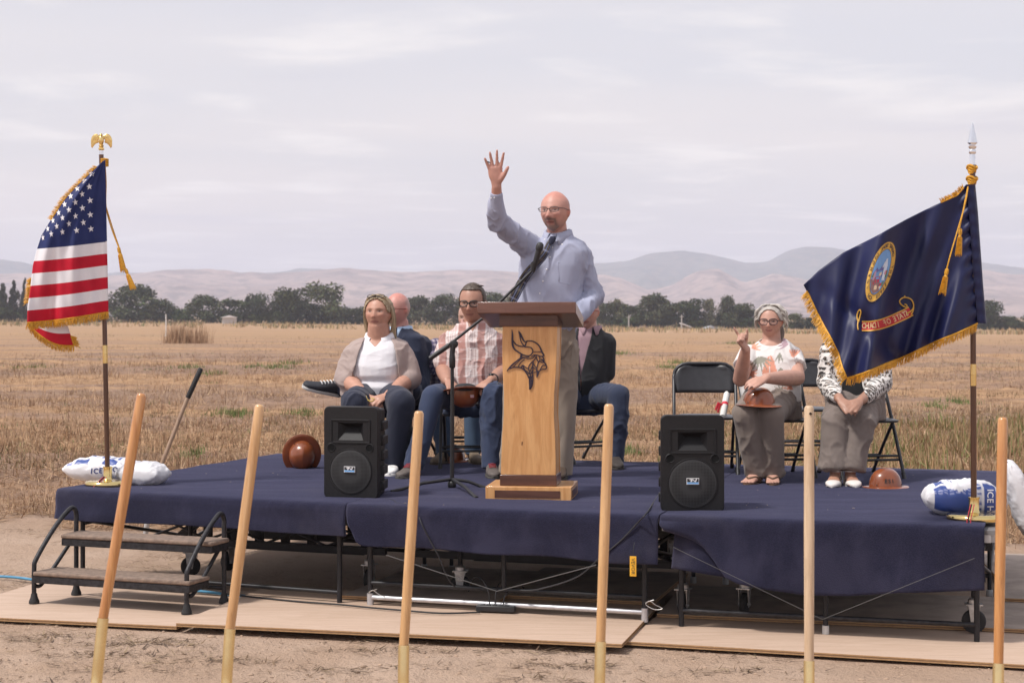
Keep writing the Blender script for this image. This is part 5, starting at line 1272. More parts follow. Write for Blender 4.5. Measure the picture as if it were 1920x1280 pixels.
m.ngrid(sv); m.mi = [us_mat(min(77, int(6+i*72/78))) for i in range(78) for j in range(4)]; m.build('hoist_sleeve', [navy_us, white, red], usf, True, angle=180, local=usf.location)
bot = [rows[-1][j] for j in range(0, NS+1, 2)]
fringe(bot, V(-.05,-.1,-1), .043, 330, 'fringe', usf, usf.location)
fringe([r[NS] for r in rows[2:30:2]], V(-.8,0,.35), .024, 150, 'fringe', usf, usf.location)
fringe([r[NS]+V(0,.03,0) for r in rows[56:70:2]], V(-1,.1,-.2), .04, 120, 'fringe', usf, usf.location)
# the fly corner that hangs below, seen from its back
tl, tr, bl_, br = (60,599), (121,594), (57,613), (139,648); rows2 = []
for i in range(13):
    b = i/12; row = []
    for j in range(25):
        s = j/24; ax, ay = tl[0]+(bl_[0]-tl[0])*b, tl[1]+(bl_[1]-tl[1])*b; cx_, cy_ = tr[0]+(br[0]-tr[0])*b, tr[1]+(br[1]-tr[1])*b
        px = ax+(cx_-ax)*s; py = ay+(cy_-ay)*s+12*math.sin(s*PI)*b-2*s*(1-b); row.append(at(px, py, YU-.12+.05*s+.012*math.sin(s*6+b*2)))
    rows2.append(row)
m = MB(); m.ngrid(rows2); m.mi = [(2 if i < 2 else (1 if i < 7 else 2)) for i in range(12) for j in range(24)]
c2 = m.build('fly_corner', [navy_us, white, red], usf, True, angle=180, local=usf.location); sm = c2.modifiers.new('t', 'SOLIDIFY'); sm.thickness = .0015
fringe(rows2[-1], V(-.1,0,-1), .036, 170, 'fringe', usf, usf.location); fringe([r[-1] for r in rows2[8:]]+[], V(.9,0,-.2), .036, 50, 'fringe', usf, usf.location)
cu = thing('tasselled_cord', 'gold cord with two tassels blown to the right of the striped flag', 'cord', V(*at(199, 385, YU)))
m = MB(); m.tube(catmull([at(196,296,YU-.01), at(199,340,YU+.0), at(199,388,YU), at(208,425,YU), at(222,463,YU-.02)], 6), .0035, 6); m.tube(catmull([at(199,388,YU), at(212,430,YU+.01), at(228,478,YU), at(235,505,YU-.03)], 6), .0035, 6); m.build('cord', goldf, cu, local=cu.location)
tassel(cu, at(222,463,YU-.02), at(231,506,YU-.03), cu.location); tassel(cu, at(235,503,YU-.03), at(249,540,YU-.04), cu.location)
m = MB(); 
for k in range(5): m.tube([at(196,299+k*3,YU)+V(math.cos(a)*.022, math.sin(a)*.022, 0) for a in np.linspace(0, 2*PI, 13)], .005, 5)
m.build('cord_wrap', goldf, cu, local=cu.location)
# ---- blue state flag
idp, IP, ib = stand(1826, 974, 'flag stand with a brass base, dark wooden pole and silver spear point on top', -.004, 1.80, .735)
z = IP(1.80); m = MB(); m.lathe([(.0145,-.02),(.0145,.05),(.012,.055),(.018,.06),(.018,.075),(.012,.08),(.020,.088),(.020,.096),(.012,.10),(.026,.112),(.022,.125),(.015,.16),(.006,.205),(.0005,.215)], 18, z, sy=.7); m.build('spear_finial', silver, idp, angle=50)
YI = ib.y
idf = thing('flag', 'navy blue flag with a round seal and red ribbon, seen from its back', 'flag', V(*at(1680, 540, YI)))
E_p = [(1812,346),(1817,400),(1822,470),(1827,540),(1833,606)]
E_t = [(1812,346),(1795,366),(1750,386),(1700,411),(1640,444),(1580,474),(1535,507),(1507,534)]
E_f = [(1507,534),(1518,556),(1534,590),(1556,630),(1572,662),(1580,690),(1588,709)]
E_b = [(1833,606),(1800,622),(1755,640),(1705,664),(1660,682),(1620,699),(1588,709)]
def poly_at(E, t):
    C = [math.hypot(b[0]-a[0], b[1]-a[1]) for a, b in zip(E, E[1:])]; s = t*sum(C); i = 0
    while i < len(C)-1 and s > C[i]: s -= C[i]; i += 1
    f = s/C[i]; a, b = E[i], E[i+1]; return a[0]+(b[0]-a[0])*f, a[1]+(b[1]-a[1])*f
Ep = [poly_at(E_p, k/60) for k in range(61)]; Ef = [poly_at(E_f, k/60) for k in range(61)]; Et = [poly_at(E_t, k/90) for k in range(91)]; Eb = [poly_at(E_b, k/90) for k in range(91)]
def id_px(i, j):
    s, t = i/90, j/60; P = lambda a, b, f: (a[0]*(1-f)+b[0]*f, a[1]*(1-f)+b[1]*f)
    a = P(Ep[j], Ef[j], s); b = P(Et[i], Eb[i], t); c00, c10, c01, c11 = Ep[0], Ef[0], Ep[60], Ef[60]
    c = P(P(c00, c10, s), P(c01, c11, s), t); return a[0]+b[0]-c[0], a[1]+b[1]-c[1]
def id_Y(s, t):
    r = YI-.022-.30*s; k = sstep(0, .12, np.array(s)); 
    ph = s-.42*t; w = .078*math.sin(8.2*ph+.6)*min(1, s*3)+.034*math.sin(19*ph+2.0+1.5*t)*min(1, s*3)+.017*math.sin(33*ph-3*t)*min(1, s*4)*(.4+t)
    w += .05*math.exp(-((s-.80+.35*(t-.5))/.05)**2)*t+.015*math.sin(60*t)*math.exp(-(s/.05)**2)
    return r+w
rows = [[at(*id_px(i, j), id_Y(i/90, j/60)) for i in range(91)] for j in range(61)]
m = MB(); m.ngrid(rows); cl = m.build('cloth', navy, idf, True, angle=180, local=idf.location); sm = cl.modifiers.new('t', 'SOLIDIFY'); sm.thickness = .0015
m = MB(); sl = [[at(poly_at(E_p, t)[0]+x, poly_at(E_p, t)[1], YI+dyy+.003*math.sin(t*70+x)) for x, dyy in ((0,-.024),(5,-.026),(12,-.022),(16,-.008),(17,.008),(10,.022),(0,.024))] for t in np.linspace(0, 1, 60)]
m.ngrid(sl); m.build('hoist_sleeve', navy, idf, True, angle=180, local=idf.location)
bpy.context.view_layer.update(); bv = bvh_of([cl])
def lay(pts, off): 
    out = []
    for (x, y) in pts:
        h, nn = hit(bv, x, y, YI-.2); d = (EYE-h).normalized(); out.append(h+d*off-idf.location)
    return out
def flat_piece(name, polys, off, mat, par):
    m = MB()
    for pts in polys:
        q = lay(pts, off); m.add(q, [tuple(range(len(q)))])
    return m.build(name, mat, par, False)
sealm = {k: simple('seal '+k, c, .55, var=.06, scale=60) for k, c in dict(gold=(.62,.36,.06), dark=(.06,.04,.05), sky=(.16,.33,.62), pale=(.55,.62,.74), hill=(.12,.12,.34), green=(.10,.18,.10), red=(.48,.03,.08), cream=(.68,.52,.36), brown=(.24,.14,.14), pink=(.45,.28,.40)).items()}
SX, SY = 1651, 509.5
def el(a, rx, ry, sh=-.30): x, y = math.cos(a)*rx, math.sin(a)*ry; return (SX+x+sh*y, SY+y)
def ring_piece(name, r0, r1, off, mat, par):
    A = np.linspace(0, 2*PI, 65); m = MB(); q = lay([el(a, *r0) for a in A], off)+lay([el(a, *r1) for a in A], off); m.add(q, [(i, i+1, i+66, i+65) for i in range(64)]); return m.build(name, mat, par, False)
def disc_piece(name, r, off, mat, par, n=6):
    A = np.linspace(0, 2*PI, 48, endpoint=False); m = MB(); vs_ = []; 
    for k in range(1, n+1): vs_ += lay([el(a, r[0]*k/n, r[1]*k/n) for a in A], off)
    vs_ += lay([(SX, SY)], off); L_ = len(vs_)-1; f = [(L_, i, (i+1) % 48) for i in range(48)]
    for k in range(n-1): f += [(k*48+i, k*48+(i+1) % 48, (k+1)*48+(i+1) % 48, (k+1)*48+i) for i in range(48)]
    m.add(vs_, f); return m.build(name, mat, par, False)
seal = disc_piece('seal', (22.5, 56), .004, sealm['gold'], idf)
ring_piece('seal_rim', (22.5,56), (23.4,57.2), .0045, sealm['dark'], seal)
disc_piece('seal_field', (15.2, 42), .006, sealm['sky'], seal); ring_piece('seal_rim', (15.2,42), (15.9,43), .0065, sealm['dark'], seal)
def sp(pts): return [(SX+x-.30*y, SY+y) for x, y in pts]
for nm, mt, of, pl_ in (('seal_ground','brown',.0075,[[(-14,14),(-6,10),(5,10),(14,12),(12,26),(6,37),(-2,41),(-9,33)]]),
   ('seal_hills','hill',.0075,[[(-13,4),(-8,-8),(-4,-3),(1,-12),(6,-4),(6,9),(-13,11)]]),
   ('seal_trees','green',.008,[[(9,2),(13,-4),(14,10),(10,13)],[(-14,10),(-12,2),(-10,12)],[(8,20),(12,16),(11,26),(7,28)]]),
   ('seal_shield','red',.0085,[[(-6,9),(2,9),(2,18),(-2,23),(-6,18)]]), ('seal_shield_top','sky',.009,[[(-5,10),(1,10),(1,14),(-5,14)]]),
   ('seal_figure','pale',.009,[[(4,-24),(7,-25),(8,-19),(10,-12),(10,4),(11,16),(6,16),(5,2),(4,-10)],[(3,-20),(5,-18),(3,-8),(1,-8)]]), ('seal_figure','pink',.009,[[(-11,0),(-8,-3),(-7,6),(-8,16),(-11,16)]]),
   ('seal_sheaf','cream',.009,[[(-4,26),(1,24),(2,33),(-3,34)],[(4,28),(8,26),(7,33)],[(-1,2),(3,0),(3,7),(-1,8)]]), ('seal_flower','red',.0095,[[(5,22),(8,20),(8,25),(5,27)],[(-9,20),(-6,20),(-6,25)],[(8,-2),(11,-3),(11,5),(8,6)]])):
    flat_piece(nm, [sp(p_) for p_ in pl_], of, sealm[mt], seal)
def ring_text(txt, a0, a1, size):
    for k, chh in enumerate(txt):
        if chh == ' ': continue
        a = a0+(a1-a0)*k/(len(txt)-1); vs_, fs = text_poly(chh, 1.0, .02); ax, ay = el(a, 19.0, 49.2); tx, ty = el(a+.02, 19.0, 49.2); dx_, dy_ = tx-ax, ty-ay; n = math.hypot(dx_, dy_); dx_, dy_ = dx_/n, dy_/n
        ox, oy = el(a, 20.0, 52.0); ux, uy = ox-ax, oy-ay; n2 = math.hypot(ux, uy); ux, uy = ux/n2, uy/n2
        pts = [(ax-dx_*x*size-0*ux+ux*y*size*.85*(.75+.5*abs(math.sin(a))), ay-dy_*x*size+uy*y*size*.85*(.75+.5*abs(math.sin(a)))) for x, y in vs_]
        m = MB(); m.add(lay(pts, .0065), fs); m.build('seal_letter', sealm['dark'], seal, False)
# read from behind: the letters run backwards, counter to the clock
ring_text('GREAT SEAL OF', math.radians(-40), math.radians(-150), 9.5)
ring_text('THE STATE', math.radians(-16), math.radians(74), -9.5) if False else ring_text('THE STATE', math.radians(-10), math.radians(68), 9.5)
ring_text('OF IDAHO', math.radians(104), math.radians(200), 9.5)
# ribbon
bc = [(1616,611),(1632,611),(1650,608),(1668,602),(1684,595),(1699,588),(1708,583)]
def banner(off0, off1, n=44):
    C = catmull([V(x, y, 0) for x, y in bc], 8); up, lo = [], []
    for i, c in enumerate(C):
        d = (C[min(i+1, len(C)-1)]-C[max(0, i-1)]).normalized(); nv = V(d.y, -d.x, 0); up.append(c+nv*off0); lo.append(c+nv*off1)
    return up, lo
def strip(name, off0, off1, zo, mat, par):
    up, lo = banner(off0, off1); m = MB(); K_ = 7; m.ngrid([[Vector(v_) for v_ in lay([(p.x*(1-k/(K_-1))+r_.x*k/(K_-1), p.y*(1-k/(K_-1))+r_.y*k/(K_-1)) for p, r_ in zip(up, lo)], zo)] for k in range(K_)]); return m.build(name, mat, par, False)
rib = strip('ribbon', 8.2, -8.2, .004, simple('ribbon red', (.46,.02,.035), .55, var=.06), idf)
strip('ribbon_edge', 9.6, 7.4, .0048, sealm['gold'], rib); strip('ribbon_edge', -7.4, -9.6, .0048, sealm['gold'], rib)
for path in ([(1700,588),(1710,581),(1713,572),(1709,562),(1701,558),(1693,558),(1687,563),(1688,569),(1694,574),(1701,577)], [(1701,577),(1700,572),(1696,570)], [(1697,558),(1696,554)], [(1611,603),(1608,600),(1607,592),(1609,584),(1612,581),(1614,585),(1612,594),(1610,602)], [(1609,618),(1608,610),(1609,602)], [(1708,590),(1712,582),(1713,573)]):
    C = catmull([V(x, y, 0) for x, y in path], 5); m = MB(); L_ = [Vector(p) for p in lay([(p.x, p.y) for p in C], .006)]; m.tube(L_, .0034, 5); m.build('ribbon_scroll', sealm['gold'], rib)
C = catmull([V(x, y, 0) for x, y in bc], 12); txt = 'STATE OF IDAHO'
for k, chh in enumerate(txt):
    if chh == ' ': continue
    f = .865-.80*k/(len(txt)-1); i = int(f*(len(C)-2)); c = C[i]; d = (C[i+1]-C[i]).normalized(); nv = V(d.y, -d.x, 0); vs_, fs = text_poly(chh, 1.0, .015); m = MB()
    m.add(lay([(c.x-d.x*x*10.5+nv.x*y*15, c.y-d.y*x*10.5+nv.y*y*15) for x, y in vs_], .0072), fs); m.build('letter', simple('ribbon lettering', (.70,.52,.30), .5, var=0), rib, False)
fringe(rows[-1], V(-.15,0,-1), .040, 420, 'fringe', idf, idf.location)
fringe([r[90] for r in rows[4:]], V(-.75,0,-.7), .042, 240, 'fringe', idf, idf.location)
fringe(rows[0][2:16], V(-.35,0,.6), .022, 80, 'fringe', idf, idf.location)
ci = thing('tasselled_cord', 'gold cord with two tassels hanging in front of the blue flag', 'cord', V(*at(1815, 350, YI)))
dyc = -.06
m = MB(); m.tube(catmull([at(1815,350,YI-.03), at(1813,360,YI-.04), at(1806,395,YI-.10), at(1799,428,YI-.14)], 6), .0034, 6); m.tube(catmull([at(1815,352,YI-.03), at(1809,385,YI-.08), at(1796,430,YI-.16), at(1782,478,YI-.2), at(1775,505,YI-.2)], 6), .0034, 6)
m.build('cord', goldf, ci, local=ci.location); tassel(ci, at(1801,428,YI-.14), at(1797,476,YI-.14), ci.location, .0115); tassel(ci, at(1776,503,YI-.2), at(1767,549,YI-.2), ci.location, .0125)
m = MB()
for (py, r, n) in ((313,.024,4),(334,.026,4)):
    for k in range(n):
        o = at(1822.5, py+k*3.2, YI); m.tube([o+V(math.cos(a)*r*(1-.12*k), math.sin(a)*r*(1-.12*k), .008*math.sin(a*2+k)) for a in np.linspace(0, 2*PI, 15)], .0065, 6)
m.build('cord_knot', goldf, ci, local=ci.location)
# straps that tie the stands down
strapb = simple('black strap', (.02,.02,.022), .7, var=.1); strapr = simple('red strap edge', (.45,.03,.05), .6, var=.1)
for (pts, Y0, lab) in (([(196,893),(186,903),(178,912),(168,924),(164,945),(166,952)], ub.y-.10, 'black and red strap looped over the carpet edge at the striped flag stand'), ([(1822,945),(1819,958),(1815,978),(1818,996),(1826,1012),(1832,1016)], ib.y-.16, 'black and red strap looped over the carpet edge at the blue flag stand')):
    t = thing('strap', lab, 'strap', at(*pts[0], Y0)); A = catmull([at(x, y, Y0-.012*i) for i, (x, y) in enumerate(pts)], 6)
    m = MB(); m.tube(A, .005, 6, flat=.4); m.build('webbing', strapb, t, local=t.location)
    for s in (-.006, .012):
        m = MB(); m.tube([p+V(s,-.003,0) for p in A], .0024, 5); m.build('red_edge', strapr, t, local=t.location)
# ================================================================ people
skinm = attr_mat('skin', rough=.46, bump=.10, bs=160, sss=.0, spec=.4, var=.14, vs_=28)
clothm = attr_mat('woven cloth', rough=.88, bump=.12, bs=450, sheen=.12, var=.05, vs_=18)
def remesh(mb, vox, it, name, fac=.5):
    me = mb.mesh(name+'_raw'); o = bpy.data.objects.new('tmp', me); COL.objects.link(o)
    r = o.modifiers.new('r', 'REMESH'); r.mode = 'VOXEL'; r.voxel_size = vox; r.use_smooth_shade = True
    if it: s = o.modifiers.new('s', 'SMOOTH'); s.factor = fac; s.iterations = it
    dg = bpy.context.evaluated_depsgraph_get(); out = bpy.data.meshes.new_from_object(o.evaluated_get(dg)); out.name = name
    bpy.data.objects.remove(o); bpy.data.meshes.remove(me); return out
def vnormals(me):
    a = np.empty(len(me.vertices)*3); me.vertices.foreach_get('normal', a); return a.reshape(-1, 3)
def wrinkle(me, amp, fr, seed, mask=None):
    co = get_co(me); n = vnormals(me); d = np.empty(len(co))
    for i, p in enumerate(co):
        q = mnoise.noise(Vector((p[0]*fr[0]+seed, p[1]*fr[1], p[2]*fr[2]))); w = mnoise.noise(Vector((p[0]*3+seed, p[1]*3, p[2]*3)))
        q2 = mnoise.noise(Vector((p[0]*fr[0]*2.3+p[2]*4, p[1]*fr[1]*2.3+seed, p[2]*fr[2]*2.3))); d[i] = (1-min(1, abs(q)*3.0))**2*(.6+1.4*w)+.25*q+.38*(1-min(1, abs(q2)*3.2))**2*max(0, .5+1.6*w)
    if mask is not None: d = d*mask(co)
    set_co(me, co+n*(d*amp)[:, None])
def ease(x, a, b): return sstep(a, b, x)
def gss(x, m, s): return np.exp(-((x-m)/s)**2)
class Head:
    def __init__(s, c, hh, yaw=0.0, pitch=0.0, roll=0.0, wide=1.0, jowl=0.0, nose=1.0):
        s.c = Vector(c); s.hh = hh; s.R = (Matrix.Rotation(-yaw, 3, 'Z')@Matrix.Rotation(pitch, 3, 'X')@Matrix.Rotation(roll, 3, 'Y')); s.wide = wide; s.jowl = jowl; s.nose = nose
    def w(s, x, y, z): return s.c+s.R@(V(x*s.wide, y, z)*s.hh)
    def loc(s, co):
        q = (co-np.array(s.c))@np.array(s.R)/s.hh; q[:, 0] /= s.wide; return q
    def shape(s, d, grow=0.0):
        """d: unit directions (N,3) -> head surface, in head heights; front is -y"""
        x, y, z = d[:, 0]*(.325+grow), d[:, 1]*(.405+grow), d[:, 2]*(.5+grow)
        t = np.clip(-d[:, 2], 0, 1); x = x*(1-(.30-.22*s.jowl)*t**1.8)+0; x = x*(1+.11*gss(d[:, 2], .55, .35))
        y = np.where(y > 0, y*(1-.45*t), y*(1-.06*t)); y = y-.045*t**1.5; z = np.where(z < 0, z*(.97+.03*t), z)
        fr = np.clip((-d[:, 1]-.15)/.35, 0, 1); f = np.zeros_like(x); ax = np.abs(x)
        f -= .050*gss(ax, .125, .075)*gss(z, .0, .055)                    # sockets
        f += .022*gss(z, .075, .035)*gss(ax, .11, .13)                    # brow
        ramp = np.clip((.03-z)/.19, 0, 1); nz = np.where(z > -.165, ramp, np.clip(1-(-.165-z)/.045, 0, 1))
        f += s.nose*(.025+.085*nz)*gss(x, 0, .040+.012*nz)*(z < .06)*(z > -.24)*np.clip((.06-z)/.04, 0, 1)
        f += .035*s.nose*gss(ax, .055, .026)*gss(z, -.165, .03)            # nostrils
        f += .025*gss(ax, .18, .08)*gss(z, -.10, .07)                      # cheeks
        f += .024*gss(x, 0, .095)*gss(z, -.262, .022)+.026*gss(x, 0, .080)*gss(z, -.312, .022)-.020*gss(x, 0, .105)*gss(z, -.287, .010)
        f += .030*gss(x, 0, .10)*gss(z, -.425, .06)-.012*gss(x, 0, .12)*gss(z, -.355, .02)
        return np.stack([x*s.wide, y-f*fr, z], -1)
    def add(s, mb, ears=True, seg=84, rings=66):
        th = np.linspace(0, PI, rings); ph = np.linspace(0, 2*PI, seg, endpoint=False); T, P = np.meshgrid(th[1:-1], ph, indexing='ij')
        d = np.stack([np.sin(T)*np.cos(P), np.sin(T)*np.sin(P), np.cos(T)], -1).reshape(-1, 3); d = np.concatenate([d, [[0,0,1],[0,0,-1]]])
        q = s.shape(d)*s.hh@np.array(s.R).T+np.array(s.c); n = rings-2; f = [(i*seg+k, (i+1)*seg+k, (i+1)*seg+(k+1) % seg, i*seg+(k+1) % seg) for i in range(n-1) for k in range(seg)]
        a, b = n*seg, n*seg+1; f += [(a, k, (k+1) % seg) for k in range(seg)]+[(b, (n-1)*seg+(k+1) % seg, (n-1)*seg+k) for k in range(seg)]
        mb.add(q.tolist(), f)
        if ears:
            for sd in (-1, 1):
                R_ = s.R@Matrix.Rotation(sd*.35, 3, 'Z'); mb.ell(s.w(sd*.335, .03, -.03), (.024*s.hh, .062*s.hh, .115*s.hh), R_, 12, 8); mb.ell(s.w(sd*.345, .055, .0), (.022*s.hh, .05*s.hh, .07*s.hh), R_, 12, 8)
    def paint(s, co, base, o):
        """skin with lips, brows, eyes, beard; o: options"""
        q = s.loc(co); x, y, z = q[:, 0], q[:, 1], q[:, 2]; ax = np.abs(x); c = np.tile(np.array(base), (len(co), 1)); on = (np.linalg.norm(q*np.array([1,1,.8]), axis=1) < .62)
        front = on & (y < -.12)
        def mixc(mask, col):
            m_ = np.clip(mask, 0, 1)[:, None]; c[:] = c*(1-m_)+np.array(col)*m_
        b = np.array(base); mixc(on*.35*gss(ax, .17, .09)*gss(z, -.12, .08)*(y < 0), b*np.array([1.08, .78, .74])); mixc(front*.4*gss(x, 0, .06)*gss(z, -.15, .05), b*np.array([1.08,.75,.7]))
        mixc(on*.8*gss(ax, .36, .05)*gss(z, -.02, .12)*(np.abs(y-.03) < .12), b*np.array([1.08,.70,.64]))
        if o.get('pate'): mixc(on*.5*ease(z, .2, .4), b*np.array([1.10,.82,.80]))
        hr = o.get('stubble')
        if hr is not None:
            reg = on*ease(y, -.05, .12)*ease(z, -.30, -.12)*(1-ease(z, .22, .38)); mixc(reg*.55, hr)
        bd = o.get('beard')
        if bd is not None:
            must = front*gss(z, -.225, .030)*(ax < .145)*(1-.0*ax); mixc(must*1.0, np.array(bd)*.75)
            side = front*gss(ax, .125, .035)*ease(-z, .22, .26)*(1-ease(-z, .40, .46)); mixc(side*.9, np.array(bd)*.8)
            chin = front*ease(-z, .345, .375)*(ax < .19); mixc(chin*.85, np.array(bd)*1.35)
            jaw = on*ease(-z, .20, .32)*(y < .02)*ease(ax, .13, .22); mixc(jaw*.35, np.array(bd)*1.2)
        lip = o.get('lips', (.42,.16,.14)); z = z-o.get('smile', 0)*ax*ax; mixc(front*.85*(gss(z, -.272, .020)+gss(z, -.31, .018)).clip(0, 1)*ease(-ax, -.11, -.07), lip); mixc(front*.9*gss(z, -.287, .009)*(ax < .10), (.12,.03,.03))
        z = q[:, 2]
        if o.get('frown'): mixc(front*.5*gss(ax, .125, .02)*gss(z, -.32, .02), b*.6)
        br = o.get('brow', (.16,.10,.07)); mixc(front*.75*gss(z, .072-.35*(ax-.12)**2*4, .015)*gss(ax, .13, .07), br)
        ex = (ax-.128)/.062; eye = front*(np.abs(ex) < 1)*(np.abs(z-.002) < (.020*(1-ex**2))); mixc(eye*.85, (.50,.45,.42)); mixc(front*(np.abs(ax-.128) < .026)*(np.abs(z-.002) < .019), (.045,.035,.03))
        mixc(front*.85*gss(z, .021-.012*ex**2, .007)*(np.abs(ex) < 1.1), (.09,.05,.04)); mixc(front*.35*gss(z, -.028, .012)*(np.abs(ex) < 1.2), b*.72)
        mixc(front*.8*gss(ax, .032, .014)*gss(z, -.192, .010), (.14,.05,.045))
        for sd in (1, -1): pass
        mixc(front*.35*gss(ax, .13+.25*(-.14-z), .016)*(z < -.14)*(z > -.28), b*.72)
        return c
def hand(mb, wrist, d, n, t, L=.185, spread=.12, curls=(.3,.3,.3,.3), thumb=(.9,.2), r=.0085, k_=1.0):
    """wrist point, d fingers, n palm normal, t towards the thumb; curls in radians per joint"""
    d = Vector(d).normalized(); n = Vector(n); n = (n-d*n.dot(d)).normalized(); t = Vector(t); t = (t-d*t.dot(d)-n*t.dot(n)).normalized(); W = Vector(wrist)
    P = [W-d*.02, W+d*.02, W+d*.055, W+d*(L*.50)]; 
    vs_, fs, sg = [], [], 14
    for p, hw, hd in zip(P, (.026*k_,.030*k_,.040*k_,.042*k_), (.019*k_,.018*k_,.017*k_,.013*k_)):
        for k in range(sg): a = 2*PI*k/sg; vs_.append(p+t*(math.cos(a)*hw)+n*(math.sin(a)*hd))
    for i in range(3):
        for k in range(sg): fs.append((i*sg+k, i*sg+(k+1) % sg, (i+1)*sg+(k+1) % sg, (i+1)*sg+k))
    fs += [tuple(range(sg))[::-1], tuple(3*sg+k for k in range(sg))]; mb.add(vs_, fs)
    kn = [.031*k_, .0105*k_, -.0115*k_, -.031*k_]; ln = [.42, .47, .44, .34]
    for k in range(4):
        p = W+d*(L*.50-(.004, 0, .003, .010)[k])+t*kn[k]; a = spread*(1.5-k); dd = (d*math.cos(a)+t*math.sin(a)).normalized(); nn = n
        pts = [p-dd*.02, p]; seg = L*ln[k]; ang = 0
        for q in (.46, .30, .24): 
            ang += curls[k]; pts.append(pts[-1]+(dd*math.cos(ang)+nn*math.sin(ang))*seg*q)
        mb.tube(pts, [r*1.05, r*1.1, r*1.0, r*.92, r*.80], 8, round_caps=True)
    a, b = thumb; b0 = W+d*.030+t*.026*k_+n*.006; dd = (d*math.cos(a)+t*math.sin(a)+n*b).normalized(); e1 = b0+dd*.042; d2 = (dd+d*.35).normalized()
    mb.tube([b0-dd*.012, b0, e1, e1+d2*.030, e1+d2*.048], [.016*k_,.016*k_,.0122*k_,.0108*k_,.009*k_], 8, round_caps=True)
class Person:
    def __init__(s, label, px, Y, group=None):
        s.Y = Y; s.o = V((px-CX)/F*Y, Y, DECK+.006); s.t = thing('person', label, 'person', s.o, 0, group); s.body = MB()
    def part(s, name, mb, mat, col=None, vox=None, it=4, wr=None, cut=None, thick=0, smooth=180, mask=None):
        if vox: me = remesh(mb, vox, it, name)
        else: me = mb.mesh(name)
        if wr: wrinkle(me, wr[0], wr[1], wr[2], mask)
        if cut is not None:
            bm = bmesh.new(); bm.from_mesh(me); bm.faces.ensure_lookup_table(); C = np.array([f.calc_center_median()[:] for f in bm.faces]); k = cut(C)
            bmesh.ops.delete(bm, geom=[f for f, q in zip(bm.faces, k) if q], context='FACES')
            for _ in range(14):                      # the cut edge becomes a clean hem
                bv_ = [(v, [e.other_vert(v) for e in v.link_edges if e.is_boundary]) for v in bm.verts if v.is_boundary]
                new = [(v, v.co*.5+(nb[0].co+nb[1].co)*.25) for v, nb in bv_ if len(nb) == 2]
                for v, c_ in new: v.co = c_
            bm.to_mesh(me); bm.free()
        if col is not None: set_col(me, col(get_co(me)) if callable(col) else np.tile(np.array(col), (len(me.vertices), 1)))
        set_co(me, get_co(me)-np.array(s.o)); o = link(name, me, mat, s.t, True, 0, smooth)
        if thick: sm = o.modifiers.new('t', 'SOLIDIFY'); sm.thickness = thick; sm.offset = -1
        return o
def dirv(yaw): return V(math.sin(-yaw), -math.cos(-yaw), 0), V(math.cos(-yaw), math.sin(-yaw), 0)   # front, side(+ to viewer right)
def shoe(P, ankle, yaw, L, col, sole, laces=None, tilt=0.0, low=False, roll=0.0, frame=None):
    """ankle: point on the ankle axis; the shoe sits on the deck under it unless tilted"""
    R_ = Matrix.Rotation(-yaw, 3, 'Z')@Matrix.Rotation(tilt, 3, 'X')@Matrix.Rotation(roll, 3, 'Y'); f, sd, up = R_@V(0,-1,0), R_@V(1,0,0), R_@V(0,0,1)
    base = Vector(ankle)
    if frame: f = Vector(frame[0]).normalized(); up = Vector(frame[1]); up = (up-f*up.dot(f)).normalized(); sd = f.cross(up)
    if frame: base = base-up*.05
    elif tilt == 0 and roll == 0: base.z = DECK+.009
    else: base = base-up*.08
    hgt = .55 if low else 1.0; S = [(-.05,.026,.05*hgt),(-.045,.031,.075*hgt),(-.01,.035,.088*hgt),(.04,.037,.078*hgt),(.09,.043,.056),(.14,.045,.043),(L-.075,.037,.036),(L-.058,.020,.028),(L-.052,.006,.02)]
    m = MB(); m.loft([(base+f*x+up*(.012+h/2), w, h/2) for x, w, h in S], sd, up, seg=16, e=2.6); o = P.part('shoe', m, simple('shoe '+str(col), col, .7, var=.15, scale=40, bump=.15), smooth=60)
    m = MB(); m.loft([(base+f*x+up*.009, w+.004, .0115) for x, w, h in S], sd, up, seg=16, e=5); q = P.part('sole', m, simple('sole '+str(sole), sole, .8, var=.1), smooth=50); q.parent = o
    if laces:
        m = MB()
        for k in range(5): c = base+f*(.025+.022*k)+up*(.012+[.085,.078,.070,.062,.055][k]*hgt); m.tube([c-sd*.024, c+up*.004, c+sd*.024], .0038, 5)
        l = P.part('lace', m, simple('lace '+str(laces), laces, .7, var=.1)); l.parent = o
    return o
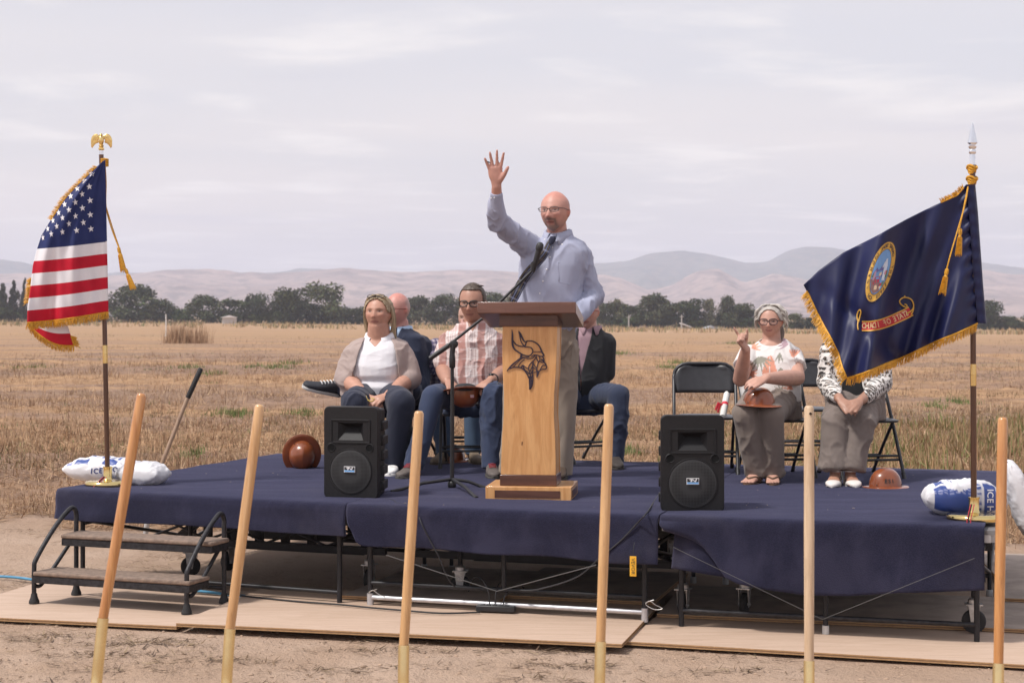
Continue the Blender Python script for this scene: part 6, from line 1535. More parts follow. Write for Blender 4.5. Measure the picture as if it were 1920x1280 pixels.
def glasses(P, H, col, r=.0026, w=.105, h=.070, up=0.0, y0=-.425, e=3.0):
    m = MB(); mt = simple('frames '+str(col), col, .35, var=0); yy = lambda x: y0+.35*x*x
    for sd in (-1, 1):
        pts = []
        for a in np.linspace(0, 2*PI, 25): ct_, st_ = math.cos(a), math.sin(a); x = sd*.138+math.copysign(abs(ct_)**(2/e), ct_)*w; pts.append(H.w(x, yy(x), -.005+up+math.copysign(abs(st_)**(2/e), st_)*h))
        m.tube(pts, r, 6); xo = sd*(.138+w); m.tube([H.w(xo, yy(xo), .03+up), H.w(sd*.335, -.25, .03+up), H.w(sd*.352, .02, .02+up*.6)], r, 6)
    m.tube([H.w(-.036, y0, .01+up), H.w(0, y0-.012, .016+up), H.w(.036, y0, .01+up)], r, 6); g = P.part('glasses', m, mt)
    if 'spectacle lens' not in MATS:
        t = NT('spectacle lens'); t.set(rough=.02, alpha=.03); t.color((.75,.8,.85)); MATS['spectacle lens'] = t.m
    for sd in (-1, 1):
        m = MB(); n = 18; pts = []
        for k in range(n): a = 2*PI*k/n; ct_, st_ = math.cos(a), math.sin(a); x = sd*.138+math.copysign(abs(ct_)**(2/e), ct_)*w; pts.append(H.w(x, yy(x), -.005+up+math.copysign(abs(st_)**(2/e), st_)*h))
        m.add(pts, [tuple(range(n))]); l = P.part('lens', m, MATS['spectacle lens']); l.parent = g
    return g
def collar(P, c, yaw, rx, ry, hgt, flap, col, gap=.35, mat=None, tipz=.045, drop=.0):
    f, s = dirv(yaw); rows = [[], [], [], []]
    for a in np.linspace(gap, 2*PI-gap, 41):
        ca, sa = math.cos(a), math.sin(a); fr = max(0, ca); k = math.exp(-((min(a, 2*PI-a)-gap)/.35)**2)
        p = Vector(c)+f*(ca*ry)+s*(sa*rx)-V(0,0,drop*fr); out = (f*ca+s*sa)
        rows[0].append(p+V(0,0,-.01)); rows[1].append(p+V(0,0,hgt*(1-.30*fr))); rows[2].append(p+out*.010+V(0,0,hgt*(1-.30*fr)-.004)); rows[3].append(p+out*(flap*.8+.012*k)+V(0,0,-.010-.35*flap*(1-k)-tipz*k)+s*(math.copysign(.012*k, sa)))
    m = MB(); m.ngrid(rows); o = P.part('collar', m, mat or clothm, col, thick=.004); return o
def leg(m, hip, knee, ank, r=(.092,.085,.066,.060,.054)):
    h, k, a = Vector(hip), Vector(knee), Vector(ank); m.tube([h, h.lerp(k, .5), k], [r[0], r[1], r[2]], 18, round_caps=True); m.tube([k, k.lerp(a, .35), k.lerp(a, .7), a], [r[2], r[3]*1.06, r[3], r[4]], 18, round_caps=False); m.ell(k, (r[2],)*3, seg=16, rings=10)
def arm(m, s, e, w, r=(.062,.050,.044,.034)):
    s, e, w = Vector(s), Vector(e), Vector(w); m.tube([s, s.lerp(e, .5), e], [r[0], r[1], r[2]], 14, round_caps=True); m.tube([e, e.lerp(w, .4), w], [r[2], r[2]*.98, r[3]], 14, round_caps=True)
def sect(items, Y, yaw=0): return [(at(px, py, Y if len(it) == 0 else it[0]), hw, hd, *(it[1:2])) for (px, py, hw, hd, *it) in items]
def strands(P, H, n, fn, r, name, col, var=.35, seed=1, seg=4):
    rg = random.Random(seed); m = MB(); cols = []
    for k in range(n):
        pts = fn(rg, k)
        if pts is None: continue
        C = catmull([H.w(*p) for p in pts], 3); q = len(C); b = m.n; m.tube(C, [r*(1-.6*(i/(q-1))**3) for i in range(q)], seg, caps=True); g = 1+rg.uniform(-var, var); w = rg.uniform(-.03, .03); cols += [[max(0, x*g+w*.3) for x in col]]*(m.n-b)
    me = m.mesh(name); set_col(me, np.array(cols)); set_co(me, get_co(me)-np.array(P.o)); return link(name, me, attr_mat('hair', rough=.5, bump=0, var=0), P.t, True, 0, 180)
def hair_cap(P, H, keep, grow, col, name='hair', noise_amp=.02, nfr=9, seed=1, var=.3):
    th = np.linspace(0, PI*.93, 60); ph = np.linspace(0, 2*PI, 80, endpoint=False); T, Ph = np.meshgrid(th, ph, indexing='ij'); d = np.stack([np.sin(T)*np.cos(Ph), np.sin(T)*np.sin(Ph), np.cos(T)], -1).reshape(-1, 3)
    q = H.shape(d)*np.array([1/H.wide, 1, 1]); nz = np.array([mnoise.noise(Vector((p[0]*nfr+seed, p[1]*nfr*.5, p[2]*nfr))) for p in d]); g = grow(q) if callable(grow) else grow
    q2 = q+d*(g+nz*noise_amp)[:, None]; seg = 80; k_ = keep(q); f = [(i*seg+k, (i+1)*seg+k, (i+1)*seg+(k+1) % seg, i*seg+(k+1) % seg) for i in range(59) for k in range(seg) if k_[i*seg+k] and k_[(i+1)*seg+k] and k_[i*seg+(k+1) % seg] and k_[(i+1)*seg+(k+1) % seg]]
    w = (q2*np.array([H.wide, 1, 1]))*H.hh@np.array(H.R).T+np.array(H.c); m = MB(); m.add(w.tolist(), f); me = m.mesh(name); set_col(me, np.clip(np.array(col)[None]*(1+var*np.sin(nz*19+q[:, :1].ravel()*40))[:, None], 0, 1))
    bm = bmesh.new(); bm.from_mesh(me); bmesh.ops.delete(bm, geom=[v for v in bm.verts if not v.link_faces], context='VERTS'); bm.to_mesh(me); bm.free()
    set_co(me, get_co(me)-np.array(P.o)); o = link(name, me, attr_mat('hair', rough=.5, bump=0, var=0), P.t, True, 0, 180); sm = o.modifiers.new('t', 'SOLIDIFY'); sm.thickness = .006; sm.offset = -1; return o
def buttons(P, shirt, pts, col, r=.0058):
    bv = bvh_of([shirt])
    for (px, py) in pts:
        h, n = hit(bv, px, py, P.Y); m = MB(); m.lathe([(r*.9,0),(r,.001),(r*.7,.003),(.0001,.0032)], 12, h-n*.001, R=n.to_track_quat('Z', 'Y').to_matrix()); P.part('button', m, simple('button '+str(col), col, .35, var=0))
VOXB = .0063
def PXY(co): return CX+co[:, 0]/co[:, 1]*F, CY-(co[:, 2]-CAMH)/co[:, 1]*F
def secs(items, Y): return [(at(i[0], i[1], Y+(i[4] if len(i) > 4 else 0)), i[2], i[3], (i[5] if len(i) > 5 else 0.0)) for i in items]
def shrink(S, k): return [(s[0], s[1]*k, s[2]*k, s[3]) for s in S]
def worley(x, y, seed):
    xi, yi = np.floor(x).astype(int), np.floor(y).astype(int); best = np.full(len(x), 9.0); bid = np.zeros(len(x))
    h = lambda a, b, s: np.abs(np.sin(a*127.1+b*311.7+s*74.7)*43758.5453) % 1.0
    for dx_ in (-1, 0, 1):
        for dy_ in (-1, 0, 1):
            a, b = xi+dx_, yi+dy_; px_, py_ = a+.15+.7*h(a, b, seed), b+.15+.7*h(a, b, seed+9); d = np.hypot((x-px_), (y-py_)*(.7+.6*h(a, b, 3))); k = d < best; best = np.where(k, d, best); bid = np.where(k, h(a, b, 7), bid)
    return best, bid
def checks(u, v, base, b1, p1, w1, a1, p2, w2, a2, lines=None):
    c = np.tile(np.array(base), (len(u), 1)); 
    m1 = (((u/p1) % 1) < w1)*a1; m2 = (((v/p2) % 1) < w2)*a2; m = np.clip(1-(1-m1)*(1-m2), 0, 1)[:, None]; c = c*(1-m)+np.array(b1)*m
    if lines: 
        for p, w, off, col, a in lines: k = ((((u+off)/p) % 1) < w)*a; k2 = ((((v+off)/p) % 1) < w)*a; k = np.clip(k+k2, 0, 1)[:, None]; c = c*(1-k)+np.array(col)*k
    return c
def body_paint(H, base, o): return lambda co: H.paint(co, base, o)
# ---------------------------------------------------------------- the speaker
P = Person('bald bearded man in a blue shirt and tie waving from behind the lectern', 1012, 10.85)
Y = 10.85; tw = .22; f, sd = dirv(tw)
H = Head(at(1041, 397, Y-.03), .259, .42, -.06, 0, 1.06)
S = secs([(1046,438,.068,.062),(1046,446,.11,.078),(1044,456,.170,.098),(1041,472,.212,.116,0,.04),(1037,498,.212,.132,0,.08),(1030,545,.198,.138,0,.10),(1026,580,.200,.142,0,.12),(1022,608,.215,.148,0,.10),(1020,624,.20,.14)], Y)
m = P.body; m.loft(shrink(S, .90), sd, f); H.add(m)
m.tube([at(1046,458,Y+.01), at(1045,436,Y+.01), at(1043,415,Y)], [.068,.064,.062], 18)
arm(m, at(985,458,Y-.02), at(932,412,10.60), at(931,350,10.48), (.052,.043,.040,.031)); arm(m, at(1090,482,Y+.02), at(1114,552,Y+.06), at(1072,600,10.55), (.052,.043,.040,.03))
hand(m, at(931,346,10.47), at(926,290,10.44)-at(931,346,10.47), V(-.05,-1,-.15), V(1,0,.1), .215, .20, (.06,.05,.06,.10), (.72,.25), .0105, 1.14)
hand(m, at(1072,600,10.55), V(-1,-.55,.15), V(0,0,-1), V(0,-1,0), .19, .06, (.15,)*4)
for s, hx, kx, ax in ((-1, 980, 966, 958), (1, 1052, 1057, 1052)): leg(m, at(hx,645,Y), at(kx,760,Y), at(ax,880,Y+.04), (.08,.07,.055,.05,.045))
P.part('body', m, skinm, body_paint(H, (.56,.295,.235), dict(beard=(.22,.155,.13), stubble=(.40,.26,.22), brow=(.22,.13,.10), pate=1, lips=(.36,.15,.13))), VOXB, 3)
m = MB(); m.loft(S, sd, f)
arm(m, at(992,461,Y-.02), at(933,413,10.61), at(931,373,10.52), (.086,.064,.058,.043)); m.tube([at(931,376,10.525), at(931,360,10.50)], [.043,.042], 16)
arm(m, at(1086,482,Y+.02), at(1113,554,Y+.06), at(1080,598,10.60), (.074,.062,.058,.045))
SHIRT = (.375,.395,.515)
def cshirt(co): c = np.tile(np.array(SHIRT), (len(co), 1)); return c
shirt = P.part('shirt', m, clothm, cshirt, .0075, 14, (.015, (9,9,4), 3.3))
collar(P, at(1046,441,Y-.0), .42, .076, .074, .036, .032, SHIRT, .30, tipz=.040, drop=.018)
bpy.context.view_layer.update()
buttons(P, shirt, [(1036,464),(1031,482),(1025,505),(1018,527),(1012,550),(1054,458),(1021,449)], (.80,.79,.80)); buttons(P, shirt, [(927,371),(921,372)], (.80,.79,.80), .005)
m = MB(); pk = []
bv = bvh_of([shirt])
for (px, py) in ((1046,492),(1083,490),(1085,525),(1066,533),(1048,528)): h, n = hit(bv, px, py, Y-.1); pk.append(h)
for a, b in zip(pk, pk[1:]+pk[:1]): m.tube([a.lerp(b, t)+V(0,-.001,0) for t in np.linspace(0, 1, 6)], .0022, 5)
P.part('pocket', m, clothm, SHIRT)
# trousers, belt
m = MB(); TS = secs([(1020,606,.205,.140),(1019,618,.208,.145),(1018,645,.205,.145),(1016,668,.17,.13)], Y); m.loft(TS, sd, f)
for hx, kx, ax, yo in ((982, 966, 957, 0), (1050, 1058, 1053, .02)): leg(m, at(hx,655,Y+yo), at(kx,765,Y+yo), at(ax,890,Y+yo+.02), (.108,.098,.080,.074,.072))
P.part('trousers', m, clothm, (.30,.245,.195), .0085, 5, (.018, (8,8,4), 9.1))
m = MB(); BS = secs([(1020.5,604,.210,.145),(1020.5,611,.212,.147)], Y); m.loft(BS, sd, f); P.part('belt', m, simple('brown leather', (.07,.04,.025), .5, var=.15), smooth=40)
for ax in (957, 1053): shoe(P, at(ax, 890, Y+.03), .12, .30, (.07,.045,.03), (.03,.025,.02))
# tie: knotted at the collar, blown across to his right
C = [(1036,446,.0),(1030,458,-.012),(1020,478,-.03),(1004,496,-.035),(990,512,-.03),(978,530,-.02),(968,550,-.012),(960,566,-.006)]; wd = [.015,.019,.024,.027,.028,.029,.029,.027]
pts = []; bvs = bv
for (px, py, dy) in C: h, n = hit(bvs, px, py, Y-.14); pts.append(V(*at(px, py, min(h.y, Y-.02)-.016+dy)))
CC = catmull(pts, 8); WW = [v.x for v in catmull([V(w,0,0) for w in wd], 8)]; rows = []
for i, p in enumerate(CC):
    d = (CC[min(i+1, len(CC)-1)]-CC[max(0, i-1)]).normalized(); n_ = V(d.z, 0, -d.x).normalized(); rows.append([p+n_*WW[i]*x+V(0,-.006*(1-x*x)+.010*x*math.sin(i*.25),0) for x in np.linspace(-1, 1, 17)])
m = MB(); m.ngrid(rows)
def ctie(co):
    n = len(rows); i = np.repeat(np.arange(n), 17); j = np.tile(np.arange(17), n); c = np.tile(np.array((.016,.017,.035)), (len(co), 1))
    c[((i % 13) < 1) | ((j % 8) == 2)] = (.20,.22,.33); c[((i % 13) == 6) & True] = (.10,.09,.10); c[(j % 8) == 6] = (.16,.12,.06); return c
P.part('tie', m, clothm, ctie, thick=.004)
m = MB(); m.loft([(at(1037,443,Y-.118), .017, .013), (at(1036,448,Y-.122), .023, .017), (at(1033,458,Y-.124), .015, .012)], V(1,0,0), V(0,-1,0), seg=14); P.part('tie_knot', m, clothm, (.022,.024,.05), smooth=60)
glasses(P, H, (.06,.05,.05), .0019, .108, .058, .015)
m = MB(); b_ = at(931,346,10.47); 
rg = at(915.5,304,10.45); m.tube([rg+V(math.cos(a)*.0115, math.sin(a)*.0115, -.003*math.cos(a)) for a in np.linspace(0, 2*PI, 17)], .0032, 6); P.part('ring', m, simple('dark ring', (.03,.03,.03), .3, var=0))

# ---------------------------------------------------------------- seated people
def seated(P, Y, S, sd, f, hips, knees, ankles, tro, tcol, shrinkk=.9, lr=(.095,.088,.070,.062,.056), pel=None, seed=1, wr=.010, hem=None, body_lr=(.075,.068,.055,.048,.042)):
    for h, k, a in zip(hips, knees, ankles): leg(P.body, h, k, a, body_lr)
    m = MB(); 
    if pel: m.loft(pel, sd, f)
    for h, k, a in zip(hips, knees, ankles): leg(m, h, k, a, lr)
    for k, a in zip(knees, ankles):
        if hem: k, a = Vector(k), Vector(a); m.tube([k.lerp(a, .5), a], [lr[3], hem], 18)
    return P.part('trousers', m, clothm, tcol, .0085, 5, (wr*1.25, (9,9,6), seed))
# woman in the cardigan
Y = 11.55; P = Person('woman in a beige cardigan and white polo seated with folded hands behind the left loudspeaker', 708, Y, 'people seated on the stage')
f, sd = dirv(.12); H = Head(at(710, 586, Y-.02), .236, .26, -.10, 0, 1.14, 1.0, .85)
S = secs([(712,628,.075,.075),(711,634,.10,.085),(710,643,.165,.105),(708,660,.195,.140,0,.10),(706,685,.205,.165,0,.16),(705,703,.205,.175,0,.12),(705,712,.20,.168,0,.05),(705,724,.21,.175,0,.16),(706,742,.215,.175,0,.10)], Y)
m = P.body; m.loft(shrink(S, .94), sd, f); H.add(m); m.tube([at(712,640,Y+.01), at(711,622,Y), at(710,600,Y)], [.082,.076,.070], 18); m.tube([at(711,640,Y), at(709,612,Y-.035)], [.084,.070], 18, round_caps=True)
aR, eR, wR = at(668,664,Y), at(648,708,Y-.05), at(684,742,11.20); aL, eL, wL = at(751,664,Y), at(770,708,Y-.05), at(729,741,11.20)
arm(m, aR, eR, wR, (.062,.058,.056,.035)); arm(m, aL, eL, wL, (.062,.058,.056,.035))
hand(m, at(686,743,11.19), at(712,756,11.12)-at(686,743,11.19), V(.2,.5,-1), V(.2,-.8,.6), .17, .03, (.25,.3,.3,.35), (.4,.3), .0092); hand(m, at(727,742,11.19), at(698,752,11.10)-at(727,742,11.19), V(-.2,.5,-1), V(-.2,-.6,.7), .17, .03, (.25,.3,.3,.35), (.4,.3), .0092)
hips = [at(684,744,Y+.02), at(731,744,Y+.02)]; knees = [at(664,757,11.06), at(752,755,11.06)]; ank = [at(668,878,11.14), at(738,878,11.16)]
TCOL = (.020,.024,.045)
seated(P, Y, S, sd, f, hips, knees, ank, None, TCOL, lr=(.115,.105,.088,.078,.066), pel=secs([(706,722,.215,.17),(706,740,.24,.19),(706,778,.23,.19)], Y), seed=4, wr=.007)
P.part('body', P.body, skinm, body_paint(H, (.53,.285,.205), dict(brow=(.20,.13,.08), lips=(.42,.18,.15), frown=1)), VOXB, 3)
def cutV(C): u, v = PXY(C); return (C[:, 1] < Y-.02) & (np.abs(u-703) < np.interp(v, [600,632,651], [18,17,0]))
m = MB(); m.loft(shrink(S, .975), sd, f); polo = P.part('polo_shirt', m, clothm, (.76,.745,.775), .007, 6, (.006, (4,4,11), 2.2), cut=cutV)
collar(P, at(711.5,634,Y), .22, .083, .085, .040, .036, (.77,.755,.785), .42, tipz=.050, drop=.030)
m = MB(); SC_ = [(s[0]+V(0,.006,0), s[1]*1.07+.014, s[2]*1.04+.012, s[3]) for s in S]; m.loft(SC_[1:], sd, f)
for a, e, w in ((aR, eR, wR), (aL, eL, wL)): a2, e2, w2 = Vector(a), Vector(e), Vector(w); arm(m, a2-V(0,0,.012), e2, e2.lerp(w2, .16), (.092,.090,.078,.073))
def cutC(C): u, v = PXY(C); return ((C[:, 1] < Y-.03) & (u > np.interp(v, [620,640,660,690,705,725,760], [690,680,672,664,660,663,655])) & (u < np.interp(v, [620,640,660,690,705,725,760], [724,737,742,747,749,748,760]))) | ((v < 634) & (np.hypot(u-712, (C[:, 1]-Y)*290) < 23))
P.part('cardigan', m, clothm, (.375,.295,.27), .0075, 12, (.014, (6,6,9), 7.7), cut=cutC, thick=.007)
kf = lambda q: ~((q[:, 1] < -.08) & ((q[:, 0]/.285)**2+((q[:, 2]+.12)/.46)**2 < 1)) & (q[:, 2] > -.42) & ~((q[:, 1] < .02) & (q[:, 2] < -.02))
hair_cap(P, H, kf, .035, (.33,.25,.16), noise_amp=.025, seed=3, var=.10)
def fw(rg, k):
    s = rg.choice((-1, 1)); a = rg.uniform(0, 1); x0 = s*rg.uniform(.0, .08); ex = s*rg.uniform(.27, .40); 
    return [(x0, -.30+.45*a+rg.gauss(0,.02), .47+.03*math.sin(a*3)), (s*(.22+rg.uniform(-.02,.03)), -.24+.4*a, .38), (s*(.345+rg.uniform(-.01,.03)), -.10+.28*a, .08), (s*(.36+rg.uniform(-.03,.05)), .06+.15*a, -.25), (ex, .18+.1*a, -.55-rg.random()*.1), (ex*rg.uniform(.8,1.15), .24+rg.gauss(0,.04), -.75-rg.random()*.22)]
strands(P, H, 260, fw, .0042, 'hair_strands', (.36,.275,.175), .4, 5)
H2 = Head(H.c, H.hh, .26, -1.0, 0, 1.0); glasses(P, H2, (.07,.06,.055), .0026, .112, .075, .05, -.545)
m = MB(); 
wv = (wL-eL).normalized(); wc = wL-wv*.045; R_ = wv.to_track_quat('Z', 'Y').to_matrix(); m.lathe([(.0385,-.009),(.040,0),(.0385,.009)], 18, wc, R=R_); wt = P.part('watch', m, simple('pink strap', (.62,.42,.42), .6, var=0)); m = MB(); m.box(wc+V(.006,-.030,.022), (.024,.022,.026), R_); q = P.part('watch_face', m, simple('dark glass', (.02,.02,.025), .15, var=0)); q.parent = wt
m = MB(); m.tube(catmull([at(686,742,11.09), at(690,750,11.07), at(697,752,11.06), at(702,748,11.07), at(695,746,11.06)], 5), .005, 6, flat=.5); w = m.build('wrapper', simple('yellow wrapper', (.70,.50,.12), .45, var=.2), None, local=at(690,748,11.07)); w.location = at(690,748,11.07); tag(w, 'small crumpled yellow wrapper held by the woman in the cardigan', 'wrapper')
for a, y in zip(ank, (.25, .05)): shoe(P, a, y, .245, (.78,.77,.76), (.74,.72,.70), None, low=True)

# bald man behind her
Y = 12.28; P = Person('bald man in a navy suit and glasses seated behind the cardigan woman', 752, Y, 'people seated on the stage')
f, sd = dirv(.45); H = Head(at(746, 580, Y-.03), .238, .75, .05, 0, 1.04)
S = secs([(752,613,.062,.06),(752,620,.10,.08),(753,632,.175,.105),(753,660,.20,.125),(753,690,.20,.14,0,.1),(754,720,.20,.15,0,.1),(754,745,.20,.15)], Y)
m = P.body; m.loft(shrink(S, .9), sd, f); H.add(m); m.tube([at(752,628,Y), at(749,600,Y)], [.064,.062], 16)
arms_ = [(at(712,646,Y), at(700,705,Y-.1), at(725,735,Y-.35)), (at(790,648,Y+.02), at(792,705,Y), at(765,728,Y-.3))]
for a in arms_: arm(m, *a, (.05,.042,.04,.03))
hand(m, arms_[0][2], V(.2,-1,-.1), V(0,0,-1), V(1,0,0)); hand(m, arms_[1][2], V(-.6,-1,-.1), V(0,0,-1), V(-1,0,0))
hips = [at(735,742,Y), at(770,742,Y)]; knees = [at(660,746,Y-.42), at(770,732,Y-.42)]; ank = [at(662,855,Y-.40), at(634,727,Y-.52)]
seated(P, Y, S, sd, f, hips, knees, ank, None, (.022,.028,.055), pel=secs([(754,725,.19,.15),(754,778,.19,.15)], Y), seed=14)
P.part('body', P.body, skinm, body_paint(H, (.56,.285,.24), dict(stubble=(.42,.36,.33), brow=(.35,.28,.24), pate=1)), VOXB, 3)
m = MB(); m.loft(shrink(S, 1.0), sd, f)
for a in arms_: arm(m, a[0], a[1], Vector(a[1]).lerp(a[2], .85), (.078,.066,.056,.045))
P.part('jacket', m, clothm, (.020,.027,.055), .008, 5, (.010, (7,7,5), 6.1))
collar(P, at(752,619,Y), .6, .068, .066, .032, .026, (.42,.56,.74), .3, tipz=.03); glasses(P, H, (.20,.05,.03), .0028, .11, .065)
shoe(P, at(628,727,Y-.55), 1.45, .285, (.025,.027,.035), (.55,.54,.52), (.7,.7,.7), frame=((-.80,-.50,.22), (.42,-.25,.80))); shoe(P, ank[0], .5, .29, (.025,.027,.035), (.55,.54,.52), (.7,.7,.7))

# man in plaid
Y = 11.58; P = Person('man in a red and white plaid shirt holding an upturned hard hat', 885, Y, 'people seated on the stage')
f, sd = dirv(.08); H = Head(at(886.5, 568, Y-.03), .262, .24, .04, 0, 1.0, .1)
S = secs([(888,604,.066,.064),(888,611,.105,.08),(887,622,.165,.105),(886,638,.205,.125,0,.05),(885,665,.20,.135,0,.1),(884,695,.198,.145,0,.14),(884,720,.20,.155,0,.16),(884,740,.195,.15)], Y)
m = P.body; m.loft(shrink(S, .9), sd, f); H.add(m); m.tube([at(888,612,Y+.01), at(888,580,Y)], [.066,.064], 18)
aR, eR, wR = at(847,640,Y), at(830,692,Y-.03), at(838,714,11.20); aL, eL, wL = at(928,642,Y), at(947,694,Y-.03), at(922,712,11.20)
arm(m, aR, eR, wR, (.052,.048,.050,.034)); arm(m, aL, eL, wL, (.052,.048,.050,.034))
hand(m, at(840,714,11.19), V(.35,-.95,-.35), V(.1,-.2,-1), V(1,.3,0), .19, .09, (.20,.35,.35,.35), (.6,.2), .0098); hand(m, at(919,712,11.19), V(-.55,-.85,-.35), V(-.1,-.2,-1), V(-1,.3,0), .19, .09, (.20,.35,.35,.35), (.6,.2), .0098)
hips = [at(862,742,Y), at(908,742,Y)]; knees = [at(812,742,11.10), at(925,742,11.08)]; ank = [at(775,878,11.02), at(921,878,11.02)]
seated(P, Y, S, sd, f, hips, knees, ank, None, (.035,.050,.100), pel=secs([(884,728,.195,.155),(884,778,.19,.15)], Y), seed=24, wr=.011, lr=(.095,.090,.076,.068,.062))
P.part('body', P.body, skinm, body_paint(H, (.46,.245,.175), dict(brow=(.10,.07,.05), stubble=(.17,.13,.105), lips=(.36,.17,.14), smile=1.2)), VOXB, 3)
def cplaid(co):
    u, v = PXY(co); u = u+1.2*np.sin(v/9.0); c = np.tile(np.array((.70,.62,.60)), (len(u), 1)); R_ = np.array((.40,.145,.11))
    fu = ((u-866)/36.5+.5) % 1-.5; fv = ((v-646+.08*(u-885))/33.0+.5) % 1-.5
    a = np.clip(.72*(np.abs(fu) < .19)+.0, 0, 1); b = .30*(np.abs(fv) < .16); m_ = (1-(1-a)*(1-b))[:, None]; c = c*(1-m_)+R_*m_
    for off, w, col, al in ((.33,.016,(.30,.13,.12),.45), (.45,.016,(.28,.14,.14),.45), (.24,.016,(.78,.70,.68),.6)):
        k = np.clip(((np.abs(np.abs(fu)-off) < w)*al)+((np.abs(np.abs(fv)-off) < w)*al*.7), 0, .8)[:, None]; c = c*(1-k)+np.array(col)*k
    return c
def cutN(C): u, v = PXY(C); return (C[:, 1] < Y-.02) & (np.abs(u-886) < np.interp(v, [595,608,622], [10,9,0]))
m = MB(); m.loft(S, sd, f)
for a, e, w in ((aR, eR, wR), (aL, eL, wL)): a2, e2 = Vector(a), Vector(e); m.tube([a2, a2.lerp(e2, .35), a2.lerp(e2, .72)], [.074,.074,.074], 16, round_caps=True)
shirt = P.part('plaid_shirt', m, clothm, cplaid, .0055, 12, (.014, (7,7,6), 5.3), cut=cutN)
collar(P, at(888,609,Y), .2, .072, .070, .036, .030, cplaid, .36, tipz=.040, drop=.02)
bpy.context.view_layer.update(); buttons(P, shirt, [(884,636),(883,655),(882,675),(882,695)], (.72,.70,.68), .005)
glasses(P, H, (.015,.014,.014), .0040, .108, .070, .0)
kh = lambda q: ((q[:, 2] > .315) | (q[:, 1] > .04) | ((np.abs(q[:, 0]) > .215) & (q[:, 1] > -.17) & (q[:, 2] > .03))) & (q[:, 2] > -.20) & ~((np.abs(q[:, 0]) > .27) & (q[:, 2] < .04) & (q[:, 1] < .12))
hair_cap(P, H, kh, lambda q: .018+.035*np.clip(q[:, 2]-.15, 0, .5), (.085,.062,.048), noise_amp=.018, nfr=14, seed=6)
def fm(rg, k): a = rg.uniform(-.19, .19); y = rg.uniform(-.14, .22); z = .47-.9*abs(a)**2-.5*max(0, y)**2; return [(a, y, z-.03), (a*1.03+.02, y-.02, z+.005), (a*1.05+.06, y+.04, z+.005)]
strands(P, H, 190, fm, .0036, 'hair_strands', (.10,.075,.06), .45, 9)
wv = (wL-eL).normalized(); wc = wL-wv*.03; R_ = wv.to_track_quat('Z', 'Y').to_matrix(); m = MB(); m.lathe([(.037,-.010),(.039,0),(.037,.010)], 18, wc, R=R_); wt = P.part('watch', m, simple('black strap', (.02,.02,.022), .7)); m = MB(); m.box(wc+V(-.01,-.028,.026), (.028,.024,.028), R_); q = P.part('watch_face', m, simple('dark glass', (.02,.02,.025), .15, var=0)); q.parent = wt
for a, y in zip(ank, (.30, -.10)): shoe(P, a, y, .30, (.115,.095,.085), (.06,.055,.05), (.30,.02,.035))

# person in purple check behind him
Y = 12.48; P = Person('person in a purple checked shirt and tan boots mostly hidden behind the man in plaid', 862, Y, 'people seated on the stage')
f, sd = dirv(.1); H = Head(at(880, 596, Y-.02), .235, .3)
S = secs([(868,630,.06,.06),(866,636,.10,.08),(862,646,.17,.10),(858,670,.195,.12),(856,700,.195,.135,0,.1),(856,735,.195,.14)], Y)
m = P.body; m.loft(shrink(S, .9), sd, f); H.add(m); m.tube([at(867,636,Y), at(876,612,Y)], [.062,.06], 16)
aR, eR, wR = at(818,652,Y), at(806,690,Y-.12), at(822,662,Y-.30); aL, eL, wL = at(902,652,Y), at(912,700,Y), at(895,725,Y-.3)
arm(m, aR, eR, wR, (.05,.044,.042,.03)); arm(m, aL, eL, wL, (.05,.044,.042,.03)); hand(m, wR, V(.3,-.4,.6), V(1,0,0), V(0,0,1)); hand(m, wL, V(-.3,-1,0), V(0,0,-1), V(-1,0,0))
hips = [at(838,742,Y), at(876,742,Y)]; knees = [at(822,745,Y-.44), at(886,745,Y-.42)]; ank = [at(835,852,12.04), at(887,852,12.04)]
seated(P, Y, S, sd, f, hips, knees, ank, None, (.075,.120,.20), pel=secs([(856,726,.19,.14),(856,774,.19,.14)], Y), seed=34)
P.part('body', P.body, skinm, body_paint(H, (.50,.29,.22), dict()), VOXB, 3)
def cpurp(co): return checks(co[:, 0]+.4*co[:, 1], co[:, 2], (.42,.36,.40), (.05,.04,.11), .030, .5, .8, .030, .5, .7)
m = MB(); m.loft(S, sd, f)
for a, e, w in ((aR, eR, wR), (aL, eL, wL)): arm(m, a, e, Vector(e).lerp(w, .8), (.074,.064,.056,.045))
P.part('checked_shirt', m, clothm, cpurp, .0065, 4, (.010, (7,7,6), 1.3))
kh2 = lambda q: ((q[:, 2] > .30) | (q[:, 1] > -.02)) & (q[:, 2] > -.3); hair_cap(P, H, kh2, .03, (.22,.17,.13), noise_amp=.02, seed=16)
for a, y in zip(ank, (.3, -.2)): shoe(P, a, y, .29, (.20,.15,.105), (.10,.075,.055))

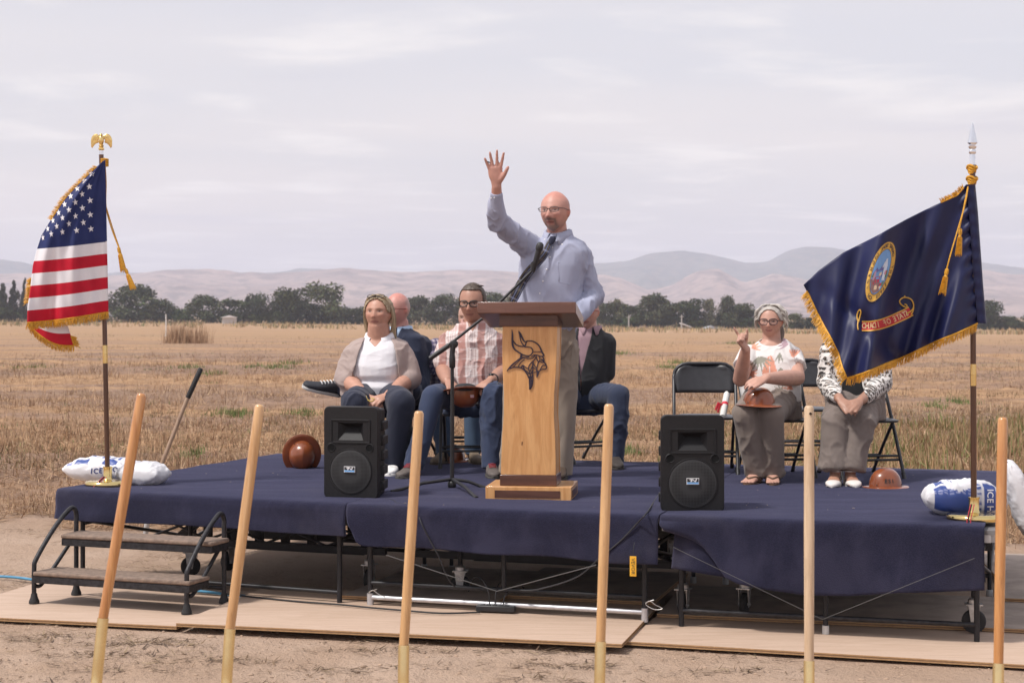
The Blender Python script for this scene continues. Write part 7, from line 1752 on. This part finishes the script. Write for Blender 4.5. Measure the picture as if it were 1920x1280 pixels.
# man in the black jacket
Y = 12.08; P = Person('man in a black jacket and dark jeans seated half hidden behind the lectern', 1098, Y, 'people seated on the stage')
f, sd = dirv(-.10); H = Head(at(1100, 584, Y-.02), .25, .15)
S = secs([(1107,612,.064,.062),(1105,620,.10,.08),(1102,632,.165,.105),(1100,655,.185,.125),(1096,685,.185,.135,0,.1),(1092,715,.19,.145,0,.12),(1090,742,.19,.145)], Y)
m = P.body; m.loft(shrink(S, .9), sd, f); H.add(m); m.tube([at(1104,620,Y), at(1101,598,Y)], [.064,.062], 16)
arms_ = [(at(1062,642,Y), at(1052,700,Y-.05), at(1048,728,Y-.25)), (at(1135,644,Y), at(1138,700,Y-.03), at(1052,728,Y-.18))]
for a in arms_: arm(m, *a, (.05,.042,.04,.03))
hand(m, arms_[0][2], V(.4,-1,-.2), V(0,0,-1), V(1,0,0)); hand(m, arms_[1][2], V(-.9,-.2,-.1), V(0,0,-1), V(0,-1,0), .17, .02, (.5,.5,.5,.5))
hips = [at(1072,744,Y), at(1112,744,Y)]; knees = [at(1046,744,Y-.44), at(1160,742,11.68)]; ank = [at(1040,858,Y-.42), at(1153,862,11.62)]
seated(P, Y, S, sd, f, hips, knees, ank, None, (.026,.036,.072), pel=secs([(1092,730,.185,.145),(1092,776,.185,.145)], Y), seed=44, lr=(.095,.090,.076,.068,.062))
P.part('body', P.body, skinm, body_paint(H, (.54,.30,.24), dict(stubble=(.4,.36,.34), brow=(.3,.25,.22))), VOXB, 3)
m = MB(); m.loft(shrink(S, .92), sd, f); P.part('shirt', m, clothm, (.34,.22,.25), .009, 3, (.003, (7,7,5), 2.1))
m = MB(); m.loft(S, sd, f)
for a in arms_: arm(m, a[0], a[1], Vector(a[1]).lerp(a[2], .9), (.080,.068,.060,.048))
def cutB(C): u, v = PXY(C); return (C[:, 1] < Y-.02) & (u > np.interp(v, [605,640,700], [1085,1082,1088])) & (u < np.interp(v, [605,625,700], [1112,1110,1090]))
P.part('jacket', m, clothm, (.016,.016,.019), .008, 5, (.009, (7,7,5), 8.1), cut=cutB, thick=.006)
collar(P, at(1106,618,Y), .05, .070, .068, .030, .026, (.34,.22,.25), .3, tipz=.03); glasses(P, H, (.25,.05,.03), .0026)
kh3 = lambda q: ((q[:, 2] > .33) | (q[:, 1] > .05)) & (q[:, 2] > -.25); hair_cap(P, H, kh3, .02, (.45,.43,.42), noise_amp=.015, seed=26)
for a, y in zip(ank, (.2, -.05)): shoe(P, a, y, .29, (.045,.035,.03), (.03,.025,.022))

# grey haired woman pointing
Y = 10.95; P = Person('grey haired woman in a floral blouse pointing a finger, hard hat on lap', 1445, Y, 'people seated on the stage')
f, sd = dirv(.22); H = Head(at(1445, 602, Y-.02), .204, .32, .02, 0, 1.08, .5, .9)
S = secs([(1447,637,.062,.062),(1447,643,.10,.078),(1447,652,.145,.095),(1446,668,.165,.118,0,.08),(1445,690,.170,.135,0,.16),(1445,712,.175,.15,0,.14),(1446,735,.185,.165,0,.10),(1447,752,.185,.165)], Y)
m = P.body; m.loft(shrink(S, .93), sd, f); H.add(m); m.tube([at(1447,642,Y), at(1446,610,Y)], [.060,.056], 18)
aR, eR, wR = at(1404,664,Y-.02), at(1388,711,10.78), at(1398,655,10.62); aL, eL, wL = at(1487,670,Y), at(1494,708,10.80), at(1438,709,10.44)
arm(m, aR, eR, wR, (.058,.052,.048,.031)); arm(m, aL, eL, wL, (.062,.056,.052,.033))
hand(m, at(1399,654,10.61), V(-.60,-.12,.79), V(.75,-.5,.45), V(.5,.65,.35), .165, .03, (.03,1.25,1.3,1.35), (.15,1.2), .0092)
hand(m, at(1436,709,10.43), V(-.95,-.28,-.20), V(-.1,.3,-1), V(0,-1,.2), .165, .10, (.22,.25,.3,.3), (.5,.1), .0090)
hips = [at(1427,748,Y), at(1468,748,Y)]; knees = [at(1398,774,10.48), at(1446,776,10.46)]; ank = [at(1420,890,10.56), at(1449,890,10.56)]
seated(P, Y, S, sd, f, hips, knees, ank, None, (.205,.165,.14), pel=secs([(1447,736,.18,.165),(1448,785,.19,.17)], Y), seed=54, wr=.010, lr=(.100,.094,.080,.072,.066), hem=.072)
P.part('body', P.body, skinm, body_paint(H, (.55,.31,.235), dict(brow=(.35,.28,.23), lips=(.48,.20,.18), smile=2.6)), VOXB, 3)
def cfloral(co):
    u, v = PXY(co); c = np.tile(np.array((.74,.71,.69)), (len(u), 1)); COR = (.72,.32,.22); SAG = (.30,.295,.245); MAU = (.46,.32,.36)
    def leaf(cx, cy, ang, ln, wd, col, vein=True):
        a = math.radians(ang); x = (u-cx)*math.cos(a)+(v-cy)*math.sin(a); y = -(u-cx)*math.sin(a)+(v-cy)*math.cos(a); k = (np.abs(x) < ln) & (np.abs(y) < wd*np.sqrt(np.clip(1-(x/ln)**2, 0, 1))*(1-.35*x/ln))
        if vein: k &= ~(np.abs(y) < .5)
        c[k] = col
    leaf(1443, 686, -88, 20, 11, COR); leaf(1436, 692, -70, 12, 5, COR); leaf(1450, 690, -105, 13, 5, COR)
    for a in (20, 40, 60, 80, 100, 118, 136): leaf(1424+15*math.cos(math.radians(a)), 668+15*math.sin(math.radians(a)), a, 14, 1.9, SAG, False)
    for a in (-10, 10, 30, -30, 52): leaf(1478+9*math.cos(math.radians(a+180)), 645+9*math.sin(math.radians(a+180)), a, 10, 1.5, MAU, False)
    for a in (-60, -35, -10, 15): leaf(1410+8*math.cos(math.radians(a)), 652+8*math.sin(math.radians(a)), a, 9, 1.8, COR, False)
    for a in (70, 85, 100, 115, 130): leaf(1489+3*(a-100)/15, 662, a, 8, 1.6, COR, False)
    for a in (-20, 0, 20, 40): leaf(1404+9*math.cos(math.radians(a)), 700+10*math.sin(math.radians(a)), a, 9, 1.8, COR, False)
    for a in (60, 80, 100, 120): leaf(1464+9*math.cos(math.radians(a)), 690+9*math.sin(math.radians(a)), a, 10, 1.9, SAG, False)
    for a in (200, 225, 250, 275): leaf(1466+10*math.cos(math.radians(a)), 738+10*math.sin(math.radians(a)), a, 10, 1.7, SAG, False)
    for a in (190, 215, 240): leaf(1486+10*math.cos(math.radians(a)), 730+10*math.sin(math.radians(a)), a, 10, 1.7, COR, False)
    for a in (150, 175, 200): leaf(1430+8*math.cos(math.radians(a)), 738+8*math.sin(math.radians(a)), a, 10, 1.7, MAU, False)
    for a in (70, 95, 120): leaf(1462+9*math.cos(math.radians(a)), 662+9*math.sin(math.radians(a)), a, 10, 1.6, SAG, False)
    return c
def cutS(C): u, v = PXY(C); return (((u-1445)/23)**2+((v-636)/12.5)**2 < 1) & (C[:, 1] < Y+.03)
m = MB(); m.loft([(s[0], s[1]*1.02, s[2]*1.02, s[3]) for s in S], sd, f)
for a, e in ((aR, eR), (aL, eL)): a2, e2 = Vector(a), Vector(e); m.tube([a2, a2.lerp(e2, .25), a2.lerp(e2, .50)], [.066,.070,.076], 16, round_caps=False); m.ell(a2, (.066,.066,.062))
P.part('blouse', m, clothm, cfloral, .0060, 8, (.014, (6,6,6), 4.4), cut=cutS, thick=.003)
glasses(P, H, (.035,.02,.025), .0026, .118, .092, -.005, e=2.4)
kg = lambda q: ~((q[:, 1] < -.06) & ((q[:, 0]/.30)**2+((q[:, 2]+.12)/.47)**2 < 1)) & (q[:, 2] > -.40) & ~((q[:, 1] < .05) & (q[:, 2] < .0))
hair_cap(P, H, kg, .035, (.44,.405,.37), noise_amp=.012, nfr=7, seed=8, var=.06)
def fg(rg, k):
    s = rg.choice((-1, 1)); a = rg.random(); wv = rg.uniform(-.05, .05)
    if k % 6 == 0: z = rg.uniform(-.08, .3); return [(s*.32, -.1+.2*a, z+.12), (s*(.40+.06*rg.random()), -.08+.15*a, z+.04), (s*(.43+.06*rg.random()), .0+.15*a, z-.10), (s*(.38+.08*rg.random()), .06+.15*a, z-.24)]
    return [(s*.05+wv, -.20+.34*a, .50+.03*rg.random()), (s*(.22+.05*a), -.16+.3*a, .47+.04*rg.random()), (s*(.40+wv), -.06+.25*a, .24), (s*(.385+wv), .18, .0), (s*.16+wv, .44, -.12)]
strands(P, H, 420, fg, .0026, 'hair_strands', (.56,.52,.47), .42, 12)
def ftail(rg, k): a = rg.uniform(0, 2*PI); r = .09*math.sqrt(rg.random()); return [(.14+r*math.cos(a), .40, .0+r*math.sin(a)*.6), (.22+r*1.3*math.cos(a), .42, -.25), (.24+r*1.3*math.cos(a), .36, -.48), (.21+r*math.cos(a)*.6, .33, -.72+.1*rg.random())]
strands(P, H, 70, ftail, .0046, 'ponytail', (.28,.24,.21), .35, 13)
tan = (.50,.29,.20)
def foot(P, ankle, yaw, L, col):
    """bare foot in a sandal: instep, heel and five toes"""
    R_ = Matrix.Rotation(-yaw, 3, 'Z'); ff, ss = R_@V(0,-1,0), R_@V(1,0,0); b = V(ankle.x, ankle.y, DECK+.018); m = MB()
    m.loft([(b+ff*x+V(0,0,h/2), w, h/2) for x, w, h in ((-.045,.018,.03),(-.03,.028,.06),(.0,.031,.085),(.04,.034,.07),(.09,.040,.045),(.13,.042,.03),(.15,.036,.022))], ss, V(0,0,1), seg=16, e=2.2)
    m.tube([Vector(ankle)+V(0,0,.03), b+V(0,0,.05)], [.034,.034], 14)
    for k in range(5): x = -.032+.016*k; m.tube([b+ff*.13+ss*x+V(0,0,.012), b+ff*(L-.062-.010*abs(k-1.2))+ss*x*1.05+V(0,0,.010)], [.0105,.0085], 8, round_caps=True)
    return m
for a, y, big in zip(ank, (.55, .15), (-1, 1)):
    fm_ = foot(P, a, y, .235, tan); fo = P.part('foot', fm_, skinm, (.55,.31,.235), .005, 3); R_ = Matrix.Rotation(-y, 3, 'Z'); ff, ss = R_@V(0,-1,0), R_@V(1,0,0); b = V(a.x, a.y, DECK+.009)
    m = MB(); n = 20; out = []
    for k in range(n): t = 2*PI*k/n; out.append(b+ff*(.06+.125*math.cos(t))+ss*((.040+.006*math.cos(t))*math.sin(t)))
    m.add([p for p in out]+[p+V(0,0,.012) for p in out], [tuple(range(n))[::-1], tuple(range(n, 2*n))]+[(i, (i+1) % n, (i+1) % n+n, i+n) for i in range(n)]); so = P.part('sandal', m, simple('sandal leather', (.13,.075,.045), .7, var=.15), smooth=40)
    m = MB(); tp = b+ff*.135+V(0,0,.040); m.tube(catmull([b+ff*.055-ss*.043+V(0,0,.012), b+ff*.085-ss*.034+V(0,0,.045), tp, b+ff*.085+ss*.034+V(0,0,.045), b+ff*.055+ss*.043+V(0,0,.012)], 5), .0075, 8, flat=.5); st = P.part('strap', m, simple('sandal leather', (.13,.075,.045), .7)); st.parent = so

# person in the leopard print jacket
Y = 10.86; P = Person('person in a leopard print cardigan and wide taupe trousers, face hidden by the blue flag', 1603, Y, 'people seated on the stage')
f, sd = dirv(.2); H = Head(at(1603, 600, Y), .21, .3, 0, 0, 1.0)
S = secs([(1603,632,.06,.06),(1603,638,.095,.075),(1603,648,.150,.095),(1603,666,.165,.115,0,.05),(1603,690,.165,.13,0,.1),(1604,715,.165,.135,0,.1),(1605,740,.17,.145,0,.08),(1606,754,.17,.145)], Y)
m = P.body; m.loft(shrink(S, .9), sd, f); H.add(m); m.tube([at(1603,640,Y), at(1603,608,Y)], [.056,.052], 16)
aR, eR, wR = at(1560,662,Y), at(1549,716,Y-.06), at(1575,749,10.40); aL, eL, wL = at(1647,664,Y), at(1655,718,Y-.06), at(1614,751,10.40)
arm(m, aR, eR, wR, (.05,.044,.040,.029)); arm(m, aL, eL, wL, (.05,.044,.040,.029))
hand(m, at(1575,749,10.39), at(1600,764,10.31)-at(1575,749,10.39), V(.1,.4,-1), V(.2,-.8,.5), .16, .03, (.25,.3,.3,.3), (.4,.2), .0088); hand(m, at(1612,751,10.39), at(1584,763,10.29)-at(1612,751,10.39), V(-.1,.4,-1), V(-.2,-.8,.5), .16, .03, (.25,.3,.3,.3), (.4,.2), .0088)
hips = [at(1588,750,Y), at(1628,750,Y)]; knees = [at(1566,790,10.44), at(1616,790,10.44)]; ank = [at(1566,880,10.40), at(1594,880,10.40)]
seated(P, Y, S, sd, f, hips, knees, ank, None, (.185,.150,.132), pel=secs([(1606,738,.175,.145),(1606,786,.185,.15)], Y), seed=64, wr=.014, lr=(.098,.090,.080,.080,.080), hem=.100)
P.part('body', P.body, skinm, body_paint(H, (.40,.215,.15), dict()), VOXB, 3)
m = MB(); m.loft(shrink(S, .965), sd, f); P.part('top', m, clothm, (.012,.012,.014), .009, 3, (.006, (6,6,5), 3.1))
def cleo(co):
    u = (co[:, 0]+.8*co[:, 1])*.85; v = co[:, 2]; wx = fbm(u*14, v*14, 2, 3)*.9; d1, id_ = worley(u*46+wx*.25, v*40, 5); k = (d1 < .40+.12*np.sin(id_*50)); c = np.tile(np.array((.70,.665,.63)), (len(u), 1)); c[k] = (.022,.018,.018)
    c[d1 < .13] = (.30,.21,.15)
    uu, vv = PXY(co); c[(vv > 742) & (vv < 760) & (np.abs(uu-1594) < 34)] = (.74,.70,.67); return c
m = MB(); m.loft([(s[0]+V(0,.008,0), s[1]*1.06, s[2]*1.03, s[3]) for s in S], sd, f)
arm(m, aR, eR, Vector(eR).lerp(wR, .82), (.076,.066,.060,.042)); arm(m, aL, eL, Vector(eL).lerp(wL, .82), (.076,.066,.060,.042))
def cutL(C): u, v = PXY(C); return (C[:, 1] < Y-.03) & (u > np.interp(v, [630,650,760], [1592,1582,1578])) & (u < np.interp(v, [630,650,700,740,760], [1612,1615,1612,1622,1628]))
P.part('leopard_cardigan', m, clothm, cleo, .0064, 4, (.012, (7,7,6), 6.6), cut=cutL, thick=.006)
kl = lambda q: ~((q[:, 1] < -.08) & ((q[:, 0]/.29)**2+((q[:, 2]+.12)/.46)**2 < 1)) & (q[:, 2] > -.42); hair_cap(P, H, kl, .06, (.05,.035,.028), noise_amp=.04, seed=18)
for a, y in zip(ank, (.30, .0)):
    fm_ = foot(P, V(a.x, a.y-.0, at(0, 888, 10.40).z), y, .225, tan); P.part('foot', fm_, skinm, (.42,.225,.155), .005, 3)
    R_ = Matrix.Rotation(-y, 3, 'Z'); ff, ss = R_@V(0,-1,0), R_@V(1,0,0); b = V(a.x, a.y, DECK+.008)
    m = MB(); m.loft([(b+ff*x+V(0,0,.006+h/2), w, h/2) for x, w, h in ((.075,.046,.018),(.095,.047,.040),(.12,.046,.042),(.15,.040,.036),(.172,.026,.028),(.182,.008,.018))], ss, V(0,0,1), seg=16, e=2.4); m.loft([(b+ff*x+V(0,0,.008), w, .008) for x, w in ((-.055,.012),(-.045,.032),(.0,.036),(.08,.044),(.1,.045))], ss, V(0,0,1), seg=14, e=4)
    m.loft([(b+ff*x+V(0,0,.004+h/2), w, h/2) for x, w, h in ((-.062,.02,.045),(-.054,.032,.05),(-.03,.038,.03))], ss, V(0,0,1), seg=14); so = P.part('shoe', m, simple('white flat shoe', (.70,.66,.62), .55, var=.06), smooth=60)
    m = MB(); c = V(a.x, a.y, DECK+.10); m.tube([c+V(math.cos(t)*.040, math.sin(t)*.042, 0) for t in np.linspace(0, 2*PI, 19)], .0045, 6); st = P.part('strap', m, simple('white flat shoe', (.70,.66,.62), .55)); st.parent = so
# wooden offcut seen past the grey haired woman's chair
